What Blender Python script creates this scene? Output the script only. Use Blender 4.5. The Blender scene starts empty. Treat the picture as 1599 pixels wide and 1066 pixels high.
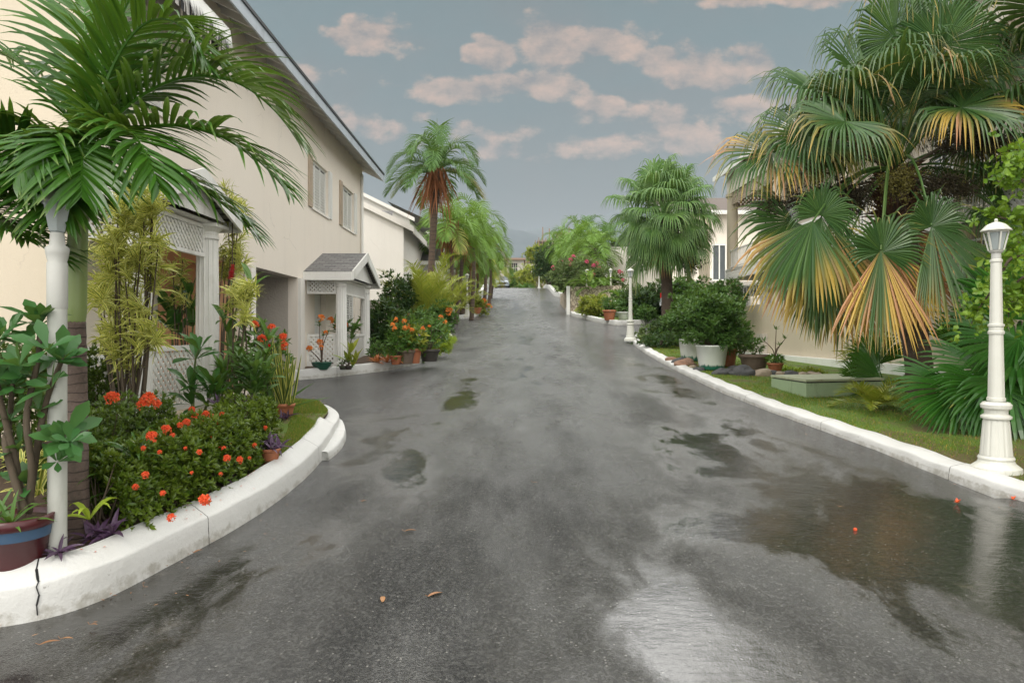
import bpy, math, random
import numpy as np
from mathutils import Vector
SC = bpy.context.scene
COL = SC.collection
K = 1066.0; CAMH = 2.0; HOR = 520.0
PI = math.pi
rs = np.random.RandomState(7)
random.seed(7)

# ------------------------------------------------------------------ camera
cam = bpy.data.cameras.new('camera'); camo = bpy.data.objects.new('camera', cam); COL.objects.link(camo)
cam.sensor_width = 36; cam.lens = 24.0; cam.shift_y = -0.0081
cam.clip_start = 0.1; cam.clip_end = 20000
camo.location = (0, 0, CAMH); camo.rotation_euler = (PI/2, 0, 0)
SC.camera = camo
SC.view_settings.view_transform = 'Standard'; SC.view_settings.look = 'None'
SC.view_settings.exposure = 0.20; SC.view_settings.gamma = 1
SC.cycles.max_bounces = 6; SC.cycles.diffuse_bounces = 3; SC.cycles.glossy_bounces = 3
SC.cycles.transmission_bounces = 4; SC.cycles.transparent_max_bounces = 6
SC.cycles.use_denoising = True
SC.cycles.volume_bounces = 0

# ------------------------------------------------------------------ node helper
class NT:
    def __init__(s, tree): s.t = tree; s.n = tree.nodes; s.l = tree.links
    def node(s, typ, **kw):
        n = s.n.new(typ)
        for k, v in kw.items(): setattr(n, k, v)
        return n
    def put(s, inp, v):
        if v is None: return
        if isinstance(v, bpy.types.NodeSocket): s.l.new(v, inp)
        elif isinstance(v, (tuple, list)):
            if inp.type == 'RGBA' and len(v) == 3: v = (*v, 1)
            inp.default_value = v
        else: inp.default_value = v
    def m(s, op, a, b=None, c=None, clamp=False):
        n = s.node('ShaderNodeMath', operation=op, use_clamp=clamp)
        for i, v in enumerate((a, b, c)): s.put(n.inputs[i], v)
        return n.outputs[0]
    def vm(s, op, a, b=None, scale=None):
        n = s.node('ShaderNodeVectorMath', operation=op)
        s.put(n.inputs[0], a); s.put(n.inputs[1], b)
        if scale is not None: s.put(n.inputs['Scale'], scale)
        return n.outputs['Value'] if op in ('LENGTH', 'DOT_PRODUCT', 'DISTANCE') else n.outputs[0]
    def sep(s, v):
        n = s.node('ShaderNodeSeparateXYZ'); s.put(n.inputs[0], v); return n.outputs
    def comb(s, x, y, z):
        n = s.node('ShaderNodeCombineXYZ')
        for i, v in enumerate((x, y, z)): s.put(n.inputs[i], v)
        return n.outputs[0]
    def noise(s, vec, scale, detail=4, rough=.55, dist=0, out='Fac'):
        n = s.node('ShaderNodeTexNoise'); s.put(n.inputs['Vector'], vec); s.put(n.inputs['Scale'], scale)
        n.inputs['Detail'].default_value = detail; n.inputs['Roughness'].default_value = rough
        n.inputs['Distortion'].default_value = dist
        return n.outputs[out]
    def vor(s, vec, scale, feature='F1', out='Distance', rnd=1):
        n = s.node('ShaderNodeTexVoronoi', feature=feature); s.put(n.inputs['Vector'], vec); s.put(n.inputs['Scale'], scale)
        n.inputs['Randomness'].default_value = rnd
        return n.outputs[out]
    def ss(s, x, a, b, lo=0, hi=1):
        n = s.node('ShaderNodeMapRange', interpolation_type='SMOOTHSTEP')
        for i, v in enumerate((x, a, b, lo, hi)): s.put(n.inputs[i], v)
        return n.outputs[0]
    def mix(s, f, a, b, mode='MIX'):
        n = s.node('ShaderNodeMix', data_type='RGBA', blend_type=mode, clamp_factor=True)
        s.put(n.inputs[0], f); s.put(n.inputs[6], a); s.put(n.inputs[7], b)
        return n.outputs[2]
    def mixf(s, f, a, b):
        n = s.node('ShaderNodeMix', data_type='FLOAT'); s.put(n.inputs[0], f); s.put(n.inputs[2], a); s.put(n.inputs[3], b)
        return n.outputs[0]
    def bump(s, h, strength=.5, dist=.01, normal=None):
        n = s.node('ShaderNodeBump'); n.inputs['Strength'].default_value = strength; n.inputs['Distance'].default_value = dist
        s.put(n.inputs['Height'], h); s.put(n.inputs['Normal'], normal)
        return n.outputs[0]
    def pos(s): return s.node('ShaderNodeNewGeometry').outputs['Position']
    def oc(s): return s.node('ShaderNodeTexCoord').outputs['Object']

# ------------------------------------------------------------------ world and sun
SUN_EL, SUN_AZ = math.radians(52), math.radians(200)      # behind the camera, a little to the left
w = bpy.data.worlds.new('World'); SC.world = w; w.use_nodes = True
t = NT(w.node_tree); t.n.clear()
gen = t.node('ShaderNodeTexCoord').outputs['Generated']
dx, dy, dz = t.sep(gen)[0:3]
sky = t.node('ShaderNodeTexSky', sky_type='NISHITA', sun_disc=False)
sky.sun_elevation = SUN_EL; sky.sun_rotation = SUN_AZ; sky.air_density = 1.5; sky.dust_density = 3
skyc = t.vm('SCALE', sky.outputs[0], scale=0.10)
iy = t.m('MAXIMUM', dy, .05)
u = t.m('DIVIDE', dx, iy); v = t.m('DIVIDE', dz, iy)
uv = t.comb(u, v, 0)
uvs = t.comb(u, t.m('MULTIPLY', v, 1.5), 0)
n1 = t.noise(uvs, 11, 8, .60)
n2 = t.noise(t.vm('ADD', uvs, (-.012, .022, 0)), 11, 8, .60)
m = None
for (px, py, rx, ry, amp) in [(575, 56, 66, 36, 1), (770, 82, 48, 32, 1), (870, 72, 75, 48, 1), (955, 66, 80, 40, 1), (1025, 92, 50, 28, .9),
        (1110, 112, 100, 40, .95), (1180, 100, 60, 34, .9), (735, 140, 130, 30, .85), (850, 132, 80, 30, .85), (940, 162, 48, 26, .85), (1070, 212, 90, 34, .7),
        (940, 225, 130, 26, .6), (780, 240, 110, 22, .55), (1240, -6, 230, 20, .9), (560, 190, 170, 28, .5), (640, 70, 40, 30, .5), (1150, 165, 80, 24, .6), (400, 120, 120, 40, .8),
        (1450, 130, 160, 50, .9), (250, 60, 150, 60, .8), (700, 215, 260, 30, .4), (1080, 180, 260, 30, .4)]:
    c = ((px-800)/K, (520-py)/K, 0)
    d = t.vm('SUBTRACT', uv, c)
    d = t.vm('MULTIPLY', d, (K/rx, K/ry, 0))
    L = t.m('MULTIPLY', t.m('SUBTRACT', 1.12, t.vm('LENGTH', d)), amp)
    m = L if m is None else t.m('SMOOTH_MAX', m, L, .12)
bil = t.vor(t.vm('ADD', uvs, t.vm('SCALE', t.noise(uvs, 20, 3, out='Color'), scale=.03)), 24)
nz = t.m('ADD', t.m('MULTIPLY', t.m('SUBTRACT', n1, .5), 1.9), t.m('MULTIPLY', t.m('SUBTRACT', .42, bil), .55))
dens = t.m('ADD', m, nz)
cl = t.ss(dens, .10, .50)
cl = t.m('MULTIPLY', cl, .92)
lit = t.m('ADD', t.m('MULTIPLY', t.m('SUBTRACT', n1, n2), 3.6), .48, clamp=True)
base = t.mix(t.ss(dz, 0, .42), (.078, .082, .088), (.082, .145, .166))
base = t.mix(t.m('MULTIPLY', t.ss(t.noise(uvs, 2.2, 4, .6), .38, .7), .55), base, (.13, .124, .128))
ccol = t.mix(lit, (.165, .155, .158), (.52, .345, .262))
low = t.mix(cl, base, ccol)
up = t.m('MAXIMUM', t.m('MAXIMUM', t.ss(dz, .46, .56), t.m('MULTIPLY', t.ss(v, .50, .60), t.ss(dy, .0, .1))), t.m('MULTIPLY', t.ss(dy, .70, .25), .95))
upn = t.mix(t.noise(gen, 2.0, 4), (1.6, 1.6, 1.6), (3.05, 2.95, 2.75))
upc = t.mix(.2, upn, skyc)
glow = t.m('MULTIPLY', t.ss(t.vm('DISTANCE', gen, (.10, .83, .55)), .50, .08), 1.0)   # bright sky patch added above the view to brighten the wet road's reflections
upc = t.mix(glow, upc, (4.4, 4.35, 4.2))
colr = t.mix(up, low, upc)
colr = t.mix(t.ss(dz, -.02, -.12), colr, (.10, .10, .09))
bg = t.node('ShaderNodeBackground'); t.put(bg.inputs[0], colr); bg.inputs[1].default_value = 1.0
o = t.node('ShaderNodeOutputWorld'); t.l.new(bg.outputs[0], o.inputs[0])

sd = bpy.data.lights.new('sun', 'SUN'); sd.energy = 1.0; sd.angle = math.radians(14); sd.color = (1, .955, .88)
so = bpy.data.objects.new('sun', sd); COL.objects.link(so)
# light comes from SUN_AZ (x=sin, y=cos)
dvec = Vector((math.sin(SUN_AZ)*math.cos(SUN_EL), math.cos(SUN_AZ)*math.cos(SUN_EL), math.sin(SUN_EL)))
so.rotation_euler = dvec.to_track_quat('Z', 'Y').to_euler()

# ------------------------------------------------------------------ terrain profile and pixel -> ground
PY = [-60, -20, 0, 10, 20, 30, 40, 48, 60, 70, 80, 86, 92, 105, 140, 220, 400, 700, 1200, 2200]
PZ = [-4.0, -1.35, 0, .675, 1.35, 2.05, 2.78, 3.42, 4.93, 6.0, 7.18, 7.66, 7.7, 6.6, 3.5, 6, 22, 62, 125, 230]
_sl = [(PZ[i+1]-PZ[i])/(PY[i+1]-PY[i]) for i in range(len(PY)-1)]
_m = [_sl[0]] + [(_sl[i-1]+_sl[i])/2 for i in range(1, len(_sl))] + [_sl[-1]]
def g(y):
    y = np.asarray(y, float); yc = np.clip(y, PY[0], PY[-1])
    i = np.clip(np.searchsorted(PY, yc, side='right')-1, 0, len(PY)-2)
    x0 = np.take(PY, i); x1 = np.take(PY, i+1); h = x1-x0; s = (yc-x0)/h
    a = np.take(PZ, i); b = np.take(PZ, i+1); ma = np.take(_m, i)*h; mb = np.take(_m, i+1)*h
    return (2*s**3-3*s**2+1)*a+(s**3-2*s**2+s)*ma+(-2*s**3+3*s**2)*b+(s**3-s**2)*mb
def sm(x, a, b):
    s = np.clip((np.asarray(x, float)-a)/(b-a), 0, 1); return s*s*(3-2*s)
def zR(x, y):      # right-hand garden: level with its kerb, falling to the terrace beside the house
    k = g(y)+.11
    return k+(np.minimum(k, 1.17)-k)*sm(x, 4.6, 8.2)*sm(y, 9, 13)
def gp(px, py, dz=0, f=None):
    lo, hi = 1.5, 84
    def F(d):
        z = (f((px-800)/K*d, d) if f else g(d)+dz)
        return HOR+(CAMH-z)/d*K-py
    for _ in range(50):
        mid = (lo+hi)/2
        if F(mid) > 0: lo = mid
        else: hi = mid
    d = (lo+hi)/2
    return ((px-800)/K*d, d, float(f((px-800)/K*d, d)) if f else float(g(d))+dz)
def at(px, py, d): return ((px-800)/K*d, d, CAMH-(py-HOR)/K*d)
def gR(px, py): return gp(px, py, f=zR)

# ------------------------------------------------------------------ mesh building
def nrm(a):
    a = np.asarray(a, float); return a/np.maximum(np.linalg.norm(a, axis=-1, keepdims=True), 1e-9)
class MB:
    def __init__(s): s.V = []; s.F = []; s.A = []; s.n = 0
    def add(s, V, F, A=None):
        V = np.asarray(V, float).reshape(-1, 3)
        s.V.append(V); s.F.append((np.asarray(F, np.int64)+s.n)); s.n += len(V)
        s.A.append(np.tile((.5, .5, .5, 0), (len(V), 1)) if A is None else A)
        return s
    def box(s, x0, x1, y0, y1, z0, z1):
        V = [(x, y, z) for x in (x0, x1) for y in (y0, y1) for z in (z0, z1)]
        return s.add(V, [(0, 1, 3, 2), (4, 6, 7, 5), (0, 4, 5, 1), (2, 3, 7, 6), (0, 2, 6, 4), (1, 5, 7, 3)])
    def bar(s, a, b, w, h, up=(0, 0, 1)):   # a box from a to b, w across, h along up
        a = np.array(a, float); b = np.array(b, float); d = nrm(b-a); S = nrm(np.cross(d, up)); U = np.cross(S, d)
        V = [p+S*sx*w/2+U*sz*h/2 for p in (a, b) for sx in (-1, 1) for sz in (-1, 1)]
        return s.add(V, [(0, 1, 3, 2), (4, 6, 7, 5), (0, 4, 5, 1), (2, 3, 7, 6), (0, 2, 6, 4), (1, 5, 7, 3)])
    def quad(s, a, b, c, d): return s.add([a, b, c, d], [(0, 1, 2, 3)])
    def tube(s, path, r, n=8, cap=True, ret=False):
        P = np.asarray(path, float); r = np.broadcast_to(np.asarray(r, float), (len(P),))
        T = nrm(np.gradient(P, axis=0)); ref = np.array((0, 0, 1.)) if abs(T[0][2]) < .9 else np.array((0, 1., 0))
        S = nrm(np.cross(T, ref)); U = np.cross(S, T)
        a = np.linspace(0, 2*PI, n, endpoint=False)
        V = P[:, None]+r[:, None, None]*(np.cos(a)[None, :, None]*S[:, None]+np.sin(a)[None, :, None]*U[:, None])
        k = len(P); F = []
        for i in range(k-1):
            for j in range(n): F.append((i*n+j, i*n+(j+1) % n, (i+1)*n+(j+1) % n, (i+1)*n+j))
        V = V.reshape(-1, 3)
        if cap:
            V = np.vstack([V, P[0], P[-1]]); c0, c1 = k*n, k*n+1
            for j in range(0, n, 2):
                F.append((c0, (j+2) % n, (j+1) % n, j)); b = (k-1)*n; F.append((c1, b+j, b+j+1, b+(j+2) % n))
        A = np.tile((.5, .5, .5, 0), (len(V), 1)).astype(float)
        return s.add(V, F, A)
    def lathe(s, c, prof, n=20, mod=None):  # prof: (radius, z); first and last close on the axis when r=0
        c = np.array(c, float); a = np.linspace(0, 2*PI, n, endpoint=False)
        V = []
        for i, (r, z) in enumerate(prof):
            rr = np.full(n, r) if mod is None else r*mod(a, i)
            V.append(np.stack([rr*np.cos(a), rr*np.sin(a), np.full(n, z)], 1))
        V = np.concatenate(V)+c; F = []
        for i in range(len(prof)-1):
            for j in range(n): F.append((i*n+j, i*n+(j+1) % n, (i+1)*n+(j+1) % n, (i+1)*n+j))
        return s.add(V, F)
    def sheet(s, X, Y, Z):                  # grid surface
        X, Y, Z = np.broadcast_arrays(X, Y, Z); a, b = X.shape
        V = np.stack([X, Y, Z], -1).reshape(-1, 3); i, j = np.meshgrid(np.arange(a-1), np.arange(b-1), indexing='ij')
        p = (i*b+j).ravel(); return s.add(V, np.stack([p, p+1, p+b+1, p+b], 1))
    def blades(s, P, D, N, L, W, droop=0, k=3, prof=None, fold=0, rnd=None, age=0, twist=None):
        P = np.asarray(P, float).reshape(-1, 3); n = len(P)
        D = nrm(np.broadcast_to(D, (n, 3))); N = np.broadcast_to(np.asarray(N, float), (n, 3))
        L = np.broadcast_to(np.asarray(L, float), (n,)); W = np.broadcast_to(np.asarray(W, float), (n,))
        droop = np.broadcast_to(np.asarray(droop, float), (n,)); age = np.broadcast_to(np.asarray(age, float), (n,))
        if rnd is None: rnd = rs.rand(n)
        prof = prof or P_LEAF
        S = nrm(np.cross(D, N)); S = np.where(np.linalg.norm(S, axis=1, keepdims=True) < .5, np.array((1, 0, 0.)), S)
        p = P.copy(); cols = 3 if fold else 2; VV = np.zeros((n, k+1, cols, 3)); AA = np.zeros((n, k+1, cols, 4))
        for j in range(k+1):
            tt = j/k; dd = nrm(D+np.array((0, 0, -1.))*(droop*tt**1.5)[:, None])
            nn = nrm(np.cross(S, dd)); wj = (W*prof(tt)/2)[:, None]
            VV[:, j, 0] = p-S*wj; VV[:, j, -1] = p+S*wj
            AA[:, j, 0] = np.stack([rnd, np.zeros(n), np.full(n, tt), age], 1); AA[:, j, -1] = np.stack([rnd, np.ones(n), np.full(n, tt), age], 1)
            if fold:
                VV[:, j, 0] += nn*wj*fold; VV[:, j, -1] += nn*wj*fold; VV[:, j, 1] = p
                AA[:, j, 1] = np.stack([rnd, np.full(n, .5), np.full(n, tt), age], 1)
            p = p+dd*(L/k)[:, None]
        q = []
        for j in range(k):
            for c in range(cols-1): q.append((j*cols+c, j*cols+c+1, (j+1)*cols+c+1, (j+1)*cols+c))
        F = (np.arange(n)[:, None, None]*((k+1)*cols)+np.array(q)[None]).reshape(-1, 4)
        return s.add(VV.reshape(-1, 3), F, AA.reshape(-1, 4))
P_LEAF = lambda t: .12+.88*math.sin(PI*min(1, t*.93+.07)**.9) if t < .999 else .03
P_OBOV = lambda t: .12+.9*math.sin(PI*(t*.94)**1.5) if t < .999 else .10
P_STRAP = lambda t: (.55+.45*min(1, t*4))*(1-max(0, (t-.35)/.65)**1.8) if t < .999 else .03
P_CONST = lambda t: 1.0
def origin(o):
    v = np.zeros(3)
    while o is not None: v = v+np.array(o.location); o = o.parent
    return v
def obj(name, mb, mat, parent=None, smooth=False, loc=None):
    me = bpy.data.meshes.new(name)
    V = np.concatenate(mb.V); F = np.concatenate([f.reshape(-1, 4) for f in mb.F]); A = np.concatenate(mb.A)
    ob = bpy.data.objects.new(name, me); COL.objects.link(ob)
    if parent is not None: ob.parent = parent
    elif loc is not None: ob.location = loc
    V = V-origin(ob)
    me.vertices.add(len(V)); me.vertices.foreach_set('co', V.ravel().astype(np.float32))
    me.loops.add(F.size); me.loops.foreach_set('vertex_index', F.ravel().astype(np.int32))
    me.polygons.add(len(F)); me.polygons.foreach_set('loop_start', np.arange(0, F.size, 4, dtype=np.int32))
    me.polygons.foreach_set('use_smooth', np.full(len(F), bool(smooth)))
    at_ = me.attributes.new('leaf', 'FLOAT_COLOR', 'POINT'); at_.data.foreach_set('color', A.ravel().astype(np.float32))
    me.update(calc_edges=True); me.validate()
    me.materials.append(mat)
    return ob
def tag(o, label=None, cat=None, group=None, kind=None):
    if label: o['label'] = label
    if cat: o['category'] = cat
    if group: o['group'] = group
    if kind: o['kind'] = kind
    return o
def thing(name, label, cat, loc, group=None):
    o = bpy.data.objects.new(name, None); COL.objects.link(o); o.location = tuple(float(c) for c in loc); o.empty_display_size = .2
    return tag(o, label, cat, group)
def struct(name, mb, mat, smooth=False): return tag(obj(name, mb, mat, smooth=smooth), kind='structure')
def dup(root, loc, rotz=0, scale=1, label=None, group=None):
    r = root.copy(); COL.objects.link(r); r.location = loc; r.rotation_euler = (0, 0, rotz); r.scale = (scale,)*3
    if label: r['label'] = label
    if group: r['group'] = group
    def rec(a, b):
        for ch in a.children:
            c = ch.copy(); COL.objects.link(c); c.parent = b; rec(ch, c)
    rec(root, r)
    return r

# ------------------------------------------------------------------ materials
def mat(name):
    m = bpy.data.materials.new(name); m.use_nodes = True; t = NT(m.node_tree); t.n.clear()
    b = t.node('ShaderNodeBsdfPrincipled'); o = t.node('ShaderNodeOutputMaterial'); t.l.new(b.outputs[0], o.inputs[0])
    return m, t, b, o
def simple(name, c, rough=.6, c2=None, scale=8, bump=0, bscale=60, bdist=.004, metal=0, spec=None, dirt=0, dirtc=(.12, .11, .09), dsc=2.5):
    m, t, b, o = mat(name); p = t.pos()
    c2 = c2 or tuple(x*.8 for x in c)
    col = t.mix(t.noise(p, scale, 5, .6), c, c2)
    if dirt:
        col = t.mix(t.m('MULTIPLY', t.ss(t.noise(t.vm('MULTIPLY', p, (1, 1, .35)), dsc, 7, .7), .5, .75), dirt), col, dirtc)
    t.put(b.inputs['Base Color'], col); b.inputs['Roughness'].default_value = rough; b.inputs['Metallic'].default_value = metal
    if spec is not None: b.inputs['Specular IOR Level'].default_value = spec
    if bump: t.put(b.inputs['Normal'], t.bump(t.noise(p, bscale, 4, .65), bump, bdist))
    return m
def leafmat(name, c1, c2, tip=None, tip0=.6, edge=None, edge_w=.3, aged=(.56, .37, .07), rough=.38, trans=.28, mott=.25):
    m, t, b, o = mat(name)
    a = t.node('ShaderNodeAttribute', attribute_name='leaf')
    sc = t.node('ShaderNodeSeparateColor'); t.l.new(a.outputs['Color'], sc.inputs[0])
    R, G, B = sc.outputs[0:3]; age = a.outputs['Alpha']
    p = t.pos()
    f = t.m('ADD', t.m('MULTIPLY', R, 1-mott), t.m('MULTIPLY', t.noise(p, 3.5, 3), mott*1.0), clamp=True)
    col = t.mix(f, c1, c2)
    if edge: col = t.mix(t.ss(t.m('ABSOLUTE', t.m('SUBTRACT', G, .5)), .5-edge_w-.06, .5-edge_w+.06), col, edge)
    if tip: col = t.mix(t.ss(t.m('ADD', B, t.m('MULTIPLY', t.m('SUBTRACT', R, .5), .35)), tip0, min(1.05, tip0+.35)), col, tip)
    ag2 = t.mix(t.ss(t.m('FRACT', t.m('MULTIPLY', R, 7.3)), .3, .8), aged, (.50, .25, .12)) if aged == (.56, .37, .07) else aged
    col = t.mix(t.ss(t.m('ADD', age, t.m('MULTIPLY', t.m('MULTIPLY', B, age), .7)), .22, .8), col, ag2)
    spot = t.m('MULTIPLY', t.ss(t.noise(p, 28, 3, .7), .66, .74), .5); col = t.mix(spot, col, (.16, .12, .04))
    t.put(b.inputs['Base Color'], col); b.inputs['Roughness'].default_value = rough
    b.inputs['Specular IOR Level'].default_value = .45
    tr = t.node('ShaderNodeBsdfTranslucent'); t.put(tr.inputs[0], t.mix(.35, col, (.30, .38, .04)))
    mx = t.node('ShaderNodeMixShader'); mx.inputs[0].default_value = trans
    t.l.new(b.outputs[0], mx.inputs[1]); t.l.new(tr.outputs[0], mx.inputs[2]); t.l.new(mx.outputs[0], o.inputs[0])
    return m
def wallmat(name, c, c2, bumps=.35, bscale=38, streak=.35):
    m, t, b, o = mat(name); p = t.pos()
    col = t.mix(t.noise(p, 1.1, 6, .6), c, c2)
    st = t.ss(t.noise(t.vm('MULTIPLY', p, (2.2, 2.2, .2)), 1.5, 6, .72), .46, .78)
    ce = t.vor(t.vm('ADD', p, t.vm('SCALE', t.noise(p, 1.5, 5, out='Color'), scale=.8)), .55, 'DISTANCE_TO_EDGE'); crk = t.m('MULTIPLY', t.ss(ce, .006, .001), t.ss(t.noise(p, .5, 2), .5, .6))
    col = t.mix(t.m('MULTIPLY', st, streak*.7), col, tuple(x*.78 for x in c)); col = t.mix(t.m('MULTIPLY', crk, .35), col, (.25, .22, .18))
    col = t.mix(t.m('MULTIPLY', t.ss(t.noise(p, 14, 4, .7), .6, .8), .12), col, (.3, .28, .24))
    t.put(b.inputs['Base Color'], col); b.inputs['Roughness'].default_value = .85; b.inputs['Specular IOR Level'].default_value = .2
    h = t.m('ADD', t.noise(p, bscale, 5, .7), t.m('MULTIPLY', t.noise(p, 5, 3), .8))
    t.put(b.inputs['Normal'], t.bump(h, bumps, .012))
    return m

M = {}
def ringmat(name, c1, c2, sc=15):
    m, t, b, o = mat(name); p = t.pos(); z = t.sep(p)[2]
    w_ = t.m('FRACT', t.m('ADD', t.m('MULTIPLY', z, sc), t.m('MULTIPLY', t.noise(p, 6, 3), .8)))
    c = t.mix(t.noise(t.vm('MULTIPLY', p, (14, 14, 60)), 1, 4, .6), c1, c2); c = t.mix(t.ss(w_, .82, .95), c, (.035, .025, .02))
    c = t.mix(t.m('MULTIPLY', t.ss(t.noise(p, 9, 5, .7), .5, .7), .5), c, (.05, .045, .03))
    t.put(b.inputs['Base Color'], c); b.inputs['Roughness'].default_value = .85; t.put(b.inputs['Normal'], t.bump(t.m('ADD', w_, t.noise(p, 50, 3)), .7, .012)); return m
M['ring'] = ringmat('ringed_trunk', (.17, .125, .10), (.085, .06, .05))
M['ring_far'] = ringmat('ringed_trunk_far', (.15, .105, .075), (.08, .055, .04), 6)
M['stucco'] = wallmat('stucco_cream', (.80, .74, .65), (.76, .69, .595))
M['stucco_white'] = wallmat('stucco_white', (.80, .77, .72), (.74, .71, .65))
M['peach'] = wallmat('peach_wall', (.66, .42, .27), (.60, .37, .23), .2)
M['rough'] = wallmat('roughcast', (.50, .46, .40), (.42, .38, .33), .9, 22, .2)
M['tan'] = wallmat('tan_wall', (.56, .49, .38), (.48, .42, .32))
M['white'] = simple('white_paint', (.80, .80, .77), .45, (.70, .70, .66), 2, .15, 90, dirt=.35, dirtc=(.42, .40, .34))
M['trim'] = simple('white_trim', (.80, .80, .77), .5, (.70, .69, .65), 3, .2, 60, dirt=.5, dirtc=(.35, .33, .27))
M['lamp_paint'] = simple('lamp_paint', (.66, .66, .60), .38, (.60, .60, .53), 4, .2, 70, dirt=.5, dirtc=(.30, .29, .22))
M['glass'] = simple('window_glass', (.05, .06, .07), .06, (.12, .14, .15), 1.2, spec=.8)
M['lampglass'] = simple('lantern_glass', (.42, .46, .46), .12, (.30, .34, .34), 6)
M['terracotta'] = simple('terracotta', (.42, .155, .07), .7, (.30, .10, .045), 9, .3, 80, dirt=.5, dirtc=(.30, .22, .16), dsc=6)
M['darkpot'] = simple('dark_pot', (.035, .032, .028), .5, (.07, .06, .05), 9, .2)
M['stonepot'] = simple('stone_pot', (.20, .15, .11), .85, (.11, .08, .06), 14, .6, 50, .008)
M['whitepot'] = simple('white_pot', (.74, .76, .72), .35, (.66, .68, .65), 4)
M['greenpot'] = simple('green_pot', (.02, .13, .08), .4, (.03, .09, .06), 6)
M['redpot'] = simple('red_pot', (.085, .012, .014), .35, (.05, .010, .012), 5, .2, 40)
M['bluepaint'] = simple('blue_band', (.035, .09, .18), .5, (.06, .10, .15), 18)
M['soil'] = simple('soil', (.055, .035, .022), .9, (.11, .07, .04), 25, .9, 45, .02)
M['bark'] = simple('palm_bark', (.115, .078, .055), .85, (.05, .036, .028), 12, .8, 30, .02)
M['bark_pale'] = simple('pale_bark', (.16, .11, .08), .8, (.10, .065, .045), 10, .6, 50, .01)
M['stem'] = simple('shrub_stem', (.10, .07, .045), .8, (.06, .05, .03), 20, .5)
M['greenstem'] = simple('green_stem', (.10, .17, .05), .5, (.16, .19, .07), 12, .2)
M['fibre'] = simple('palm_fibre', (.16, .085, .045), .95, (.08, .04, .02), 30, .9, 60, .015)
M['tubemetal'] = simple('painted_metal', (.55, .55, .52), .5, (.42, .42, .38), 5, dirt=.4)
M['dark'] = simple('dark_plastic', (.012, .012, .013), .4)
M['rubber'] = simple('rubber', (.015, .015, .015), .85)
M['fruit'] = simple('palm_fruit', (.055, .045, .014), .6, (.03, .022, .012), 60)
M['fruit_green'] = simple('palm_fruit_green', (.17, .15, .02), .6, (.09, .08, .015), 60)
M['greencon'] = simple('green_concrete', (.34, .44, .27), .75, (.26, .34, .21), 3, .35, 40, dirt=.75, dirtc=(.14, .16, .10), dsc=4)
M['greenlid'] = simple('green_lid', (.42, .46, .33), .8, (.30, .32, .20), 4, .3, 50, dirt=.8, dirtc=(.22, .18, .10), dsc=5)
M['bronze'] = simple('brown_roof', (.13, .10, .08), .8, (.09, .07, .06), 6)
M['soffit'] = simple('soffit_boards', (.50, .41, .31), .7, (.40, .32, .24), 3, .2, 40, dirt=.3)
M['construct'] = simple('raw_concrete', (.30, .26, .22), .9, (.22, .18, .15), .7, .4, 3, .05, dirt=.6)
M['citywall'] = simple('far_walls', (.52, .49, .44), .9, (.44, .41, .36), .3, dirt=.3, dsc=.4)
M['farroof'] = simple('far_roof', (.30, .20, .15), .9, (.24, .17, .13), .5)
M['red_petal'] = leafmat('red_petals', (.80, .065, .025), (.85, .15, .04), trans=.25, rough=.6, mott=.1)
M['orange_petal'] = leafmat('orange_petals', (.82, .20, .03), (.85, .33, .07), trans=.25, rough=.6, mott=.1)
M['pink_petal'] = leafmat('pink_petals', (.62, .05, .16), (.72, .16, .26), trans=.25, rough=.6, mott=.1)
M['deepred_petal'] = leafmat('deep_red_petals', (.45, .01, .03), (.58, .03, .05), trans=.2, rough=.6)
M['mauve_petal'] = leafmat('mauve_petals', (.45, .28, .50), (.60, .45, .62), trans=.2, rough=.6)
# leaves
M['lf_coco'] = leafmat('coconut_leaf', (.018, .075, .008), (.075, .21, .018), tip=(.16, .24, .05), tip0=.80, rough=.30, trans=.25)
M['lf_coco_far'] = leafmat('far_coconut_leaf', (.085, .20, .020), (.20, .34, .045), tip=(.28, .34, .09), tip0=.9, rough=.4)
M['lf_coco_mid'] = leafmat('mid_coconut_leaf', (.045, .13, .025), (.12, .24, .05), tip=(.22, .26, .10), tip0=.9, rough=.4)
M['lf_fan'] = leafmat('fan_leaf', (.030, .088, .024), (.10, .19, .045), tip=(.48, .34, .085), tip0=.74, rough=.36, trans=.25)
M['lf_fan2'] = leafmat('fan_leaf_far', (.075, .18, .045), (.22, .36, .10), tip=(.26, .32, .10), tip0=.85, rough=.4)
M['lf_fan_low'] = leafmat('fan_leaf_low', (.020, .095, .012), (.060, .19, .022), tip=(.30, .30, .06), tip0=.97, rough=.30)
M['lf_dead'] = leafmat('dead_leaf', (.26, .12, .045), (.42, .22, .09), rough=.8, trans=.15)
M['lf_reddead'] = leafmat('dead_flower_stalks', (.26, .085, .035), (.36, .15, .07), rough=.8, trans=.1)
M['lf_song'] = leafmat('yellow_variegated_leaf', (.12, .20, .03), (.24, .32, .05), edge=(.80, .76, .22), edge_w=.29, rough=.4)
M['lf_ixora'] = leafmat('hedge_leaf', (.018, .07, .007), (.19, .26, .025), rough=.33, mott=.4)
M['lf_ixora_d'] = leafmat('dark_hedge_leaf', (.018, .065, .010), (.14, .21, .03), rough=.33, mott=.4)
M['lf_big'] = leafmat('broad_leaf', (.025, .105, .022), (.075, .21, .04), rough=.32)
M['lf_blue'] = leafmat('blue_green_leaf', (.028, .115, .030), (.07, .19, .045), rough=.4)
M['lf_purple'] = leafmat('purple_leaf', (.045, .018, .05), (.11, .055, .12), rough=.4, trans=.15)
M['lf_snake'] = leafmat('snake_plant_leaf', (.03, .08, .02), (.06, .12, .03), edge=(.52, .50, .12), edge_w=.22, rough=.4)
M['lf_lime'] = leafmat('lime_leaf', (.24, .38, .02), (.42, .52, .05), rough=.4)
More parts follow.
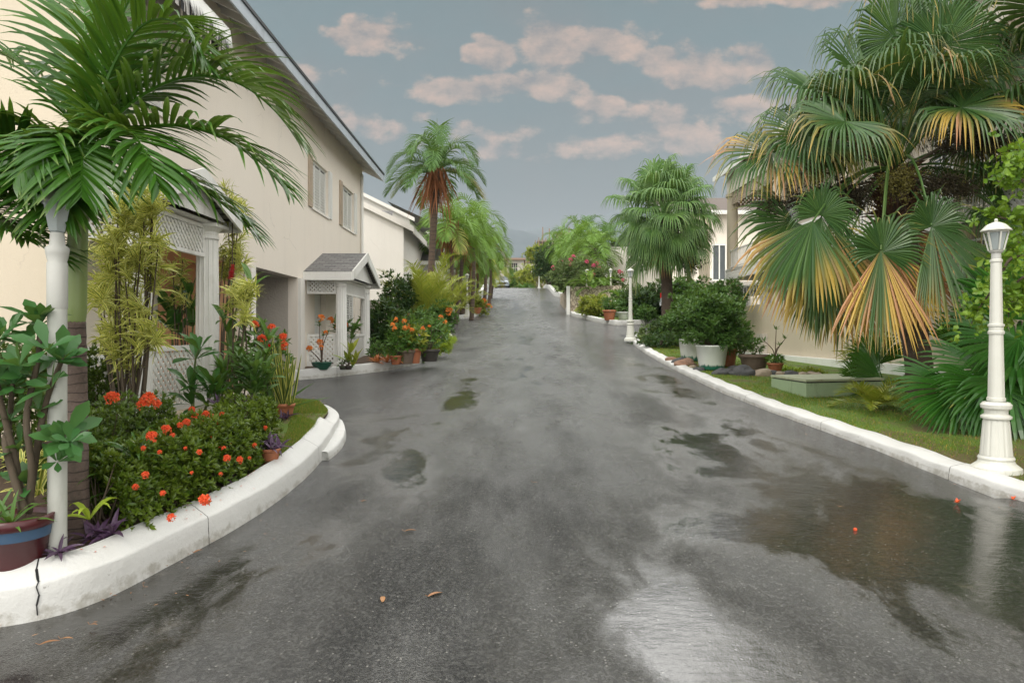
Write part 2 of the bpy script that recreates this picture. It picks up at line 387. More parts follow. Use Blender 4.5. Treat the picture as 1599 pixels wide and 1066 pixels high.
M['lf_yellow'] = leafmat('yellow_green_leaf', (.15, .23, .025), (.38, .38, .05), rough=.4)
M['lf_areca'] = leafmat('areca_leaf', (.13, .21, .02), (.42, .42, .05), tip=(.42, .36, .06), tip0=.85, rough=.4)
M['lf_green'] = leafmat('green_leaf', (.035, .11, .015), (.11, .22, .035), rough=.4)
M['lf_dark'] = leafmat('dark_green_leaf', (.015, .05, .012), (.045, .10, .022), rough=.4)
M['lf_mid'] = leafmat('mid_green_leaf', (.04, .12, .02), (.12, .22, .05), rough=.4)
M['lf_bougain'] = leafmat('bougainvillea_leaf', (.06, .13, .03), (.18, .23, .08), rough=.5)
M['lf_orange'] = leafmat('orange_bromeliad_leaf', (.42, .10, .035), (.62, .24, .10), rough=.4)
M['lf_grass'] = leafmat('grass_blade', (.08, .17, .015), (.20, .30, .035), rough=.6, trans=.35)
M['lf_fallen'] = leafmat('fallen_leaf', (.24, .10, .04), (.36, .18, .07), rough=.5, trans=.05)
# ------------------------------------------------------------------ road and ground materials
def road_mat():
    m, t, b, o = mat('wet_asphalt'); p = t.pos(); x, y, z = t.sep(p)[0:3]
    pf = t.comb(x, y, 0)
    agg = t.vor(pf, 95); agg2 = t.noise(pf, 160, 3, .7)
    cv = t.node('ShaderNodeTexVoronoi', feature='F1'); t.put(cv.inputs['Vector'], pf); cv.inputs['Scale'].default_value = 62
    base = t.mix(t.noise(pf, .55, 5, .6), (.008, .0082, .0085), (.018, .0185, .019))
    base = t.mix(t.m('POWER', t.sep(cv.outputs['Color'])[1], 2.2), t.mix(.5, base, (.018, .018, .018)), t.mix(.42, base, (.17, .17, .16)))
    base = t.mix(t.m('MULTIPLY', t.ss(agg2, .5, .72), .7), base, (.12, .12, .115))
    cellc = t.node('ShaderNodeTexVoronoi', feature='F1'); t.put(cellc.inputs['Vector'], pf); cellc.inputs['Scale'].default_value = 42
    spk = t.m('MULTIPLY', t.ss(t.sep(cellc.outputs['Color'])[0], .93, .95), t.ss(cellc.outputs['Distance'], .34, .22))
    base = t.mix(t.m('MULTIPLY', spk, .6), base, (.34, .33, .30))
    # puddle map: world-space patches with ragged edges
    md = None
    for (cx, cy, rx, ry, a) in [(1.1, 4.0, 1.0, 1.5, 1), (2.2, 5.6, 1.5, 1.0, 1), (3.4, 5.0, 1.6, 2.2, .9), (-1.55, 5.4, .5, .8, .8), (-2.6, 3.5, 1.3, .5, .95),
            (-1.15, 7.6, .42, 2.2, .95), (3.2, 9.0, .9, 3.2, .75), (-.9, 12.5, .5, 3.5, .8), (-2.1, 10.5, .6, 1.4, .6), (.2, 16, .8, 6, .55),
            (.6, 26, 1.0, 8, .6), (-.2, 3.0, .9, .35, .6), (3.4, 5.4, 2.0, 3.0, 1.25), (-2.2, 4.4, .9, 1.5, 1.05), (2.6, 8.0, 1.2, 2.6, .95), (-1.7, 9.0, .5, 2.4, .85), (3.3, 14, .7, 5, .8), (2.9, 15, .6, 5, .55), (.5, 48, 1.5, 14, .5)]:
        d = t.vm('MULTIPLY', t.vm('SUBTRACT', pf, (cx, cy, 0)), (1/rx, 1/ry, 0))
        L = t.m('MULTIPLY', t.m('SUBTRACT', 1.25, t.vm('LENGTH', d)), a)
        md = L if md is None else t.m('SMOOTH_MAX', md, L, .3)
    pn = t.noise(t.vm('MULTIPLY', pf, (1, .55, 1)), 1.5, 7, .66, .4)
    wet = t.ss(t.m('ADD', md, t.m('MULTIPLY', t.m('SUBTRACT', pn, .5), 2.9)), -.35, 1.05)
    film = t.ss(t.m('ADD', t.noise(t.vm('MULTIPLY', pf, (1, .3, 1)), 1.1, 6, .62), t.m('MULTIPLY', t.ss(y, 4.5, 9), .10)), .40, .70)    # thin film that drains along the road
    side = t.ss(t.m('ABSOLUTE', t.m('SUBTRACT', x, t.m('MULTIPLY', t.m('SUBTRACT', pn, .5), 1.5))), 1.7, 2.9); side = t.m('MULTIPLY', side, t.ss(y, 3.5, 6))
    fine = t.ss(agg2, .30, .62)
    rough = t.mixf(wet, t.mixf(side, t.mixf(film, t.mixf(fine, .50, .36), t.mixf(fine, .34, .24)), t.mixf(fine, .20, .10)), .04)
    col = t.mix(t.m('MULTIPLY', wet, .5), base, (.022, .019, .014))
    silt = t.m('MULTIPLY', t.ss(t.noise(pf, 2.1, 5, .7), .60, .72), t.ss(t.m('ABSOLUTE', t.m('ADD', x, .2)), 1.3, 2.2))
    col = t.mix(t.m('MULTIPLY', silt, .3), col, (.15, .13, .10))
    t.put(b.inputs['Base Color'], col); t.put(b.inputs['Roughness'], rough); b.inputs['IOR'].default_value = 1.5
    t.put(b.inputs['Specular IOR Level'], t.mixf(wet, t.mixf(side, t.mixf(film, .30, 1.9), .75), 1.0))
    hb = t.m('ADD', t.m('MULTIPLY', agg, -1), t.m('MULTIPLY', agg2, .9))
    dry = t.m('SUBTRACT', 1, t.m('MULTIPLY', wet, .975))
    rip = t.noise(t.vm('MULTIPLY', pf, (.8, 2.2, 1)), 11, 4, .62, .6)
    h = t.m('ADD', t.m('MULTIPLY', hb, t.m('MULTIPLY', dry, t.mixf(film, .026, .017))), t.m('MULTIPLY', rip, t.mixf(wet, .0045, .0026)))
    h = t.m('ADD', h, t.m('MULTIPLY', t.noise(pf, 2.3, 3), .012))
    t.put(b.inputs['Normal'], t.bump(h, .62, 1.0))
    return m
def lawn_mat():
    m, t, b, o = mat('lawn'); p = t.pos(); x, y, z = t.sep(p)[0:3]
    c = t.mix(t.noise(p, 1.3, 6, .65), (.075, .155, .012), (.15, .22, .025))
    c = t.mix(t.m('MULTIPLY', t.ss(t.noise(p, 40, 4, .7), .4, .7), .5), c, (.03, .075, .008))
    brown = t.ss(t.m('ADD', t.noise(p, 1.6, 6, .7), t.m('MULTIPLY', t.ss(y, 10.5, 6.5), .22)), .52, .66)
    c = t.mix(t.m('MULTIPLY', brown, .8), c, (.13, .085, .04))
    t.put(b.inputs['Base Color'], c); b.inputs['Roughness'].default_value = .85
    t.put(b.inputs['Normal'], t.bump(t.noise(p, 70, 4, .7), .9, .02)); return m
def kerb_mat():
    m, t, b, o = mat('painted_kerb'); p = t.pos()
    a = t.node('ShaderNodeAttribute', attribute_name='leaf'); sc = t.node('ShaderNodeSeparateColor'); t.l.new(a.outputs['Color'], sc.inputs[0]); low = sc.outputs[2]
    c = t.mix(t.noise(p, 3, 5, .6), (.66, .66, .64), (.53, .53, .50))
    gr = t.m('MULTIPLY', t.ss(t.m('ADD', t.noise(p, 9, 6, .75), t.m('MULTIPLY', t.ss(low, .5, 1.1), .34)), .66, .95), .6)
    c = t.mix(gr, c, (.24, .22, .17))
    c = t.mix(t.m('MULTIPLY', t.ss(t.noise(p, 30, 5, .8), .64, .76), .4), c, (.30, .27, .22))
    chip = t.ss(t.noise(p, 5.5, 7, .78), .655, .68); c = t.mix(t.m('MULTIPLY', chip, .75), c, (.30, .29, .27))
    jt = t.ss(t.m('ABSOLUTE', t.m('SUBTRACT', t.m('FRACT', t.m('ADD', t.m('DIVIDE', sc.outputs[0], 2.4), t.m('MULTIPLY', t.noise(p, 20, 2), .006))), .5)), .0022, .0009); c = t.mix(jt, c, (.07, .065, .055))
    t.put(b.inputs['Base Color'], c); b.inputs['Roughness'].default_value = .6
    t.put(b.inputs['Normal'], t.bump(t.m('ADD', t.noise(p, 9, 5, .6), t.m('MULTIPLY', t.noise(p, 60, 3, .7), .3)), .45, .02)); return m
def shingle_mat(name, axis, c1=(.25, .245, .235), c2=(.13, .13, .13), ch=.10):
    m, t, b, o = mat(name); p = t.pos(); xyz = t.sep(p)
    br = t.node('ShaderNodeTexBrick'); t.put(br.inputs['Vector'], t.comb(xyz[axis], xyz[2], 0))
    t.put(br.inputs['Color1'], c1); t.put(br.inputs['Color2'], c2); t.put(br.inputs['Mortar'], (.03, .03, .03))
    br.inputs['Scale'].default_value = 1; br.inputs['Brick Width'].default_value = .22; br.inputs['Row Height'].default_value = ch*.5
    br.inputs['Mortar Size'].default_value = .008; br.inputs['Bias'].default_value = 0
    c = t.mix(t.m('MULTIPLY', t.noise(p, 5, 5, .7), .6), br.outputs['Color'], (.20, .19, .18))
    t.put(b.inputs['Base Color'], c); b.inputs['Roughness'].default_value = .85
    t.put(b.inputs['Normal'], t.bump(t.m('ADD', br.outputs['Fac'], t.noise(p, 40, 3)), .6, -.01)); return m
M['road'] = road_mat(); M['lawn'] = lawn_mat(); M['kerb'] = kerb_mat()
M['shingle'] = shingle_mat('grey_shingles', 0); M['shingle_y'] = shingle_mat('grey_shingles_long', 1)
m_, t_, b_, o_ = mat('hillside'); p_ = t_.pos()
c_ = t_.mix(t_.ss(t_.noise(p_, .006, 6, .6), .4, .6), (.012, .028, .035), (.03, .05, .055)); t_.put(b_.inputs['Base Color'], c_); b_.inputs['Roughness'].default_value = .9; M['hill'] = m_
m_, t_, b_, o_ = mat('open_ground'); p_ = t_.pos()
c_ = t_.mix(t_.noise(p_, .08, 6, .6), (.06, .08, .035), (.12, .11, .06)); t_.put(b_.inputs['Base Color'], c_); b_.inputs['Roughness'].default_value = .9; M['ground'] = m_
m_, t_, b_, o_ = mat('rubble_wall'); p_ = t_.pos(); d_ = t_.vor(p_, 4.5, 'DISTANCE_TO_EDGE'); cc_ = t_.vor(p_, 4.5, 'F1', 'Color')
c_ = t_.mix(t_.sep(cc_)[0], (.60, .52, .40), (.42, .35, .26)); c_ = t_.mix(t_.ss(d_, .0, .07), (.12, .09, .07), c_)
t_.put(b_.inputs['Base Color'], c_); b_.inputs['Roughness'].default_value = .9; t_.put(b_.inputs['Normal'], t_.bump(t_.ss(d_, 0, .14), .9, .05)); M['rubble'] = m_
m_, t_, b_, o_ = mat('striped_canvas'); p_ = t_.pos(); s_ = t_.sep(p_)
f_ = t_.m('GREATER_THAN', t_.m('FRACT', t_.m('MULTIPLY', t_.m('ADD', s_[1], t_.m('MULTIPLY', s_[0], -1.0)), 3.6)), .5)
t_.put(b_.inputs['Base Color'], t_.mix(f_, (.012, .012, .014), (.55, .53, .50))); b_.inputs['Roughness'].default_value = .7; M['canvas'] = m_

# ------------------------------------------------------------------ ground, hills, road
yy = np.concatenate([np.linspace(-60, 100, 81), np.linspace(105, 400, 40), np.geomspace(420, 2600, 30)])
xx = np.concatenate([-np.geomspace(5000, 22, 16), np.linspace(-20, 24, 12), np.geomspace(28, 5000, 16)])
X, Y = np.meshgrid(xx, yy, indexing='ij')
Z = g(Y)-.22-1.0*sm(X, 1, 3)*(1-sm(X, 30, 40))*sm(Y, 2, 8)*(1-sm(Y, 29, 36))-.45*sm(np.abs(X), 10, 30)*sm(Y, 60, 90)+ (Y > 300)*6*np.sin(X/90)*sm(Y, 300, 600)
struct('ground', MB().sheet(X, Y, Z), M['ground'], True)
X, Y = np.meshgrid(np.linspace(-7000, 7000, 120), np.linspace(2300, 6000, 30), indexing='ij')
rid = 150+430*sm(Y, 2500, 4300)*(1-.4*sm(Y, 4600, 6000))
Z = rid*(1+.16*np.sin(X/620+1.2)+.08*np.sin(X/230+Y/400)+.045*np.sin(X/97+Y/120+2))+ 90*sm(X, 200, 900)
struct('hills', MB().sheet(X, Y, Z), M['hill'], True)
X, Y = np.meshgrid(np.linspace(-15, 22, 75), np.concatenate([np.linspace(-12, 12, 97), np.linspace(12.5, 104, 160)]), indexing='ij')
crown = .05*np.cos(np.clip((X-1)/4, -1.57, 1.57))+.008*np.sin(X*1.9+Y*.7)+.006*np.sin(X*.8-Y*1.3)
inside = (X > 4.9)*(Y > 6.5)*(Y < 28.7)
struct('road', MB().sheet(X, Y, np.where(inside, np.minimum(g(Y)+crown-.05, zR(X, Y)-.25), g(Y)+crown-.05)), M['road'], True)

def smooth_path(pts, n=10):
    P = np.array(pts, float); out = []
    for i in range(len(P)-1):
        a = P[max(i-1, 0)]; b = P[i]; c = P[i+1]; d = P[min(i+2, len(P)-1)]
        for s in np.linspace(0, 1, n, endpoint=False):
            out.append(.5*((2*b)+(-a+c)*s+(2*a-5*b+4*c-d)*s*s+(-a+3*b-3*c+d)*s**3))
    out.append(P[-1]); return np.array(out)
def even_path(path, sig=.22):
    A = np.array(path, float); s = np.r_[0, np.cumsum(np.linalg.norm(np.diff(A, axis=0), axis=1))]; n = int(min(420, max(50, s[-1]/.07))); q = np.linspace(0, s[-1], n)
    sig = max(sig, 1.2*s[-1]/n); P = np.column_stack([np.interp(q, s, A[:, k]) for k in (0, 1)]); W = np.exp(-.5*((q[:, None]-q[None])/sig)**2)
    for e in (0, -1):                      # reflect at the ends so they stay put
        R_ = 2*P[e]-P; W2 = np.exp(-.5*((q[:, None]-(2*q[e]-q)[None])/sig)**2); W2[:, e] = 0; P_ = R_; W_ = W2
        if e == 0: num, den = W@P+W2@R_, W.sum(1)+W2.sum(1)
        else: num, den = num+W2@R_, den+W2.sum(1)
    return num/den[:, None]
def kerb(name, path, h, wdt, side, mt, lump=.006, gaps=(), base=None, lo_=.0):
    """path = outer foot line (x, y); side=+1 puts the kerb body on the left of the walking direction"""
    P = even_path(path)
    T = nrm(np.gradient(P, axis=0)); Nn = np.stack([-T[:, 1], T[:, 0]], 1)*side
    z0 = g(P[:, 1]) if base is None else base(P)
    prof = [(-.004, -.12, 1), (0, .02, 1), (.006, (h-lo_)*.55, .55), (.010, h-lo_-.022, .2), (.016, h-lo_-.006, 0), (.034, h-lo_+.002, 0), (wdt*.5, h-lo_*.45, 0), (wdt-.03, h, 0), (wdt-.008, h-.010, .1), (wdt, h-.05, .4), (wdt, -.1, 1)]
    V = []; A = []
    rr = np.random.RandomState(len(P)+int(h*100))
    for k, (o_, z_, lo) in enumerate(prof):
        s_ = np.cumsum(rr.randn(len(P)))*.3; l1 = lump*np.sin(np.arange(len(P))*.9+k*.6)*rr.rand(len(P)); 
        off = o_+l1*.7; V.append(np.column_stack([P+Nn*off[:, None], z0+z_+lump*.8*np.sin(np.arange(len(P))*.55+k*.3)*(z_ > .03)]))
        A.append(np.column_stack([np.r_[0, np.cumsum(np.linalg.norm(np.diff(P, axis=0), axis=1))], np.full(len(P), .5), np.full(len(P), lo), np.zeros(len(P))]))
    V = np.stack(V, 1); A = np.stack(A, 1); mb = MB(); n = len(P); k = len(prof)
    i, j = np.meshgrid(np.arange(n-1), np.arange(k-1), indexing='ij'); q = (i*k+j).ravel()
    F = np.stack([q, q+1, q+k+1, q+k], 1)
    mb.add(V.reshape(-1, 3), F, A.reshape(-1, 4))
    caps = []
    for e in (0, (n-1)*k): caps += [(e+1, e+2, e+9, e+10) if 0 else (e, e+1, e+9, e+10), (e+1, e+2, e+8, e+9), (e+2, e+3, e+7, e+8), (e+3, e+4, e+6, e+7)]
    mb.F[0] = np.vstack([mb.F[0], np.array(caps)])
    ob = struct(name, mb, mt, True)
    return ob, P, Nn
px2 = lambda L: [gp(a, b)[:2] for a, b in L]
# left front bed
LF = [(-7.5, 3.95), (-5.2, 3.85)]+px2([(0, 975), (70, 962), (150, 938), (220, 900), (300, 858), (370, 822), (430, 785), (480, 745), (512, 708), (524, 685)])
kerbA, PA, NA = kerb('kerb', LF, .29, .22, 1, M['kerb'], .005, lo_=.09)
tip = PA[-1]
LR = [tuple(PA[-1]), (-2.42, 9.7), (-2.75, 10.45), (-3.3, 10.9), (-4.0, 11.05), (-5.2, 11.1)]
kerbB, PB, NB = kerb('kerb', LR, .22, .20, 1, M['kerb'], .005, lo_=.03)
kerb('kerb', [(-2.12, 7.9), (-2.10, 8.4), (-2.20, 9.1), (-2.42, 9.85), (-2.75, 10.4)], .09, .2, 1, M['kerb'])
# left bed surface
def bed(name, outline, zf, mt, step=.12, smooth=True):
    """ground surface filling an outline, z from zf(x, y)"""
    Pn = np.array(outline); c = Pn.mean(0); mb = MB(); n = len(Pn); R = 14
    V = []
    for r in range(R+1):
        q = c+(Pn-c)*(r/R); V.append(np.column_stack([q, zf(q[:, 0], q[:, 1])]))
    V = np.stack(V); i, j = np.meshgrid(np.arange(R), np.arange(n), indexing='ij'); jn = (j+1) % n
    F = np.stack([(i*n+j).ravel(), (i*n+jn).ravel(), ((i+1)*n+jn).ravel(), ((i+1)*n+j).ravel()], 1)
    mb.add(V.reshape(-1, 3), F); return struct(name, mb, mt, smooth)
zL = lambda x, y: g(y)+.235+.02*np.sin(np.asarray(x)*5)*np.sin(np.asarray(y)*4)
inn = np.vstack([(PA+NA*.17)[1:-4], (PB+NB*.16)[6:]])
outl = np.vstack([inn, [(-7.6, 11.2), (-10, 8), (-10, 4.2)]])
bed('garden_soil', outl, zL, M['soil'])
lawnpts = [p for p in inn if p[1] > 6.7 and p[0] > -4.6]
lp = np.vstack([np.array(lawnpts), [(-4.55, 10.95), (-4.5, 9.9), (-3.7, 8.6), (-3.1, 7.6), (-2.7, 6.7)]])
lp = np.array(lp); bed('lawn', lp, lambda x, y: zL(x, y)+.03, M['lawn'])
# second left island
L2 = [(-4.9, 14.75), (-4.62, 15.0)]+px2([(500, 589), (560, 582), (610, 577), (645, 570), (675, 561), (690, 551)])+[(-1.98, 21.6), (-2.05, 24), (-2.35, 26.5), (-3.0, 28.8), (-4.6, 29.6), (-6.5, 29.8)]
k2, P2, N2 = kerb('kerb', L2, .20, .20, 1, M['kerb'], .01)
zL2 = lambda x, y: g(y)+.15
bed('garden_soil', np.vstack([(P2+N2*.15)[6:-6], [(-7, 29.4), (-7, 15.4)]]), zL2, M['soil'])
L3 = [(-7, 39.5), (-4.8, 39.7)]+[(-3.5, 40.3), (-2.4, 43.2), (-2.1, 45.5), (-2.4, 48.5), (-3.5, 51), (-6, 52.5)]
k3, P3, N3 = kerb('kerb', L3, .22, .28, 1, M['kerb'], .012)
bed('garden_soil', np.vstack([(P3+N3*.2)[3:-3], [(-9, 52), (-9, 40)]]), lambda x, y: g(y)+.16, M['ground'])
L4 = [(-8, 63), (-5, 63.4), (-3.3, 65), (-2.9, 68), (-3.0, 76), (-3.0, 90)]
k4, P4, N4 = kerb('kerb', L4, .5, .35, 1, M['kerb'], .012)
bed('garden_soil', np.vstack([(P4+N4*.25)[3:], [(-12, 90), (-12, 64)]]), lambda x, y: g(y)+.42, M['lawn'])
# right-hand garden
R1 = [(6.8, 4.6), (5.9, 5.4)]+px2([(1640, 797), (1560, 768), (1500, 750), (1400, 712), (1300, 676), (1200, 641), (1130, 612), (1060, 580), (1010, 553), (990, 537)])+[(4.62, 26.6), (5.3, 28.1), (6.6, 28.9), (9.0, 29.2), (12, 29.3)]
kr, PR, NR = kerb('kerb', R1, .135, .23, -1, M['kerb'], .010, lo_=.035)
inR = (PR+NR*.17)
bed('lawn', np.vstack([inR[2:], [(15, 29), (15, 4)]]), zR, M['lawn'])
rb = px2([(894, 494), (912, 497), (930, 502), (962, 507), (1008, 505), (1043, 500)])
R2 = [(3.9, 50), (4.0, 47.5)]+rb+[(12, 41), (16, 42)]
k5, P5, N5 = kerb('kerb', R2, .22, .3, 1, M['kerb'], .012)
bed('garden_soil', np.vstack([(P5+N5*.2)[2:-2], [(16, 50)]]), lambda x, y: g(y)+.17, M['lawn'])
R3 = [(12, 60.5), (7, 60.8), (4.6, 62), (4.1, 66), (4.2, 76), (4.2, 90)]
k6, P6, N6 = kerb('kerb', R3, .45, .35, -1, M['kerb'], .012)
bed('garden_soil', np.vstack([(P6+N6*.25)[3:], [(13, 90), (13, 61.5)]]), lambda x, y: g(y)+.38, M['lawn'])
# jagged crack across the front kerb and two joints
def crack(i, mt, w0, jag, kk=PA, nn=NA, h=.29):
    T = nrm(kk[i+1]-kk[i]); b0 = kk[i]; path = []
    for (o_, z_) in [(-.008, .0), (-.006, .06), (-.003, .12), (.002, .17), (.012, .198), (.036, .206), (.11, .250), (.19, .290)]:
        q = b0+nn[i]*o_+T*random.uniform(-jag, jag); path.append((q[0], q[1], float(g(b0[1]))+z_+.003))
    mb = MB()
    for a, b in zip(path, path[1:]):
        t3 = np.array((T[0], T[1], 0))*w0*random.uniform(.6, 1.4)/2; a, b = np.array(a), np.array(b)
        mb.quad(a-t3, a+t3, b+t3, b-t3)
    tag(obj('kerb_crack', mb, mt), kind='structure')
near = lambda px, py: int(np.argmin(np.linalg.norm(PA-np.array(gp(px, py)[:2]), axis=1)))
crack(near(70, 962), M['dark'], .012, .012)

# ------------------------------------------------------------------ building helpers
def wall_x(mb, xw, y0, y1, z0, z1, holes=(), depth=.2, side=-1):
    """wall on the plane x=xw with rectangular holes (ya, yb, za, zb); reveals go to xw+side*depth"""
    ys = sorted({y0, y1, *[h[0] for h in holes], *[h[1] for h in holes]}); zs = sorted({z0, z1, *[h[2] for h in holes], *[h[3] for h in holes]})
    for a, b in zip(ys, ys[1:]):
        for c, d in zip(zs, zs[1:]):
            my, mz = (a+b)/2, (c+d)/2
            if any(h[0] < my < h[1] and h[2] < mz < h[3] for h in holes): continue
            mb.quad((xw, a, c), (xw, b, c), (xw, b, d), (xw, a, d))
    for (a, b, c, d) in holes:
        q = xw+side*depth
        mb.quad((xw, a, c), (q, a, c), (q, a, d), (xw, a, d)); mb.quad((xw, b, c), (q, b, c), (q, b, d), (xw, b, d))
        mb.quad((xw, a, c), (xw, b, c), (q, b, c), (q, a, c)); mb.quad((xw, a, d), (xw, b, d), (q, b, d), (q, a, d))
    return mb
def wall_y(mb, yw, x0, x1, z0, z1, holes=(), depth=.2):
    t_ = wall_x(MB(), yw, x0, x1, z0, z1, holes, depth, 1)
    for V, F in zip(t_.V, t_.F): mb.add(V[:, (1, 0, 2)], F-0)
    return mb
def _fix(t_, mb):
    pass
def wall_y(mb, yw, x0, x1, z0, z1, holes=(), depth=.2):
    t_ = wall_x(MB(), yw, x0, x1, z0, z1, holes, depth, 1)
    V = np.concatenate(t_.V)[:, (1, 0, 2)]; F = np.concatenate(t_.F)
    return mb.add(V, F)
def lattice(parent, a, b, z0, z1, pitch=.11, sw=.04, fr=.06, name='lattice_panel', mt=None, th=.012):
    """framed lattice panel standing on the line a-b (x, y)"""
    mt = mt or M['trim']; a = np.array(a, float); b = np.array(b, float); Ln = np.linalg.norm(b-a); T = (b-a)/Ln; Nn = np.array((-T[1], T[0]))
    W, H = Ln-2*fr, z1-z0-2*fr; mb = MB()
    P3_ = lambda s, z, o: (a[0]+T[0]*(s+fr)+Nn[0]*o, a[1]+T[1]*(s+fr)+Nn[1]*o, z0+fr+z)
    up = (Nn[0], Nn[1], 0)
    for sg in (1, -1):
        c = -H if sg == 1 else 0
        q = c+(.0 if sg == 1 else pitch/2)
        while q < W+(0 if sg == 1 else H):
            # line s = q + sg*z
            zlo, zhi = 0, H
            if sg == 1: zlo = max(0, -q); zhi = min(H, W-q)
            else: zlo = max(0, q-W); zhi = min(H, q)
            if zhi-zlo > .03:
                mb.bar(P3_(q+sg*zlo, zlo, sg*th*.52), P3_(q+sg*zhi, zhi, sg*th*.52), sw, th, up)
            q += pitch
    o = obj(name, mb, mt, parent)
    f = MB(); e = .035
    f.bar((*a, z0+fr/2), (*b, z0+fr/2), e*1.6, fr); f.bar((*a, z1-fr/2), (*b, z1-fr/2), e*1.6, fr)
    for s in (fr/2, Ln-fr/2):
        q = a+T*s; f.bar((q[0], q[1], z0+fr), (q[0], q[1], z1-fr), fr, e*1.5, up)
    obj('frame', f, mt, o); return o
def flute(nf=14, dep=.075):
    return lambda a, i: 1-dep*np.abs(np.sin(a*nf/2))**.7*0+(-dep)*(np.cos(a*nf) > .1)
def column(parent, x, y, z0, z1, r=.13, mt=None):
    mt = mt or M['trim']; h = z1-z0; mb = MB()
    mb.box(x-r*1.35, x+r*1.35, y-r*1.35, y+r*1.35, z0, z0+.07)
    mb.lathe((x, y, 0), [(r*1.28, z0+.07), (r*1.32, z0+.10), (r*1.2, z0+.14), (r*1.02, z0+.16)], 24)
    n = 56; fl = lambda a, i: 1-.085*(np.sin(a*14) > -.2)
    mb.lathe((x, y, 0), [(r, z0+.16), (r*.97, z0+h*.5), (r*.90, z1-.20)], n, fl)
    mb.lathe((x, y, 0), [(r*.93, z1-.20), (r*.98, z1-.19), (r*.98, z1-.16), (r*.90, z1-.15), (r*.92, z1-.10), (r*1.25, z1-.05), (r*1.3, z1-.045)], 24)
    mb.box(x-r*1.35, x+r*1.35, y-r*1.35, y+r*1.35, z1-.045, z1-.002)
    return obj('column', mb, mt, parent)
def window(parent, x, y0, y1, z0, z1, out=1, name='window', panes=3, shutters=True):
    """window in a wall at plane x, set slightly back; out=+1 faces +x"""
    e = -out*.09; f = MB(); fw = .05
    f.box(x+e-.03, x+e+.03, y0, y1, z0, z0+fw); f.box(x+e-.03, x+e+.03, y0, y1, z1-fw, z1)
    for q in (y0, y1-fw): f.box(x+e-.03, x+e+.03, q, q+fw, z0+fw, z1-fw)
    for i in range(1, panes):
        q = y0+(y1-y0)*i/panes; f.box(x+e-.02, x+e+.025, q-.018, q+.018, z0+fw, z1-fw)
    w_ = obj(name, f, M['white'], parent)
    pn = MB().box(x+e-.012, x+e-.006, y0+fw, y1-fw, z0+fw, z1-fw); obj('pane', pn, M['glass'], w_)
    b = MB(); n = int((z1-z0-2*fw)/.075)      # louvre blades behind the bars
    for i in range(n):
        z = z0+fw+.03+i*.075; b.bar((x+e+out*.004, y0+fw+.004, z), (x+e+out*.004, y1-fw-.004, z), .012, .058, (out*.5, 0, 1))
    obj('louvres', b, M['white'], w_)
    s = MB().box(x-out*.06, x+out*.035, y0-.05, y1+.05, z0-.05, z0-.002); obj('sill', s, M['stucco_white'], w_)
    return w_
def gable_porch(parent, xw, xc, yA, yB, zf, zt, zr, low=.75, roofmat=None, entry=False, cols=True, latt=.34, cr=.13):
    ov = .30; ye0, ye1 = yA-ov, yB+ov; xe = xc+.32; ym = (yA+yB)/2; ze = zt+.16
    rf = MB()
    for (ya, yb) in ((ye0, ym), (ye1, ym)):
        a = (xw-.02, ya, ze); b = (xe, ya, ze); c = (xe, yb, zr); d = (xw-.02, yb, zr)
        rf.quad(a, b, c, d); lo = lambda p: (p[0], p[1], p[2]-.05); rf.quad(lo(a), lo(b), lo(c), lo(d)); rf.quad(a, b, lo(b), lo(a))
    ro = obj('porch_roof', rf, roofmat or M['shingle'], parent)
    for ya in (ye0, ye1): s = -1 if ya == ye0 else 1; obj('fascia', MB().box(xw, xe-.0, min(ya, ya+s*.03), max(ya, ya+s*.03), ze-.20, ze-.012), M['trim'], ro)
    bg = MB()
    for (ya, s) in ((ye0, 1), (ye1, -1)):
        bg.add([(xe, ya, ze-.20), (xe+.035, ya, ze-.20), (xe, ym, zr-.20), (xe+.035, ym, zr-.20), (xe, ya, ze+.015), (xe+.035, ya, ze+.015), (xe, ym, zr+.015), (xe+.035, ym, zr+.015)],
               [(0, 2, 6, 4), (1, 3, 7, 5), (0, 1, 3, 2), (4, 5, 7, 6), (0, 1, 5, 4)])
    obj('barge_board', bg, M['trim'], ro)
    gb = MB().add([(xc+.2, yA-.1, zt+.06), (xc+.2, yB+.1, zt+.06), (xc+.2, ym+.02, zr-.09), (xc+.2, ym-.02, zr-.09)], [(0, 1, 2, 3)])
    obj('gable_board', gb, M['trim'], ro)
    cb = MB().box(xw, xc+.1, yA-.1, yB+.1, zt+.02, zt+.05); obj('ceiling', cb, M['trim'], ro)
    column(parent, xc, yA, zf, zt+.02, cr); column(parent, xc, yB, zf, zt+.02, cr)
    lattice(parent, (xw, yA), (xc-.12, yA), zt-latt, zt+.0, .09, .03, .045)
    lattice(parent, (xc, yA+.13), (xc, yB-.13), zt-latt, zt+.0, .09, .03, .045)
    lattice(parent, (xw, yA), (xc-.12, yA), zf+.05, zf+.05+low)
    lattice(parent, (xc, yA+.13), (xc, yB-.13), zf+.05, zf+.05+low)
    sl = MB().box(xw, xc+.2, yA-.2, yB+.2, float(g(yA))-.2, zf); obj('floor', sl, M['tan'], parent)

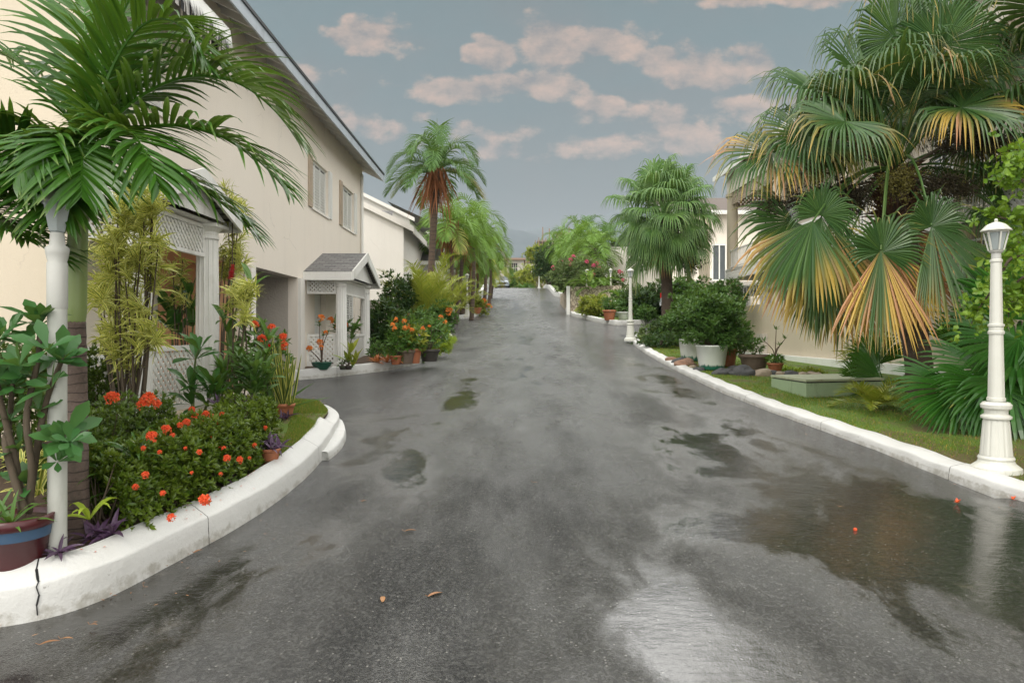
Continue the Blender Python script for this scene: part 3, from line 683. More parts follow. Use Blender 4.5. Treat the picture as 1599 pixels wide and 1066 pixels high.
# ------------------------------------------------------------------ house on the left, near
h1 = thing('white_house', 'large cream two-storey house with open carport, left of the road, nearest the viewer', 'house', (-4.8, 15, float(g(15))))
W1 = (16.35, 17.8, 5.02, 6.2); W2 = (19.25, 20.7, 5.04, 6.22); W3 = (19.7, 20.9, 2.25, 3.2); W0 = (8.3, 9.5, 5.0, 6.3)
mb = MB(); wall_x(mb, -4.8, 7.6, 21.9, .2, 7.34, [W0, W1, W2, W3, (9.25, 12.35, .95, 3.26), (12.6, 15.3, .6, 3.24), (16.6, 17.6, 1.25, 3.2)], .22)
mb.quad((-4.8, 21.9, .6), (-14, 21.9, .6), (-14, 21.9, 7.34), (-4.8, 21.9, 7.34))
mb.quad((-14, 7.6, .2), (-14, 21.9, .2), (-14, 21.9, 7.34), (-14, 7.6, 7.34))
mb.add([(-4.8, 21.9, 7.34), (-14, 21.9, 7.34), (-9.4, 21.9, 9.6), (-9.4, 21.9, 9.6)], [(0, 1, 2, 3)])
obj('wall', mb, M['stucco'], h1)
mb = MB(); mb.quad((-4.8, 7.6, .2), (-14, 7.6, .2), (-14, 7.6, 7.34), (-4.8, 7.6, 7.34)); mb.add([(-4.8, 7.6, 7.34), (-14, 7.6, 7.34), (-9.4, 7.6, 9.6), (-9.4, 7.6, 9.6)], [(0, 1, 2, 3)])
tag(obj('wall', mb, wallmat('end_wall', (.74, .66, .53), (.69, .60, .47)), h1), 'peach tinted end wall')
for b6 in ((-4.83, -4.74, 15.31, 15.62, .75, 3.237), (-4.83, -4.72, 12.37, 12.59, .6, 3.237)): obj('pilaster', MB().box(*b6), M['stucco_white'], h1)
# entry recess in peach
mb = MB(); mb.quad((-6.2, 9.25, .95), (-6.2, 12.35, .95), (-6.2, 12.35, 3.26), (-6.2, 9.25, 3.26)); mb.quad((-5.02, 12.35, .95), (-6.2, 12.35, .95), (-6.2, 12.35, 3.26), (-5.02, 12.35, 3.26))
mb.quad((-5.02, 9.25, .95), (-6.2, 9.25, .95), (-6.2, 9.25, 3.26), (-5.02, 9.25, 3.26)); mb.quad((-5.02, 9.25, 3.255), (-6.2, 9.25, 3.255), (-6.2, 12.35, 3.255), (-5.02, 12.35, 3.255)); mb.quad((-4.9, 9.25, .955), (-6.2, 9.25, .955), (-6.2, 12.35, .955), (-4.9, 12.35, .955))
obj('entry_recess', mb, M['peach'], h1)
d_ = obj('front_door', MB().box(-6.19, -6.14, 10.2, 11.1, .97, 2.95), simple('door_paint', (.35, .20, .12), .5), h1); obj('handle', MB().tube([(-6.13, 10.3, 1.95), (-6.08, 10.3, 1.95), (-6.08, 10.42, 1.95)], .012), M['tubemetal'], d_)
# carport
gz = lambda y: float(g(y))
mb = MB(); mb.quad((-5.02, 15.3, .6), (-11, 15.3, .6), (-11, 15.3, 3.24), (-5.02, 15.3, 3.24)); mb.quad((-11, 12.6, .5), (-11, 15.3, .5), (-11, 15.3, 3.24), (-11, 12.6, 3.24)); mb.quad((-5.02, 12.6, .6), (-11, 12.6, .6), (-11, 12.6, 3.24), (-5.02, 12.6, 3.24))
mb.quad((-5.02, 12.6, 3.235), (-11, 12.6, 3.235), (-11, 15.3, 3.235), (-5.02, 15.3, 3.235)); obj('carport', mb, M['rough'], h1)
for wd in (W0, W1, W2, W3): window(h1, -4.8, *wd)
for (y0, y1, z0, z1) in (W1, W2):
    for ya in (y0-.30, y1+.02): 
        s_ = MB().box(-4.797, -4.76, ya, ya+.28, z0-.02, z1+.03)
        for i in range(14): zz = z0+.04+i*(z1-z0-.05)/14; s_.box(-4.76, -4.752, ya+.04, ya+.24, zz, zz+.05)
        obj('shutter', s_, M['soffit'] if ya < y0 else M['white'], h1)
dd = obj('door', MB().box(-4.98, -4.93, 16.62, 17.58, 1.26, 3.18), M['white'], h1); obj('handle', MB().tube([(-4.93, 16.75, 2.2), (-4.86, 16.75, 2.2), (-4.86, 16.87, 2.2)], .012), M['tubemetal'], dd)
# roof, rafters
rf = MB(); S0, S1 = 6.2, 22.5
for (xa, za, xb, zb) in ((-4.24, 7.24, -9.4, 9.78), (-14.6, 7.24, -9.4, 9.78)):
    rf.quad((xa, S0, za), (xa, S1, za), (xb, S1, zb), (xb, S0, zb))
    rf.quad((xa, S1, za), (xa, S1, za-.03), (xb, S1, zb-.05), (xb, S1, zb))
ro = obj('roof', rf, M['shingle_y'], h1)
obj('fascia', MB().box(-4.26, -4.225, S0, S1, 6.99, 7.215), simple('fascia_paint', (.48, .53, .58), .5, (.38, .43, .48), 3, dirt=.4), ro)
obj('drip_edge', MB().box(-4.222, -4.20, S0, S1, 7.19, 7.25), M['dark'], ro)
bb = MB().add([(-4.25, S1, 7.20), (-4.25, S1+.03, 7.20), (-9.4, S1, 9.72), (-9.4, S1+.03, 9.72), (-4.25, S1, 7.0), (-4.25, S1+.03, 7.0), (-9.4, S1, 9.5), (-9.4, S1+.03, 9.5)], [(0, 2, 6, 4), (1, 3, 7, 5), (0, 1, 3, 2), (4, 5, 7, 6)])
obj('barge_board', bb, M['trim'], ro)
obj('soffit', MB().quad((-4.26, S0, 7.19), (-4.26, S1, 7.19), (-5.0, S1, 7.56), (-5.0, S0, 7.56)), M['soffit'], ro)
y = 6.6
while y < 22.3:
    obj('rafter', MB().bar((-4.27, y, 7.10), (-4.86, y, 7.38), .05, .14), M['trim'], ro); y += .52
# striped awning over the first upper window
aw = MB(); ya, yb = 7.85, 9.9
aw.quad((-4.78, ya, 6.9), (-4.78, yb, 6.9), (-4.1, yb, 6.35), (-4.1, ya, 6.35))
for i in range(14):
    q0 = ya+(yb-ya)*i/14; q1 = ya+(yb-ya)*(i+1)/14; aw.quad((-4.1, q0, 6.35), (-4.1, q1, 6.35), (-4.1, q1-.02, 6.02), (-4.1, q0+.02, 6.02))
for i in range(5):
    q0 = -4.78+.68*i/5; q1 = -4.78+.68*(i+1)/5
    for yq in (ya, yb): aw.quad((q0, yq, 6.9-(q0+4.78)*.81), (q1, yq, 6.9-(q1+4.78)*.81), (q1-.015, yq, 6.02), (q0+.015, yq, 6.02))
a_ = obj('awning', aw, M['canvas'], h1)
fr = MB(); n = 220; P = np.column_stack([np.full(n, -4.09), np.linspace(ya, yb, n), np.full(n, 6.40)]); fr.blades(P, (0.15, 0, -1), (1, 0, 0), rs.uniform(.2, .42, n), .012, 0, 2, P_STRAP); obj('fringe', fr, M['white'], a_)
gable_porch(h1, -4.8, -4.06, 7.4, 9.1, 1.02, 3.42, 3.98, .78, latt=.42, cr=.15)
gable_porch(h1, -4.8, -4.0, 16.0, 18.6, 1.17, 3.26, 4.02, .76)
obj('downpipe', MB().tube([(-4.74, 21.6, 7.0), (-4.74, 21.6, 3.3), (-4.74, 21.62, 1.5)], .04, 8), M['trim'], h1)

# ------------------------------------------------------------------ further houses on the left
h2 = thing('white_house', 'low white house with stepped gable walls behind the potted flowers, second on the left', 'house', (-6, 30, gz(30)))
mb = MB(); y0 = 28.0
mb.add([(-4.45, y0, 1.6), (-11, y0, 1.6), (-11, y0, 9.6), (-4.45, y0, 6.42)], [(0, 1, 2, 3)])
wall_x(mb, -4.45, y0, 44, 1.6, 6.42, [(38, 39.3, 4.2, 5.6), (41, 42.3, 4.2, 5.6)], .2)
mb.add([(-5.4, 36, 2), (-14, 36, 2), (-14, 36, 12.2), (-5.4, 36, 8.05)], [(0, 1, 2, 3)]); mb.quad((-5.4, 36, 6), (-5.4, 46, 6), (-5.4, 46, 8.05), (-5.4, 36, 8.05))
obj('wall', mb, M['stucco_white'], h2)
rf = MB()
rf.add([(-4.0, 27.8, 6.30), (-4.0, 34.5, 6.30), (-4.5, 34.5, 6.54), (-4.5, 27.8, 6.54), (-11, 27.8, 9.7), (-11, 34.5, 9.7), (-11, 34.5, 9.78), (-11, 27.8, 9.78)], [(0, 1, 2, 3), (3, 2, 5, 4)])
rf.add([(-5.1, 35.8, 8.0), (-5.1, 46, 8.0), (-14, 46, 12.35), (-14, 35.8, 12.35)], [(0, 1, 2, 3)])
r2 = obj('roof', rf, M['shingle_y'], h2)
f2 = MB().box(-4.03, -3.99, 27.8, 34.5, 6.06, 6.29); f2.add([(-4.0, 27.78, 6.34), (-4.0, 27.78, 6.12), (-11, 27.78, 9.55), (-11, 27.78, 9.80), (-4.0, 27.9, 6.34), (-4.0, 27.9, 6.12), (-11, 27.9, 9.55), (-11, 27.9, 9.8)], [(0, 1, 2, 3), (0, 3, 7, 4), (1, 2, 6, 5)])
f2.add([(-5.1, 35.75, 8.05), (-5.1, 35.75, 7.85), (-14, 35.75, 12.2), (-14, 35.75, 12.4)], [(0, 1, 2, 3)]); obj('fascia', f2, M['stucco_white'], r2)
obj('roof_vent', MB().add([(-5.9, 30, 7.25), (-5.3, 30, 6.95), (-5.35, 30.8, 7.5), (-6.1, 30.8, 7.55)], [(0, 1, 2, 3)]), M['shingle'], r2)
window(h2, -4.45, 38, 39.3, 4.2, 5.6); window(h2, -4.45, 41, 42.3, 4.2, 5.6)
gable_porch(h2, -4.45, -3.75, 33.4, 35.6, 3.3, 5.35, 6.25, .7)
bw = thing('garden_wall', 'low grey stained garden wall behind potted plants at the foot of the second house', 'wall', (-4.5, 24, gz(24)))
obj('panel', MB().box(-5.2, -4.0, 25.9, 26.06, 1.4, 3.15).box(-4.9, -4.75, 22, 25.9, 1.2, 3.1), M['rough'], bw); obj('coping', MB().box(-5.25, -3.95, 25.86, 26.1, 3.152, 3.2), M['stucco_white'], bw)
h3 = thing('white_house', 'white house wall seen through the row of slender palms on the left, third house back', 'house', (-6, 47, gz(47)))
mb = MB(); wall_y(mb, 47, -12, -4.6, 3, 9.0, [(-6.9, -5.9, 6.3, 7.6)], .2); wall_x(mb, -4.6, 47, 60, 3, 9.0, [(49, 50.4, 6.4, 7.8), (53, 54.4, 6.4, 7.8)], .2); obj('wall', mb, M['stucco_white'], h3)
for yq in (49, 53): window(h3, -4.6, yq, yq+1.4, 6.4, 7.8)
rf = MB().quad((-4.1, 46.6, 8.95), (-4.1, 60.4, 8.95), (-8.5, 60.4, 11), (-8.5, 46.6, 11)); rr_ = obj('roof', rf, M['shingle_y'], h3); obj('fascia', MB().box(-4.14, -4.1, 46.6, 60.4, 8.75, 8.94), M['trim'], rr_)
gable_porch(h3, -4.6, -3.9, 48, 50.2, 4.2, 6.3, 7.1, .7)
mb = MB(); h4 = thing('white_house', 'distant pale house at the top of the rise on the left, behind the last palms', 'house', (-8, 72, gz(72)))
wall_y(mb, 70, -16, -6, 6, 12, [(-8.5, -7, 8.6, 10)], .3); wall_x(mb, -6, 70, 84, 6, 12, [(73, 75, 8.6, 10)], .3); obj('wall', mb, M['stucco_white'], h4)
obj('roof', MB().quad((-5.4, 69.5, 11.95), (-5.4, 84.5, 11.95), (-11, 84.5, 14.5), (-11, 69.5, 14.5)), M['shingle_y'], h4); window(h4, -6, 73, 75, 8.6, 10)

# ------------------------------------------------------------------ long building on the right
hr = thing('apartment_building', 'long cream two-storey building with columns, balcony and lattice bands behind the big fan palm', 'building', (9, 18, 1.2))
XB, XW = 8.85, 10.3
mb = MB(); holes = [(y, y+1.3, 5.0, 6.9) for y in (6.5, 11.0, 15.5, 20.0, 24.6)]+[(y, y+1.6, 1.4, 3.4) for y in (8.5, 13.5, 18.5, 23.5)]
wall_x(mb, XW, -2, 28.3, .8, 9.2, holes, .2, 1); mb.quad((XW, 28.3, .8), (20, 28.3, .8), (20, 28.3, 9.2), (XW, 28.3, 9.2)); mb.quad((XW, -2, .5), (20, -2, .5), (20, -2, 9.2), (XW, -2, 9.2))
mb.add([(XW, 28.3, 9.2), (20, 28.3, 9.2), (15, 28.3, 12), (15, 28.3, 12)], [(0, 1, 2, 3)]); obj('wall', mb, M['stucco'], hr)
for h in holes: window(hr, XW, *h, out=-1, panes=4)
tw = MB(); wall_x(tw, XB-.08, 2, 27.3, .8, 3.02, [], .2, 1); tw.quad((XB-.08, 27.3, .8), (XW, 27.3, .8), (XW, 27.3, 3.02), (XB-.08, 27.3, 3.02)); tw.quad((XB-.08, 2, 3.02), (XB+.12, 2, 3.02), (XB+.12, 27.3, 3.02), (XB-.08, 27.3, 3.02))
tag(obj('patio_wall', tw, M['tan'], hr), 'tan rendered patio wall')
pl = MB().box(XB-.32, XB-.085, 1.5, 26.7, .4, 1.30); tag(obj('plinth', pl, M['white'], hr), 'white painted plinth')
for yq, zq in ((25.2, 1.302), (24.6, 1.50), (24.0, 1.72)):
    obj('block_step', MB().box(XB-.26, XB-.084, yq-.6, yq, 1.302, zq+.26), M['rough'], hr)
bd = MB().box(XB-.05, XW-.003, 2, 28.0, 4.16, 4.30); obj('balcony_slab', bd, M['stucco_white'], hr)
for i in range(10):
    ya, yb = 2+2.6*i, 2+2.6*(i+1); lattice(hr, (XB-.075, ya), (XB-.075, yb), 4.14, 4.58, .13, .05, .05)
rl = MB(); rl.box(XB, XB+.05, 2, 28, 5.30, 5.35); rl.box(XB, XB+.05, 2, 28, 4.64, 4.68)
yq = 2.0
while yq < 28: rl.box(XB+.01, XB+.04, yq, yq+.03, 4.68, 5.30); yq += .16
obj('balcony_railing', rl, M['trim'], hr)
rl = MB(); rl.box(XB, XB+.05, 2, 27.2, 3.75, 3.80); yq = 2.0
while yq < 27.2: rl.box(XB+.01, XB+.04, yq, yq+.03, 3.021, 3.75); yq += .35
obj('patio_railing', rl, M['tubemetal'], hr)
for yq in (4.5, 9.0, 13.5, 18.2, 23.0, 27.9):
    obj('column', MB().lathe((XB+.16, yq, 0), [(.24, .8), (.24, 4.12)], 20).lathe((XB+.16, yq, 0), [(.22, 4.59), (.21, 7.5), (.27, 7.55), (.27, 7.66)], 20), M['tan'], hr)
for i in range(6):
    ya, yb = 2+4.4*i, 2+4.4*(i+1); lattice(hr, (XB+.1, ya), (XB+.1, min(yb, 28)), 7.2, 7.65, .16, .06, .05, mt=M['soffit'])
lattice(hr, (XB+.1, 28.1), (XW+3, 28.1), 7.2, 7.65, .16, .06, .05, mt=M['soffit'])
obj('upper_wall', MB().box(XB+.02, XB+.2, 1.5, 28.2, 7.67, 8.5).box(XB+.2, 12, 28.0, 28.2, 7.67, 8.5), M['stucco'], hr)
rf = MB().quad((XB-.35, -3, 8.56), (XB-.35, 28.8, 8.56), (15, 28.8, 12), (15, -3, 12)); rr_ = obj('roof', rf, M['bronze'], hr)
obj('soffit', MB().quad((XB-.35, -3, 8.52), (XB-.35, 28.8, 8.52), (XW, 28.8, 9.0), (XW, -3, 9.0)), M['soffit'], rr_)
obj('fascia', MB().box(XB-.39, XB-.35, -3, 28.8, 8.35, 8.55), M['trim'], rr_)
# end building beyond the side road
he = thing('apartment_building', 'cream building beyond the side road, with a white window beside a round column', 'building', (12, 44, 3))
mb = MB(); wall_y(mb, 43, 9.9, 24, 2.5, 9.6, [(12.6, 13.5, 5.3, 7.6)], .2); wall_x(mb, 9.9, 43, 58, 2.5, 9.6, [], .2, 1); obj('wall', mb, M['stucco'], he)
f = MB().box(12.6, 13.5, 42.97, 43.03, 5.3, 5.38).box(12.6, 13.5, 42.97, 43.03, 7.52, 7.6)
for q in (12.6, 13.02, 13.42): f.box(q, q+.07, 42.97, 43.03, 5.38, 7.52)
wn = obj('window', f, M['white'], he); obj('pane', MB().box(12.6, 13.5, 43.05, 43.06, 5.3, 7.6), M['glass'], wn)
obj('column', MB().lathe((9.3, 33, 0), [(.26, 2.2), (.25, 7.6)], 20), M['tan'], he)
rf = MB().quad((9.0, 42.2, 9.6), (24, 42.2, 9.6), (24, 48, 11.5), (9.0, 48, 11.5)); rr_ = obj('roof', rf, M['bronze'], he); obj('fascia', MB().box(9.0, 24, 42.16, 42.2, 9.35, 9.59), M['trim'], rr_)
obj('balcony_slab', MB().box(9.5, 15, 32.8, 42.9, 4.3, 4.5), M['stucco_white'], he)
hq = thing('white_house', 'white house glimpsed behind the pink bougainvillea on the right of the crest', 'house', (9, 60, gz(60)))
mb = MB(); wall_y(mb, 57, 8.2, 20, 4, 9.2, [(9.5, 11, 6.6, 8)], .2); wall_x(mb, 8.2, 57, 74, 4, 9.2, [(60, 62, 6.6, 8)], .2, 1); obj('wall', mb, M['stucco_white'], hq)
rr_ = obj('roof', MB().quad((7.6, 56.5, 9.15), (7.6, 74, 9.15), (13, 74, 11.6), (13, 56.5, 11.6)), M['shingle_y'], hq); obj('fascia', MB().box(7.57, 7.6, 56.5, 74, 8.95, 9.14), M['trim'], rr_)
# rubble wall and its white post
rw = thing('stone_wall', 'pale rubble stone retaining wall under the pink bougainvillea, right of the road', 'wall', (4.2, 47, gz(47)))
mb = MB(); Xg, Yg = np.meshgrid(np.linspace(3.95, 6.3, 26), [0], indexing='ij'); zt_ = 4.5
X_ = np.linspace(3.95, 7.2, 30); Z_ = np.linspace(2.9, 5.15, 16); XX, ZZ = np.meshgrid(X_, Z_, indexing='ij'); mb.sheet(XX, 46.6+.03*np.sin(XX*9)*np.sin(ZZ*8)+(XX-3.95)*-.55, ZZ)
YY, ZZ = np.meshgrid(np.linspace(46.6, 56, 30), Z_, indexing='ij'); mb.sheet(3.95+.03*np.sin(YY*9)*np.sin(ZZ*8), YY, ZZ)
mb.quad((3.95, 46.6, 5.14), (7.2, 44.8, 5.14), (7.2, 56, 5.14), (3.95, 56, 5.14)); obj('masonry', mb, M['rubble'], rw)
obj('end_post', MB().box(3.72, 3.94, 46.4, 46.7, 3.1, 5.2), M['white'], rw)

# ------------------------------------------------------------------ beyond the crest
cb = thing('apartment_building', 'pale three-storey block with dark window grids beyond the crest of the road', 'building', (0, 150, 5))
x0, x1 = -2.6, 2.6; mb = MB(); wz = [(15.3, 17.4), (11.6, 13.6), (8.0, 9.6)]
wall_y(mb, 150, x0, x1, 3, 18.0, [(-2.3, -1.2, a, b) for a, b in wz]+[(-.6, 1.2, a, b) for a, b in wz], .4); mb.quad((x1, 150, 3), (x1, 162, 3), (x1, 162, 18), (x1, 150, 18)); mb.quad((x0, 150, 3), (x0, 162, 3), (x0, 162, 18), (x0, 150, 18)); obj('wall', mb, M['citywall'], cb)
for a, b in wz:
    for (xa, xb, nn_) in ((-2.3, -1.2, 2), (-.6, 1.2, 4)):
        f = MB()
        for i in range(nn_+1): q = xa+(xb-xa)*i/nn_; f.box(q-.05, q+.05, 150.1, 150.2, a, b)
        f.box(xa, xb, 150.08, 150.12, (a+b)/2-.06, (a+b)/2+.06); wn = obj('window', f, M['citywall'], cb); obj('pane', MB().box(xa, xb, 150.3, 150.34, a, b), M['dark'], wn)
for zq in (14.4, 10.7, 7.0): obj('balcony', MB().box(-2.8, 2.2, 149.0, 149.99, zq-.2, zq+.15), M['citywall'], cb)
obj('roof', MB().box(-3.1, 3.0, 149.2, 162.5, 18.01, 18.45), M['farroof'], cb)
cc = thing('apartment_building', 'grey block with narrow dark windows right of the three-storey block beyond the crest', 'building', (4.5, 175, 5))
mb = MB(); wall_y(mb, 175, 3.2, 9, 3, 20, [(4.2, 4.9, a, a+2.2) for a in (16.2, 12.4, 8.6)]+[(6.6, 7.6, a, a+2.2) for a in (16.2, 12.4, 8.6)], .4); mb.quad((3.2, 175, 3), (3.2, 185, 3), (3.2, 185, 20), (3.2, 175, 20)); obj('wall', mb, M['citywall'], cc)
for a in (16.2, 12.4, 8.6):
    for q in (4.2, 6.6): obj('window', MB().box(q, q+1, 175.2, 175.25, a, a+2.2), M['dark'], cc)
obj('roof', MB().box(3, 9.2, 174.6, 186, 20.02, 20.4), M['farroof'], cc)
ct = thing('unfinished_building', 'unfinished concrete building with bare scaffold poles above the trees beyond the crest', 'building', (7, 125, 5))
mb = MB()
for zq in (8.5, 12, 15.5, 18.6): mb.box(4.6, 12.5, 124, 134, zq, zq+.3)
for xq in (4.8, 7.2, 9.6, 12.0):
    for yq in (124.3, 129): mb.box(xq, xq+.4, yq, yq+.4, 4, 8.5); mb.box(xq, xq+.4, yq, yq+.4, 8.8, 12); mb.box(xq, xq+.4, yq, yq+.4, 12.3, 15.5); mb.box(xq, xq+.4, yq, yq+.4, 15.8, 18.6)
mb.box(7.6, 12.4, 124.6, 124.8, 12.3, 15.5); mb.box(5.2, 9.6, 127, 127.2, 15.8, 18.6); mb.box(8, 12.5, 125, 125.2, 18.9, 20.4)
obj('frame', mb, M['construct'], ct)
pp = MB()
for xq in np.arange(4.2, 9, .62): pp.tube([(xq, 123.3, 4), (xq+.03, 123.3, 18.5+random.uniform(0, 1.2))], .07, 6)
for zq in np.arange(7, 19, 1.8): pp.tube([(4.1, 123.25, zq), (8.0, 123.25, zq)], .05, 6)
for xq in (5.6, 6.8, 9.0, 10.4): pp.tube([(xq, 124.3, 18.9), (xq, 124.3, 21.3+random.uniform(-.5, 1.2))], .09, 6)
obj('scaffold_poles', pp, simple('scaffold', (.32, .22, .16), .8), ct)
for i in range(26):
    y = random.uniform(260, 900); x = random.uniform(-.055, .075)*y; ww = random.uniform(6, 12); hh = random.uniform(4, 9)
    z = gz(y); o_ = thing('hillside_building', 'tiny pale building on the hazy slope far beyond the crest', 'building', (x, y, z), 'pale buildings on the far slope')
    mb = MB().box(x-ww/2, x+ww/2, y, y+8, z-3, z+hh); wl_ = obj('wall', mb, M['citywall'], o_)
    dk = MB()
    for q in np.arange(-ww/2+1, ww/2-1, 2.4): dk.box(x+q, x+q+1.1, y-.05, y-.01, z+hh-2.6, z+hh-1.2); dk.box(x+q, x+q+1.1, y-.05, y-.01, z+hh-5, z+hh-3.8) if hh > 6 else None
    obj('window_row', dk, M['dark'], o_); obj('roof', MB().box(x-ww/2-.4, x+ww/2+.4, y-.5, y+8.4, z+hh+.01, z+hh+.5), random.choice([M['farroof'], M['citywall']]), o_)
# ------------------------------------------------------------------ plant kit
def rdir(n, r=rs): return nrm(r.randn(n, 3))
def rosettes(mb, C, Ax, m, L, W, open_=1.0, droop=.4, prof=P_LEAF, k=2, fold=.2, jit=.25, age=0, dr=None, r=rs):
    """m leaves round each centre C about axis Ax; open_ = how far leaves lean from the axis"""
    C = np.asarray(C, float).reshape(-1, 3); n = len(C); Ax = nrm(np.broadcast_to(Ax, (n, 3)))
    ref = np.where(np.abs(Ax[:, 2:3]) > .8, np.array((1., 0, 0)), np.array((0, 0, 1.)))
    S = nrm(np.cross(Ax, ref)); T = np.cross(Ax, S)
    a = (np.arange(m)*2.399)[None, :]+r.rand(n, 1)*6.28
    out = S[:, None]*np.cos(a)[..., None]+T[:, None]*np.sin(a)[..., None]
    lean = open_*(.35+.65*(np.arange(m)/max(m-1, 1)))[None, :, None]*(1+jit*r.randn(n, m, 1))
    D = nrm(Ax[:, None]*(1.05-np.clip(lean, 0, 2)*.62)+out*np.clip(lean, .05, 2))
    N = nrm(Ax[:, None]-out*.2+0*D)
    LL = L*(1+jit*r.randn(n, m)); LL = np.clip(LL, L*.4, L*1.6)
    P = C[:, None]+out*W*.15
    tint = np.clip(r.rand(n, 1)*.6+r.rand(n, m)*.4, 0, 1)
    ag = np.broadcast_to(np.asarray(age, float).reshape(-1, 1), (n, m)) if np.ndim(age) else np.full((n, m), float(age))
    mb.blades(P.reshape(-1, 3), D.reshape(-1, 3), N.reshape(-1, 3), LL.ravel(), W*(LL/L).ravel()**.7, droop, k, prof, fold, tint.ravel(), ag.ravel())
    return mb
def blob_pts(c, rad, n, shell=.55, r=rs, lump=.22):
    d = rdir(n, r); q = (shell+(1-shell)*r.rand(n))**.6
    l = 1+lump*np.sin(d[:, 0]*5+c[0]*7+2)*np.sin(d[:, 2]*6+c[1]*5)+lump*.6*np.sin(d[:, 1]*9+c[2]*3)
    return np.asarray(c)+d*np.asarray(rad)*(q*l)[:, None], d
def leafcloud(mb, c, rad, n, L, W, m=5, shell=.35, up=.5, **kw):
    P, d = blob_pts(c, rad, n, shell, lump=kw.pop('lump', .22)); ax = nrm(d*np.array((1, 1, .8))+np.array((0, 0, up))+.35*rs.randn(n, 3))
    return rosettes(mb, P, ax, m, L, W, **kw)
def twigs(base, c, rad, n, r0=.018, zlo=.3):
    mb = MB(); base = np.array(base, float)
    for i in range(n):
        e = np.array(c)+rdir(1)[0]*np.array(rad)*.75; mid = base*(.55)+e*.45+np.array((random.uniform(-.06, .06), random.uniform(-.06, .06), 0))
        b = base+np.array((random.uniform(-.04, .04), random.uniform(-.04, .04), 0)); tt = np.linspace(0, 1, 6)[:, None]
        P = (1-tt)**2*b+2*tt*(1-tt)*mid+tt**2*e; mb.tube(P, np.linspace(r0, r0*.35, 6), 5, False)
    return mb
def flower_head(c, r, n, petal=.012, axis=(0, -.3, 1)):
    """a dome of small four-petalled flowers"""
    mb = MB(); d = nrm(rs.randn(n, 3)*.75+np.array(axis)); P = np.array(c)+d*r*rs.uniform(.8, 1.05, (n, 1))
    rosettes(mb, P, d, 4, petal*1.25, petal, open_=1.5, droop=0, k=1, fold=0, jit=.1, prof=lambda t: 1-.5*t)
    return mb
def berries(mb, P, r):
    P = np.asarray(P); n = len(P); q = nrm(rs.randn(n, 3)); S = nrm(np.cross(q, rdir(n))); T = np.cross(q, S); rr = r*rs.uniform(.7, 1.2, (n, 1))
    V = np.stack([P+rr*(a*q+b*S+c*T)*.62 for a in (-1, 1) for b in (-1, 1) for c in (-1, 1)], 1)
    F = np.array([(0, 1, 3, 2), (4, 6, 7, 5), (0, 4, 5, 1), (2, 3, 7, 6), (0, 2, 6, 4), (1, 5, 7, 3)])
    return mb.add(V.reshape(-1, 3), (np.arange(n)[:, None, None]*8+F[None]).reshape(-1, 4))
def pinnate(mb, base, az, el, L, ll, lw, nl=40, droop=1.3, s0=.16, age=0, ldroop=.8, sag=.25, r0=.022, k=4, r=rs, curl=0, vee=.35):
    """one feather frond"""
    n = 26; d = np.array((math.sin(az)*math.cos(el), math.cos(az)*math.cos(el), math.sin(el))); P = [np.array(base, float)]
    side = nrm(np.cross(d, (0, 0, 1.))); ds = []
    for i in range(n):
        t_ = i/n; dd = nrm(d+np.array((0, 0, -1.))*droop*t_**1.4+side*curl*t_); ds.append(dd); P.append(P[-1]+dd*L/n)
    ds.append(ds[-1]); P = np.array(P); ds = np.array(ds)
    A0 = mb.n; mb.tube(P, np.linspace(r0, r0*.18, n+1), 5, False)
    mb.A[-1][:] = (.95, .5, .0, age)
    s = np.linspace(s0, .995, nl)+r.uniform(-.004, .004, nl); idx = s*n; i0 = np.minimum(idx.astype(int), n-1); fr = (idx-i0)[:, None]
    Q = P[i0]*(1-fr)+P[i0+1]*fr; T = nrm(ds[i0]*(1-fr)+ds[np.minimum(i0+1, n)]*fr); S = nrm(np.cross(T, np.array((0, 0, 1.))+0*T)); U = np.cross(S, T)
    for sg in (-1, 1):
        A = np.radians(72-44*s)+r.randn(nl)*.05
        D = T*np.cos(A)[:, None]+S*(sg*np.sin(A))[:, None]+U*(vee+.1*r.randn(nl))[:, None]
        LL = ll*(.42+.62*np.sin(PI*np.clip((s-s0)/(1-s0)*.86+.10, 0, 1)))*(1+.06*r.randn(nl)); LL = LL*(1-.45*np.clip((s-.85)/.15, 0, 1))
        mb.blades(Q, D, U, LL, lw, ldroop*(1+.25*r.randn(nl)), k, P_STRAP, .35, np.clip(.15+.6*r.rand(nl), 0, 1), age)
    return P
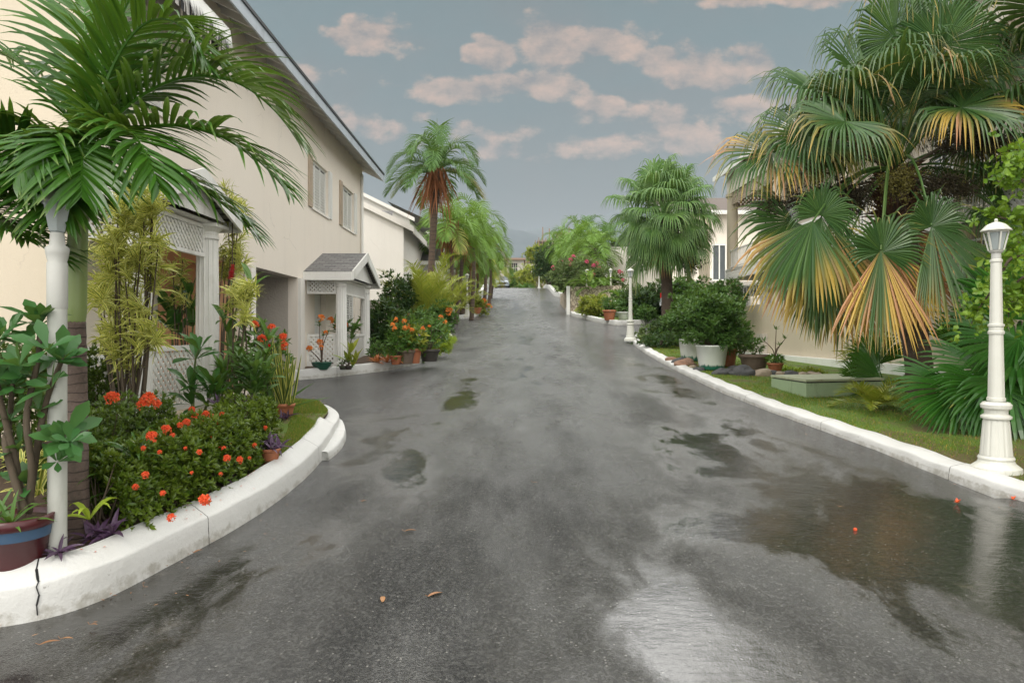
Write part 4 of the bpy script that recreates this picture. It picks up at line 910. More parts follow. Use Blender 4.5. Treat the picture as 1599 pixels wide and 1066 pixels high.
def fan(mb, C, hub, axis, normal, R, nseg=56, spread=150, age=0., pet=.03, droop=1.3, r=rs, k=7, rise=.25, split=.5):
    """one fan frond: petiole from C to hub, then pleated segments whose tips hang"""
    C = np.array(C, float); hub = np.array(hub, float); T = nrm(np.array(axis, float)); N = np.array(normal, float); N = nrm(N-T*np.dot(N, T)); S = np.cross(T, N)
    mid = (C+hub)/2+np.array((0, 0, rise))*np.linalg.norm(hub-C); tt = np.linspace(0, 1, 9)[:, None]
    mb.tube((1-tt)**2*C+2*tt*(1-tt)*mid+tt**2*hub, np.linspace(pet, pet*.55, 9), 6, False); mb.A[-1][:] = (.9, .5, .25, age*.4)
    th = np.radians(np.linspace(-spread, spread, nseg)); dth = math.radians(2*spread/nseg)
    Ls = R*(1-.28*(np.abs(th)/PI)**1.5)*(1+.035*r.randn(nseg))
    D = T*np.cos(th)[:, None]+S*np.sin(th)[:, None]+N*(.16*np.abs(np.sin(th))+.05*r.randn(nseg)*.5)[:, None]
    W = 2*split*Ls*math.tan(dth/2)*(1.25 if spread < 125 else 1.05)
    pr = lambda t: (t/split if t < split else max(.05, (1-(t-split)/(1-split))**.75))
    n = nseg; p = np.tile(hub, (n, 1)); D = nrm(D); Sd = nrm(np.cross(D, N)); VV = np.zeros((n, k+1, 3, 3)); AA = np.zeros((n, k+1, 3, 4)); dr = droop*(1+.3*r.randn(n)); rnd = np.clip(.3+.25*r.randn(n), 0, 1); ag = np.clip(age*(1+.28*r.randn(n)+.85*np.sin(np.arange(n)*.21+r.rand()*6)), 0, 1)
    for j in range(k+1):
        t_ = j/k; q = max(0, (t_-split*.8)/(1-split*.8)); dd = nrm(D+np.array((0, 0, -1.))*(dr*min(1, q*1.5)**1.2+.10*t_)[:, None]); nn = nrm(np.cross(Sd, dd)); w_ = (W*pr(t_)/2)[:, None]
        f_ = .38 if t_ < split+.2 else .2
        VV[:, j, 0] = p-Sd*w_; VV[:, j, 2] = p+Sd*w_; VV[:, j, 1] = p+nn*w_*f_*2
        for c_ in range(3): AA[:, j, c_] = np.stack([rnd, np.full(n, c_/2), np.full(n, t_), ag*(.35+.75*min(1, t_*1.5))], 1)
        p = p+dd*(Ls/k)[:, None]
    q = [(j*3+c_, j*3+c_+1, (j+1)*3+c_+1, (j+1)*3+c_) for j in range(k) for c_ in (0, 1)]
    mb.add(VV.reshape(-1, 3), (np.arange(n)[:, None, None]*((k+1)*3)+np.array(q)[None]).reshape(-1, 4), AA.reshape(-1, 4))
def trunk(path, rad, n=14, rings=0, rough=.06, r=rs):
    P = smooth3(path); k = len(P); R = np.interp(np.linspace(0, 1, k), np.linspace(0, 1, len(rad)), rad)
    if rings: R = R*(1+.05*np.abs(np.sin(np.linspace(0, rings*PI, k))))
    R = R*(1+rough*r.randn(k)*.5); return MB().tube(P, R, n)
def smooth3(pts, n=14):
    P = np.array(pts, float); out = []
    for i in range(len(P)-1):
        a = P[max(i-1, 0)]; b = P[i]; c = P[i+1]; d = P[min(i+2, len(P)-1)]
        for s in np.linspace(0, 1, n, endpoint=False): out.append(.5*((2*b)+(-a+c)*s+(2*a-5*b+4*c-d)*s*s+(-a+3*b-3*c+d)*s**3))
    out.append(P[-1]); return np.array(out)
def pot(parent, c, r, h, mt, style='round', soil=True):
    x, y, z = c; mb = MB()
    if style == 'ribbed': mb.lathe((x, y, z), [(0, 0), (r*.74, 0), (r*.78, .03), (r*.97, h*.93), (r, h*.94), (r, h), (r*.93, h), (r*.90, h*.9), (0, h*.88)], 72, lambda a, i: 1-.022*(np.cos(a*36) > 0)*(1 < i < 4))
    elif style == 'bowl': mb.lathe((x, y, z), [(0, 0), (r*.55, 0), (r*.6, .02), (r*.95, h*.62), (r, h*.9), (r*1.04, h*.92), (r*1.04, h), (r*.92, h), (r*.9, h*.88), (0, h*.86)], 24)
    else: mb.lathe((x, y, z), [(0, 0), (r*.68, 0), (r*.70, .01), (r*.92, h*.76), (r*.93, h*.78), (r*1.03, h*.79), (r*1.05, h), (r*.93, h), (r*.90, h*.88), (0, h*.86)], 24)
    p = obj('pot', mb, mt, parent, True)
    if soil: obj('soil', MB().lathe((x, y, z), [(0, h*.90), (r*.5, h*.91), (r*.90, h*.885)], 16), M['soil'], parent)
    return p
def potted(name, label, cat, c, r, h, mt, leafm=None, n=60, L=.12, W=.04, rad=None, m=6, flowers=0, fm=None, style='round', group=None, up=.5, stem=6, fr=.03, shell=.3, **kw):
    t_ = thing(name, label, cat, c, group); pot(t_, c, r, h, mt, style)
    if leafm:
        rad = rad or (r*1.4, r*1.4, r*1.3); cc = (c[0], c[1], c[2]+h+rad[2]*.75)
        mb = MB(); leafcloud(mb, cc, rad, n, L, W, m=m, up=up, shell=shell, **kw); obj('foliage', mb, leafm, t_)
        obj('stem', twigs((c[0], c[1], c[2]+h*.85), cc, rad, stem, .012), M['stem'], t_)
        for i in range(flowers):
            d = nrm(np.array((random.uniform(-1, 1), random.uniform(-1, .4), random.uniform(.2, 1.2)))); q = np.array(cc)+d*np.array(rad)*.98
            obj('flower_cluster', flower_head(q, fr, 26, fr*.45), fm, t_)
    return t_
def shrub(name, label, cat, base, c, rad, n, L, W, leafm, m=6, flowers=0, fm=None, fr=.05, stem=9, group=None, fpos=None, sr=.018, **kw):
    t_ = thing(name, label, cat, base, group); mb = MB(); leafcloud(mb, c, rad, n, L, W, m=m, **kw); obj('foliage', mb, leafm, t_)
    if stem: obj('stem', twigs(base, c, rad, stem, sr), M['stem'], t_)
    pts = fpos or []
    for i in range(flowers if not fpos else 0):
        d = nrm(np.array((random.uniform(-1, 1), random.uniform(-1, .3), random.uniform(-.2, 1.1)))); pts.append(np.array(c)+d*np.array(rad)*1.0)
    for q in pts: obj('flower_cluster', flower_head(q, fr*random.uniform(.7, 1.15), 34, fr*.42), fm, t_)
    return t_

# ------------------------------------------------------------------ street lamps
def make_lamp(loc):
    o = thing('street_lamp', 'x', 'street lamp', loc); x, y, z = loc; L = lambda prof, n=20, mod=None: MB().lathe((x, y, z), prof, n, mod)
    hexm = lambda a, i: 1-.03*(np.cos(a*6) > 0)
    obj('base', L([(0, -.05), (.235, -.05), (.225, .03), (.17, .075), (.158, .10), (.165, .125), (.15, .15)]).lathe((x, y, z), [(.146, .15), (.118, .50), (.112, .52)], 48, lambda a, i: 1-.04*(np.cos(a*12) > .2)).lathe((x, y, z), [(.112, .52), (.138, .535), (.138, .555), (.105, .58), (.108, .62), (.136, .64), (.140, .675), (.118, .70), (.090, .705)], 24), M['lamp_paint'], o)
    obj('post', L([(.078, .70), (.084, .72), (.084, .745), (.075, .75), (.062, 1.40), (.072, 1.405), (.074, 1.43), (.064, 1.44), (.064, 1.475), (.074, 1.485), (.074, 1.505), (.059, 1.51), (.049, 2.14), (.056, 2.15), (.056, 2.17), (.044, 2.18)], 40, hexm), M['lamp_paint'], o)
    obj('collar', L([(.044, 2.18), (.044, 2.24), (.06, 2.25), (.068, 2.27), (0, 2.275)]), M['tubemetal'], o)
    a = np.arange(6)*PI/3+.3; cg = MB()
    for q in a:
        p0 = np.array((x+.066*math.cos(q), y+.066*math.sin(q), z+2.27)); p1 = np.array((x+.108*math.cos(q), y+.108*math.sin(q), z+2.455)); cg.bar(p0, p1, .014, .014)
    cg.lathe((x, y, z), [(.108, 2.45), (.118, 2.455), (.118, 2.465), (.10, 2.468)], 6)
    obj('lantern_cage', cg, M['lamp_paint'], o)
    obj('glass', MB().lathe((x, y, z), [(.060, 2.276), (.100, 2.455)], 6), M['lampglass'], o)
    obj('bulb', MB().lathe((x, y, z), [(0, 2.28), (.028, 2.285), (.030, 2.39), (.02, 2.42), (0, 2.425)], 12), M['white'], o)
    obj('lantern_roof', MB().lathe((x, y, z), [(.10, 2.468), (.138, 2.466), (.14, 2.476), (.085, 2.535), (.055, 2.55), (.03, 2.56), (.014, 2.565), (.018, 2.58), (.012, 2.595), (0, 2.60)], 12), M['lamp_paint'], o)
    return o
lampA = make_lamp(gR(1556, 733)); lampA['label'] = 'white cast lamp post with lantern in the right foreground lawn, nearest street lamp'; lampA['group'] = 'white garden lamp posts'
for (loc, lab, rz) in [(gp(985, 530, .1), 'white lamp post at the far point of the right lawn, lantern behind palm fronds', .5),
        (gp(730, 494, .15), 'white lamp post beside terracotta urns on the left planting island', .2),
        (gp(917, 478, .5), 'white lamp post in front of the pink bougainvillea', .4),
        ((3.45, 87.0, gz(87)+.05), 'far white lamp post on the right side of the crest, against the round dark tree', .1),
        ((-3.3, 86.0, gz(86)+.3), 'far white lamp post on the left of the crest near the parked car', .3),
        (gp(954, 478, .55), 'white lamp post among the yellow green plants above the stone wall', .3)]:
    q = dup(lampA, loc, rz, 1, lab, 'white garden lamp posts')
# the plain tube lamp in the left bed
x, y, z = gp(90, 868, .235)
lt = thing('street_lamp', 'thick grey white tube lamp post with cap standing among leaves at the left edge', 'street lamp', (x, y, z))
obj('post', MB().lathe((x, y, z), [(.056, -.1), (.056, 1.62)], 20), simple('tube_paint', (.50, .51, .47), .55, (.48, .49, .44), 3, .3, 40, dirt=.7, dirtc=(.22, .20, .14)), lt, True)
obj('sleeve', MB().lathe((x, y, z), [(.056, 1.62), (.060, 1.63), (.060, 1.92), (.054, 1.93), (.066, 1.98), (.070, 2.02), (.046, 2.04), (.040, 2.12)], 20), M['tubemetal'], lt, True)
obj('lantern', MB().lathe((x, y, z), [(.040, 2.12), (.052, 2.13), (.082, 2.29), (.088, 2.30), (.088, 2.315)], 6), M['lampglass'], lt)
obj('lantern_roof', MB().lathe((x, y, z), [(.105, 2.312), (.105, 2.325), (.04, 2.385), (.0, 2.41)], 6), M['tubemetal'], lt)
obj('cable_hole', MB().lathe((x+.005, y-.0605, z+1.33), [(0, -.0), (.0001, .0)], 4).tube([(x+.01, y-.055, z+1.30), (x+.01, y-.0625, z+1.30)], .0095, 10), M['dark'], lt)

# ------------------------------------------------------------------ cars
def make_car(name, label, paint, x, y, z, rz, h=1.65, w=1.8, L=4.4, rear_red=True, group=None):
    """built facing -Y (front towards the viewer), turned by rz"""
    o = thing(name, label, 'car', (x, y, z), group)
    prof = [(-L/2, .42, .62), (-L/2+.05, .30, .80), (-L/2+.25, .26, .92), (-L/2+1.0, .24, 1.02), (-L/2+1.1, .24, 1.03), (L/2-.9, .24, 1.05), (L/2-.2, .26, 1.02), (L/2-.04, .30, .9), (L/2, .42, .7)]
    mb = MB(); V = []
    for (py, z0, z1) in prof:
        e = .86 if abs(py) > L/2-.1 else (.95 if abs(py) > L/2-.4 else 1)
        hw = w/2*e
        V += [(-hw*.92, py, z0), (-hw, py, z0+.15), (-hw, py, (z0+z1)/2+.1), (-hw*.93, py, z1-.03), (-hw*.8, py, z1), (hw*.8, py, z1), (hw*.93, py, z1-.03), (hw, py, (z0+z1)/2+.1), (hw, py, z0+.15), (hw*.92, py, z0)]
    n = 10; F = [(i*n+j, i*n+(j+1) % n, (i+1)*n+(j+1) % n, (i+1)*n+j) for i in range(len(prof)-1) for j in range(n)]
    for e in (0, (len(prof)-1)*n): F += [(e, e+1, e+8, e+9), (e+1, e+2, e+7, e+8), (e+2, e+3, e+6, e+7), (e+3, e+4, e+5, e+6)]
    mb.add(np.array(V)+np.array((x, y, z)), F); bd = obj('body', mb, paint, o, True)
    g0, g1, g2, g3 = -L/2+1.05, -L/2+1.75, L/2-1.2, L/2-.35; hw = w/2; zt = h
    gh = MB(); q = [(g0, 1.02, hw*.86), (g1, zt-.05, hw*.70), (g2, zt-.05, hw*.70), (g3, 1.03, hw*.86)]
    Vg = [(s*a, py, zz) for (py, zz, a) in q for s in (-1, 1)]
    gh.add(np.array(Vg)+np.array((x, y, z)), [(0, 1, 3, 2), (4, 5, 7, 6), (0, 2, 4, 6), (1, 3, 5, 7)]); gl = obj('window', gh, M['glass'], o)
    rf = MB().box(x-hw*.71, x+hw*.71, y+g1-.05, y+g2+.05, z+zt-.05, z+zt); 
    for s in (-1, 1):
        rf.bar((x+s*hw*.87, y+g0-.02, z+1.02), (x+s*hw*.705, y+g1-.02, z+zt-.04), .07, .05); rf.bar((x+s*hw*.87, y+g3+.02, z+1.03), (x+s*hw*.705, y+g2+.02, z+zt-.04), .09, .05); rf.bar((x+s*hw*.87, y-.1, z+1.02), (x+s*hw*.71, y-.1, z+zt-.04), .02, .08)
    obj('roof', rf, paint, o)
    for s in (-1, 1):
        for py in (-L/2+.85, L/2-.85):
            c = (x+s*(hw-.1), y+py, z+.33); wl = MB()
            wl.tube([(c[0]-.11, c[1], c[2]), (c[0]+.11, c[1], c[2])], .33, 20); t_ = obj('wheel', wl, M['rubber'], o); obj('rim', MB().tube([(c[0]-.115, c[1], c[2]), (c[0]+.115, c[1], c[2])], .20, 14), M['tubemetal'], t_)
        obj('headlight', MB().box(x+s*hw*.50-.17, x+s*hw*.50+.17, y-L/2-.02, y-L/2+.1, z+.66, z+.82), M['lampglass'], o)
        obj('taillight', MB().box(x+s*hw*.68-.13, x+s*hw*.68+.13, y+L/2-.08, y+L/2+.02, z+.72, z+.98), simple('tail_red', (.55, .01, .01), .2), o)
        obj('mirror', MB().box(x+s*(hw+.08)-.09, x+s*(hw+.08)+.09, y+g0+.35, y+g0+.45, z+1.02, z+1.16), paint, o)
    obj('grille', MB().box(x-.42, x+.42, y-L/2-.03, y-L/2+.02, z+.50, z+.70), M['dark'], o)
    obj('bumper', MB().box(x-hw*.8, x+hw*.8, y-L/2-.05, y-L/2+.05, z+.30, z+.46).box(x-hw*.8, x+hw*.8, y+L/2-.05, y+L/2+.05, z+.32, z+.5), paint, o)
    obj('number_plate', MB().box(x-.22, x+.22, y-L/2-.07, y-L/2-.05, z+.34, z+.45), M['white'], o)
    o.rotation_euler = (0, 0, rz); return o
silver = simple('silver_blue_paint', (.33, .38, .42), .25, (.28, .33, .37), 1, metal=.3); white_p = simple('pale_silver_paint', (.60, .63, .66), .25, metal=.2); blackp = simple('dark_car_paint', (.03, .035, .045), .2)
make_car('parked_car', 'silver blue car facing the viewer at the crest of the road', silver, -1.25, 88, gz(88)-.05, .03, h=1.55)
make_car('parked_car', 'pale silver car in the side road, right of the second fan palm', white_p, 10.2, 36.5, 3.15, 1.35, h=1.6)
make_car('parked_car', 'dark car with red tail light parked in the open carport', blackp, -6.9, 13.35, .82, -PI/2-.05, h=1.5, w=1.7, L=4.1)

# ------------------------------------------------------------------ foreground coconut palm (left)
bx, by, bz = gp(121, 838, .235)
pl = thing('coconut_palm', 'palm with ringed trunk, green crown shaft and large dark fronds, nearest tree on the left', 'palm', (bx, by, bz))
C = np.array(at(134, 222, 5.05))
tr = trunk([(bx, by, bz-.1), (bx-.01, by, bz+.5), at(119, 620, 5.02), at(117, 500, 5.0)], [.085, .078, .074, .070], 18, 26, .01); obj('trunk', tr, M['ring'], pl, True)
cs = MB().tube(smooth3([at(117, 503, 5.0), at(119, 440, 5.0), at(122, 370, 5.0), at(128, 290, 5.02), tuple(C)]), np.interp(np.linspace(0, 1, 57), [0, .1, .5, 1], [.070, .078, .066, .045]), 16)
obj('crownshaft', cs, simple('crown_shaft', (.17, .24, .07), .4, (.22, .27, .10), 6, .1), pl, True)
mb = MB(); rq = np.random.RandomState(3)
AZ = lambda deg: math.radians(deg)      # 0 = away from the viewer, 90 = to the right
for (az, el, L, ll, dr) in [(86, 50, 1.95, .66, 1.9), (97, 22, 1.75, .60, 1.6), (58, 60, 1.9, .66, 1.5), (18, 68, 1.8, .62, 1.2), (-35, 74, 1.8, .62, 1.0), (-78, 58, 1.7, .6, 1.3), (104, 72, 1.7, .6, 1.7), (148, 12, .95, .56, 2.6), (185, 15, .85, .55, 2.6), (122, 24, 1.2, .58, 2.3), (215, 5, .8, .5, 2.4), (165, -25, .8, .5, 1.8), (-112, 28, 1.15, .5, 1.9), (92, -8, 1.45, .52, 1.0), (75, 80, 1.7, .6, 1.1)]:
    pinnate(mb, C+np.array((0, 0, -.05)), AZ(az+rq.uniform(-5, 5)), math.radians(el), L, ll, .044, 34, dr, .14, 0, .8, r=rq, k=6, r0=.018, vee=.18)
obj('crown', mb, M['lf_coco'], pl)
mb = MB(); P_, d_ = blob_pts(at(140, 215, 5.0), (.10, .10, .24), 60, .3); rosettes(mb, P_, d_, 2, .14, .035, droop=1.5, prof=P_STRAP, k=4, fold=.2); tag(obj('young_leaflets', mb, M['lf_green'], pl), 'short curled light green leaflets')
# second palm further left, mostly outside the frame
ax, ay, az_ = (-4.25, 5.0, zL(-4.25, 5.0)); ax = float(ax); az_ = float(az_)
p2 = thing('coconut_palm', 'second palm whose dark drooping fronds enter at the left edge beside the tube lamp', 'palm', (ax, ay, az_)); C2 = np.array((ax+.05, ay, 2.75))
obj('trunk', trunk([(ax, ay, az_-.1), (ax+.03, ay, 1.4), tuple(C2)], [.08, .07, .05], 12, 20, .01), M['bark'], p2, True); mb = MB()
for (az, el, L, ll, dr) in [(85, 38, 1.15, .5, 1.3), (100, 8, 1.1, .45, 1.0), (70, 50, 1.2, .5, 1.2), (115, 25, 1.1, .45, 1.4), (30, 55, 1.3, .5, 1.2), (-30, 50, 1.3, .5, 1.2), (-90, 40, 1.3, .5, 1.2), (160, 40, 1.2, .45, 1.3), (200, 50, 1.3, .5, 1.2), (95, 60, 1.3, .5, 1.3)]:
    pinnate(mb, C2, AZ(az), math.radians(el), L, ll, .042, 30, dr, .14, 0, .7, r=rq, k=4, r0=.015)
obj('crown', mb, M['lf_coco'], p2)

# ------------------------------------------------------------------ song-of-India shrubs by the porch
def song(label, pts_px, d, base, m=14, L=.17, per=5):
    t_ = thing('variegated_shrub', label, 'shrub', base, 'yellow striped shrubs by the near porch'); mb = MB(); st = MB()
    for (px, py) in pts_px:
        for i in range(per):
            q = np.array(at(px-6+random.uniform(-12, 12), py+random.uniform(-16, 16), d+random.uniform(-.22, .22))); axv = nrm(np.array((random.uniform(-.9, .9), random.uniform(-1, .3), random.uniform(-.1, 1.0))))
            nn_ = 4; 
            for s_ in range(3): rosettes(mb, [q-axv*.05*s_], [axv], m//2, L*(1+.05*s_), .021, open_=.9+.25*s_, droop=.9, prof=P_STRAP, k=3, fold=.25)
            if i < 1: st.tube(smooth3([tuple(base+np.array((random.uniform(-.08, .08), random.uniform(-.08, .08), 0))), tuple(np.array(base)*.45+q*.55+np.array((random.uniform(-.1, .1), 0, -.15))), tuple(q)], 5), np.linspace(.013, .006, 11), 5, False)
    obj('foliage', mb, M['lf_song'], t_); obj('stem', st, M['stem'], t_); return t_
b0 = np.array(gp(205, 640, .235+.1)); b0 = np.array(((205-800)/K*6.7, 6.7, float(zL(-3.7, 6.7))))
song('tall yellow striped shrub climbing in front of the near porch column', [(200, 385), (220, 350), (185, 405), (228, 395), (172, 440), (200, 430), (228, 340), (245, 325), (235, 305), (248, 372), (205, 465), (190, 480), (180, 510), (222, 480), (232, 420), (226, 535), (205, 560), (240, 520), (192, 350), (172, 385), (205, 515), (215, 310), (195, 330), (246, 430), (168, 470), (215, 400), (190, 540)], 6.7, b0)
b1 = np.array(((350-800)/K*8.8, 8.8, float(g(8.8))+.24))
song('yellow striped shrub hanging down behind the far column of the near porch', [(372, 320), (365, 350), (380, 345), (375, 375), (366, 385), (372, 405), (370, 430), (372, 330), (358, 305), (380, 400)], 9.6, b1, L=.16)
b2 = np.array(((372-800)/K*8.3, 8.3, float(g(8.3))+.24))
song('yellow striped shrub with bushy head just right of the near porch column', [(380, 450), (390, 465), (374, 470), (387, 485), (395, 455)], 8.3, b2, L=.15)
b3 = np.array(((285-800)/K*9.2, 9.2, 1.03))
song('thin yellow striped shrub inside the near porch against the peach wall', [(285, 420), (290, 440), (275, 430), (298, 450), (285, 460)], 9.3, b3, L=.14, per=3, m=10)

# ------------------------------------------------------------------ ixora hedges
def hedge(label, pts, w_, h_, n, seed, mt, flowers, name='flowering_hedge'):
    r_ = np.random.RandomState(seed); P = smooth_path(pts, 10); base = (float(P[len(P)//2, 0]), float(P[len(P)//2, 1]), float(zL(*P[len(P)//2])))
    t_ = thing(name, label, 'hedge', base); T = nrm(np.gradient(P, axis=0)); Nn = np.stack([-T[:, 1], T[:, 0]], 1)
    i = r_.uniform(0, len(P)-1, n); i0 = i.astype(int); f = (i-i0)[:, None]; Q = P[i0]*(1-f)+P[np.minimum(i0+1, len(P)-1)]*f; N_ = Nn[i0]
    a = r_.uniform(0, 1, n); th = r_.uniform(-.12, 1.12, n)*PI; q = (.55+.45*r_.rand(n))
    lump = 1+.05*np.sin(i*.7+th*3)+.05*np.sin(i*1.9-th*5+1)
    ch = np.sign(np.cos(th))*np.abs(np.cos(th))**.55; sh = np.clip(np.sin(th), -.2, 1); sh = np.sign(sh)*np.abs(sh)**.6
    V = np.column_stack([Q-N_*(ch*w_/2*q*lump)[:, None], zL(Q[:, 0], Q[:, 1])+h_*.06+sh*h_*.94*q*lump])
    low = V[:, 2]-zL(V[:, 0], V[:, 1]); V[:, 2] += np.where(low < .04, .04+r_.rand(n)*h_*.7, 0)
    ax = nrm(np.column_stack([-N_*ch[:, None], np.clip(sh, 0, 1)+.45])+.4*r_.randn(n, 3))
    mb = MB(); rosettes(mb, V, ax, 7, .046, .021, open_=1.0, droop=.1, k=2, fold=.25, r=r_); obj('foliage', mb, mt, t_)
    st = MB()
    for k_ in range(60):
        j = r_.randint(n); e = V[j]; b_ = np.array((*Q[j], float(zL(*Q[j]))-.02)); st.tube([b_, b_*.5+e*.5+r_.randn(3)*.03, e], [.010, .007, .004], 5, False)
    obj('stem', st, M['stem'], t_)
    for (px, py, d, r0) in flowers: obj('flower_cluster', flower_head(at(px, py, d), r0*.85, 60, r0*.26, (0, -.6, .9)), M['red_petal'], t_)
    return t_
hedge('long clipped hedge with scattered red flowers behind the front left kerb', [(-3.0, 4.9), (-2.80, 5.6), (-2.74, 6.4), (-2.84, 7.4)], .62, .60, 5200, 5, M['lf_ixora'],
      [(320, 782, 4.62, .045), (268, 808, 4.55, .028), (255, 770, 4.6, .02), (228, 742, 4.72, .028), (212, 760, 4.7, .022), (355, 716, 5.5, .032), (375, 718, 5.7, .030), (350, 700, 5.6, .02), (238, 683, 5.0, .045), (260, 671, 5.3, .038), (292, 660, 5.7, .035), (305, 650, 6.0, .034), (322, 647, 6.2, .036), (333, 652, 6.3, .034), (348, 648, 6.5, .032), (300, 640, 6.4, .034), (312, 706, 5.2, .022), (398, 695, 6.2, .022), (415, 668, 6.9, .025), (390, 640, 7.3, .03), (360, 690, 6.0, .02), (332, 682, 5.8, .018), (344, 697, 5.9, .02), (282, 664, 5.6, .026), (270, 680, 5.3, .022), (317, 662, 6.0, .028), (340, 660, 6.3, .026), (362, 650, 6.8, .024), (375, 665, 6.5, .018), (290, 700, 5.2, .016), (250, 706, 4.95, .018), (225, 700, 4.9, .02), (300, 738, 5.0, .014), (345, 740, 5.3, .016), (390, 715, 5.9, .016)])
hedge('taller loose hedge with large red flower heads beside the foreground palm', [(-3.45, 5.3), (-3.35, 5.8), (-3.35, 6.3)], .62, .80, 2000, 9, M['lf_ixora_d'],
      [(176, 622, 5.3, .055), (233, 625, 5.5, .062), (247, 632, 5.6, .04), (222, 632, 5.45, .04), (130, 673, 5.0, .035), (282, 660, 6.2, .03)])
hedge('dark clipped shrub mass at the left edge behind the tube lamp', [(-5.3, 6.5), (-4.7, 6.9), (-4.2, 7.0)], .9, 1.25, 2600, 11, M['lf_ixora_d'], [(205, 560, 6.3, .02)][:0], 'hedge')

# ------------------------------------------------------------------ foreground plants, left
# painted pot with thorny succulents
c = gp(22, 888, .235); c = (c[0]-.05, c[1]+.08, c[2]-.02)
t_ = thing('potted_plant', 'dark red pot with blue band and two thorny stems carrying big round leaves, left edge', 'potted plant', c)
mb = MB().lathe(c, [(0, 0), (.15, 0), (.16, .02), (.20, .27), (.215, .275), (.22, .34), (.20, .34), (.195, .30), (0, .29)], 30); p_ = obj('pot', mb, M['redpot'], t_, True)
obj('painted_band', MB().lathe(c, [(.196, .205), (.2045, .272)], 30), M['bluepaint'], p_, True); obj('soil', MB().lathe(c, [(0, .30), (.195, .305)], 16), M['soil'], t_)
st = MB(); th_ = MB(); tips = []
for path in ([(45, 800), (50, 730), (42, 650), (60, 560), (62, 500)], [(35, 800), (25, 720), (0, 620), (-10, 540)], [(48, 770), (60, 690), (75, 620), (98, 560)], [(50, 730), (60, 700), (84, 690), (105, 680)], [(40, 800), (10, 700), (15, 660), (20, 600)]):
    P = smooth3([at(a, b, c[1]+random.uniform(-.1, .1)) for a, b in path], 8); st.tube(P, np.linspace(.024, .014, len(P)), 8); tips.append((P[-1], nrm(P[-1]-P[-4])))
    n = 170; i = rs.randint(0, len(P), n); dv = rdir(n); th_.blades(P[i]+dv*.016, dv, rdir(n), .022, .004, 0, 1, lambda t: 1-t*.95)
obj('stem', st, M['stem'], t_, True); obj('thorns', th_, M['stem'], t_)
mb = MB()
for (q, a) in tips: rosettes(mb, [q, q-a*.03], [nrm(a+np.array((0, -.4, .3)))]*2, 9, .155, .065, open_=1.15, droop=.35, prof=P_OBOV, k=4, fold=.15)
for (px, py) in [(12, 520), (55, 585), (80, 605), (30, 570), (95, 690), (5, 600), (60, 640), (45, 540), (110, 690), (15, 655), (42, 755), (75, 545), (30, 700), (90, 720)]:
    rosettes(mb, [at(px, py, c[1]+random.uniform(-.2, .1))], [nrm(np.array((random.uniform(-.4, .6), -.6, .8)))], 7, .145, .06, open_=1.2, droop=.4, prof=P_OBOV, k=4, fold=.15)
obj('foliage', mb, M['lf_blue'], t_, True)
mb = MB(); rosettes(mb, [np.array(c)+np.array((.06, -.12, .31)), np.array(c)+np.array((-.05, -.1, .33))], [(0, -.3, 1)]*2, 12, .20, .028, open_=1.3, droop=1.0, prof=P_STRAP, k=4); obj('lower_leaves', mb, M['lf_green'], t_)
# purple spiderworts
def spider(px, py, d, s, lab):
    q = np.array(gp(px, py+12, .235)) if d < 7 else np.array(at(px, py, d)); q = q+np.array((-.03, .05, .05)) if d < 7 else q; zz = float(zL(q[0], q[1])); base = (q[0], q[1], zz)
    t_ = thing('purple_plant', lab, 'plant', base, 'purple leaved plants in the left beds'); mb = MB(); ps = [q+rs.randn(3)*np.array((.05, .05, .02))*s*5 for _ in range(4)]
    rosettes(mb, ps, [nrm(np.array((random.uniform(-.6, .8), -.5, 1))) for _ in ps], 6, s, s*.2, open_=1.15, droop=.7, prof=P_STRAP, k=4, fold=.3); obj('foliage', mb, M['lf_purple'], t_)
    st = MB()
    for p in ps: st.tube([base, (np.array(base)+p)/2+rs.randn(3)*.01, p], .006, 5, False)
    obj('stem', st, M['lf_purple'], t_)
spider(158, 838, 4.35, .17, 'purple leaved plant leaning over the front kerb right of the tube lamp')
spider(100, 862, 4.2, .12, 'purple leaved plant at the foot of the tube lamp')
spider(352, 745, 5.45, .10, 'purple leaved plant at the bottom of the long hedge beside the kerb')
spider(375, 725, 5.75, .08, 'small purple leaved plant just beyond the hedge end by the kerb')
spider(385, 640, 7.7, .16, 'purple leaved plant on top of the hedge end')
spider(446, 648, 6.9, .13, 'purple leaved plant hanging by the terracotta pot of striped sword leaves')
spider(345, 632, 7.6, .12, 'purple leaved plant below the far porch column')
# lime strap plant
q = np.array(at(140, 810, 4.65)); t_ = thing('strap_leaf_plant', 'bright lime plant with a few broad strap leaves at the foot of the foreground palm', 'plant', (q[0], q[1], float(zL(q[0], q[1])))); mb = MB()
rosettes(mb, [q], [(.05, -.3, 1)], 6, .26, .042, open_=.75, droop=1.7, prof=P_LEAF, k=6, fold=.25); obj('foliage', mb, M['lf_lime'], t_)
for i, (px, py, d, lab) in enumerate([(45, 745, 4.9, 'striped strap leaved plant left of the tube lamp above the painted pot'), (175, 740, 5.0, 'dark strap leaved plant between the palm trunk and the hedge')]):
    q = np.array(at(px, py, d)); t_ = thing('strap_leaf_plant', lab, 'plant', (q[0], q[1], float(zL(q[0], q[1])))); mb = MB()
    rosettes(mb, [q, q+np.array((.12, .1, .1)), q+np.array((-.12, .1, .05)), q+np.array((0, .1, -.15))], [(0, -.2, 1)]*4, 14, .26, .03, open_=1.0, droop=1.2, prof=P_STRAP, k=5, fold=.25); obj('foliage', mb, M['lf_song' if i == 0 else 'lf_green'], t_)
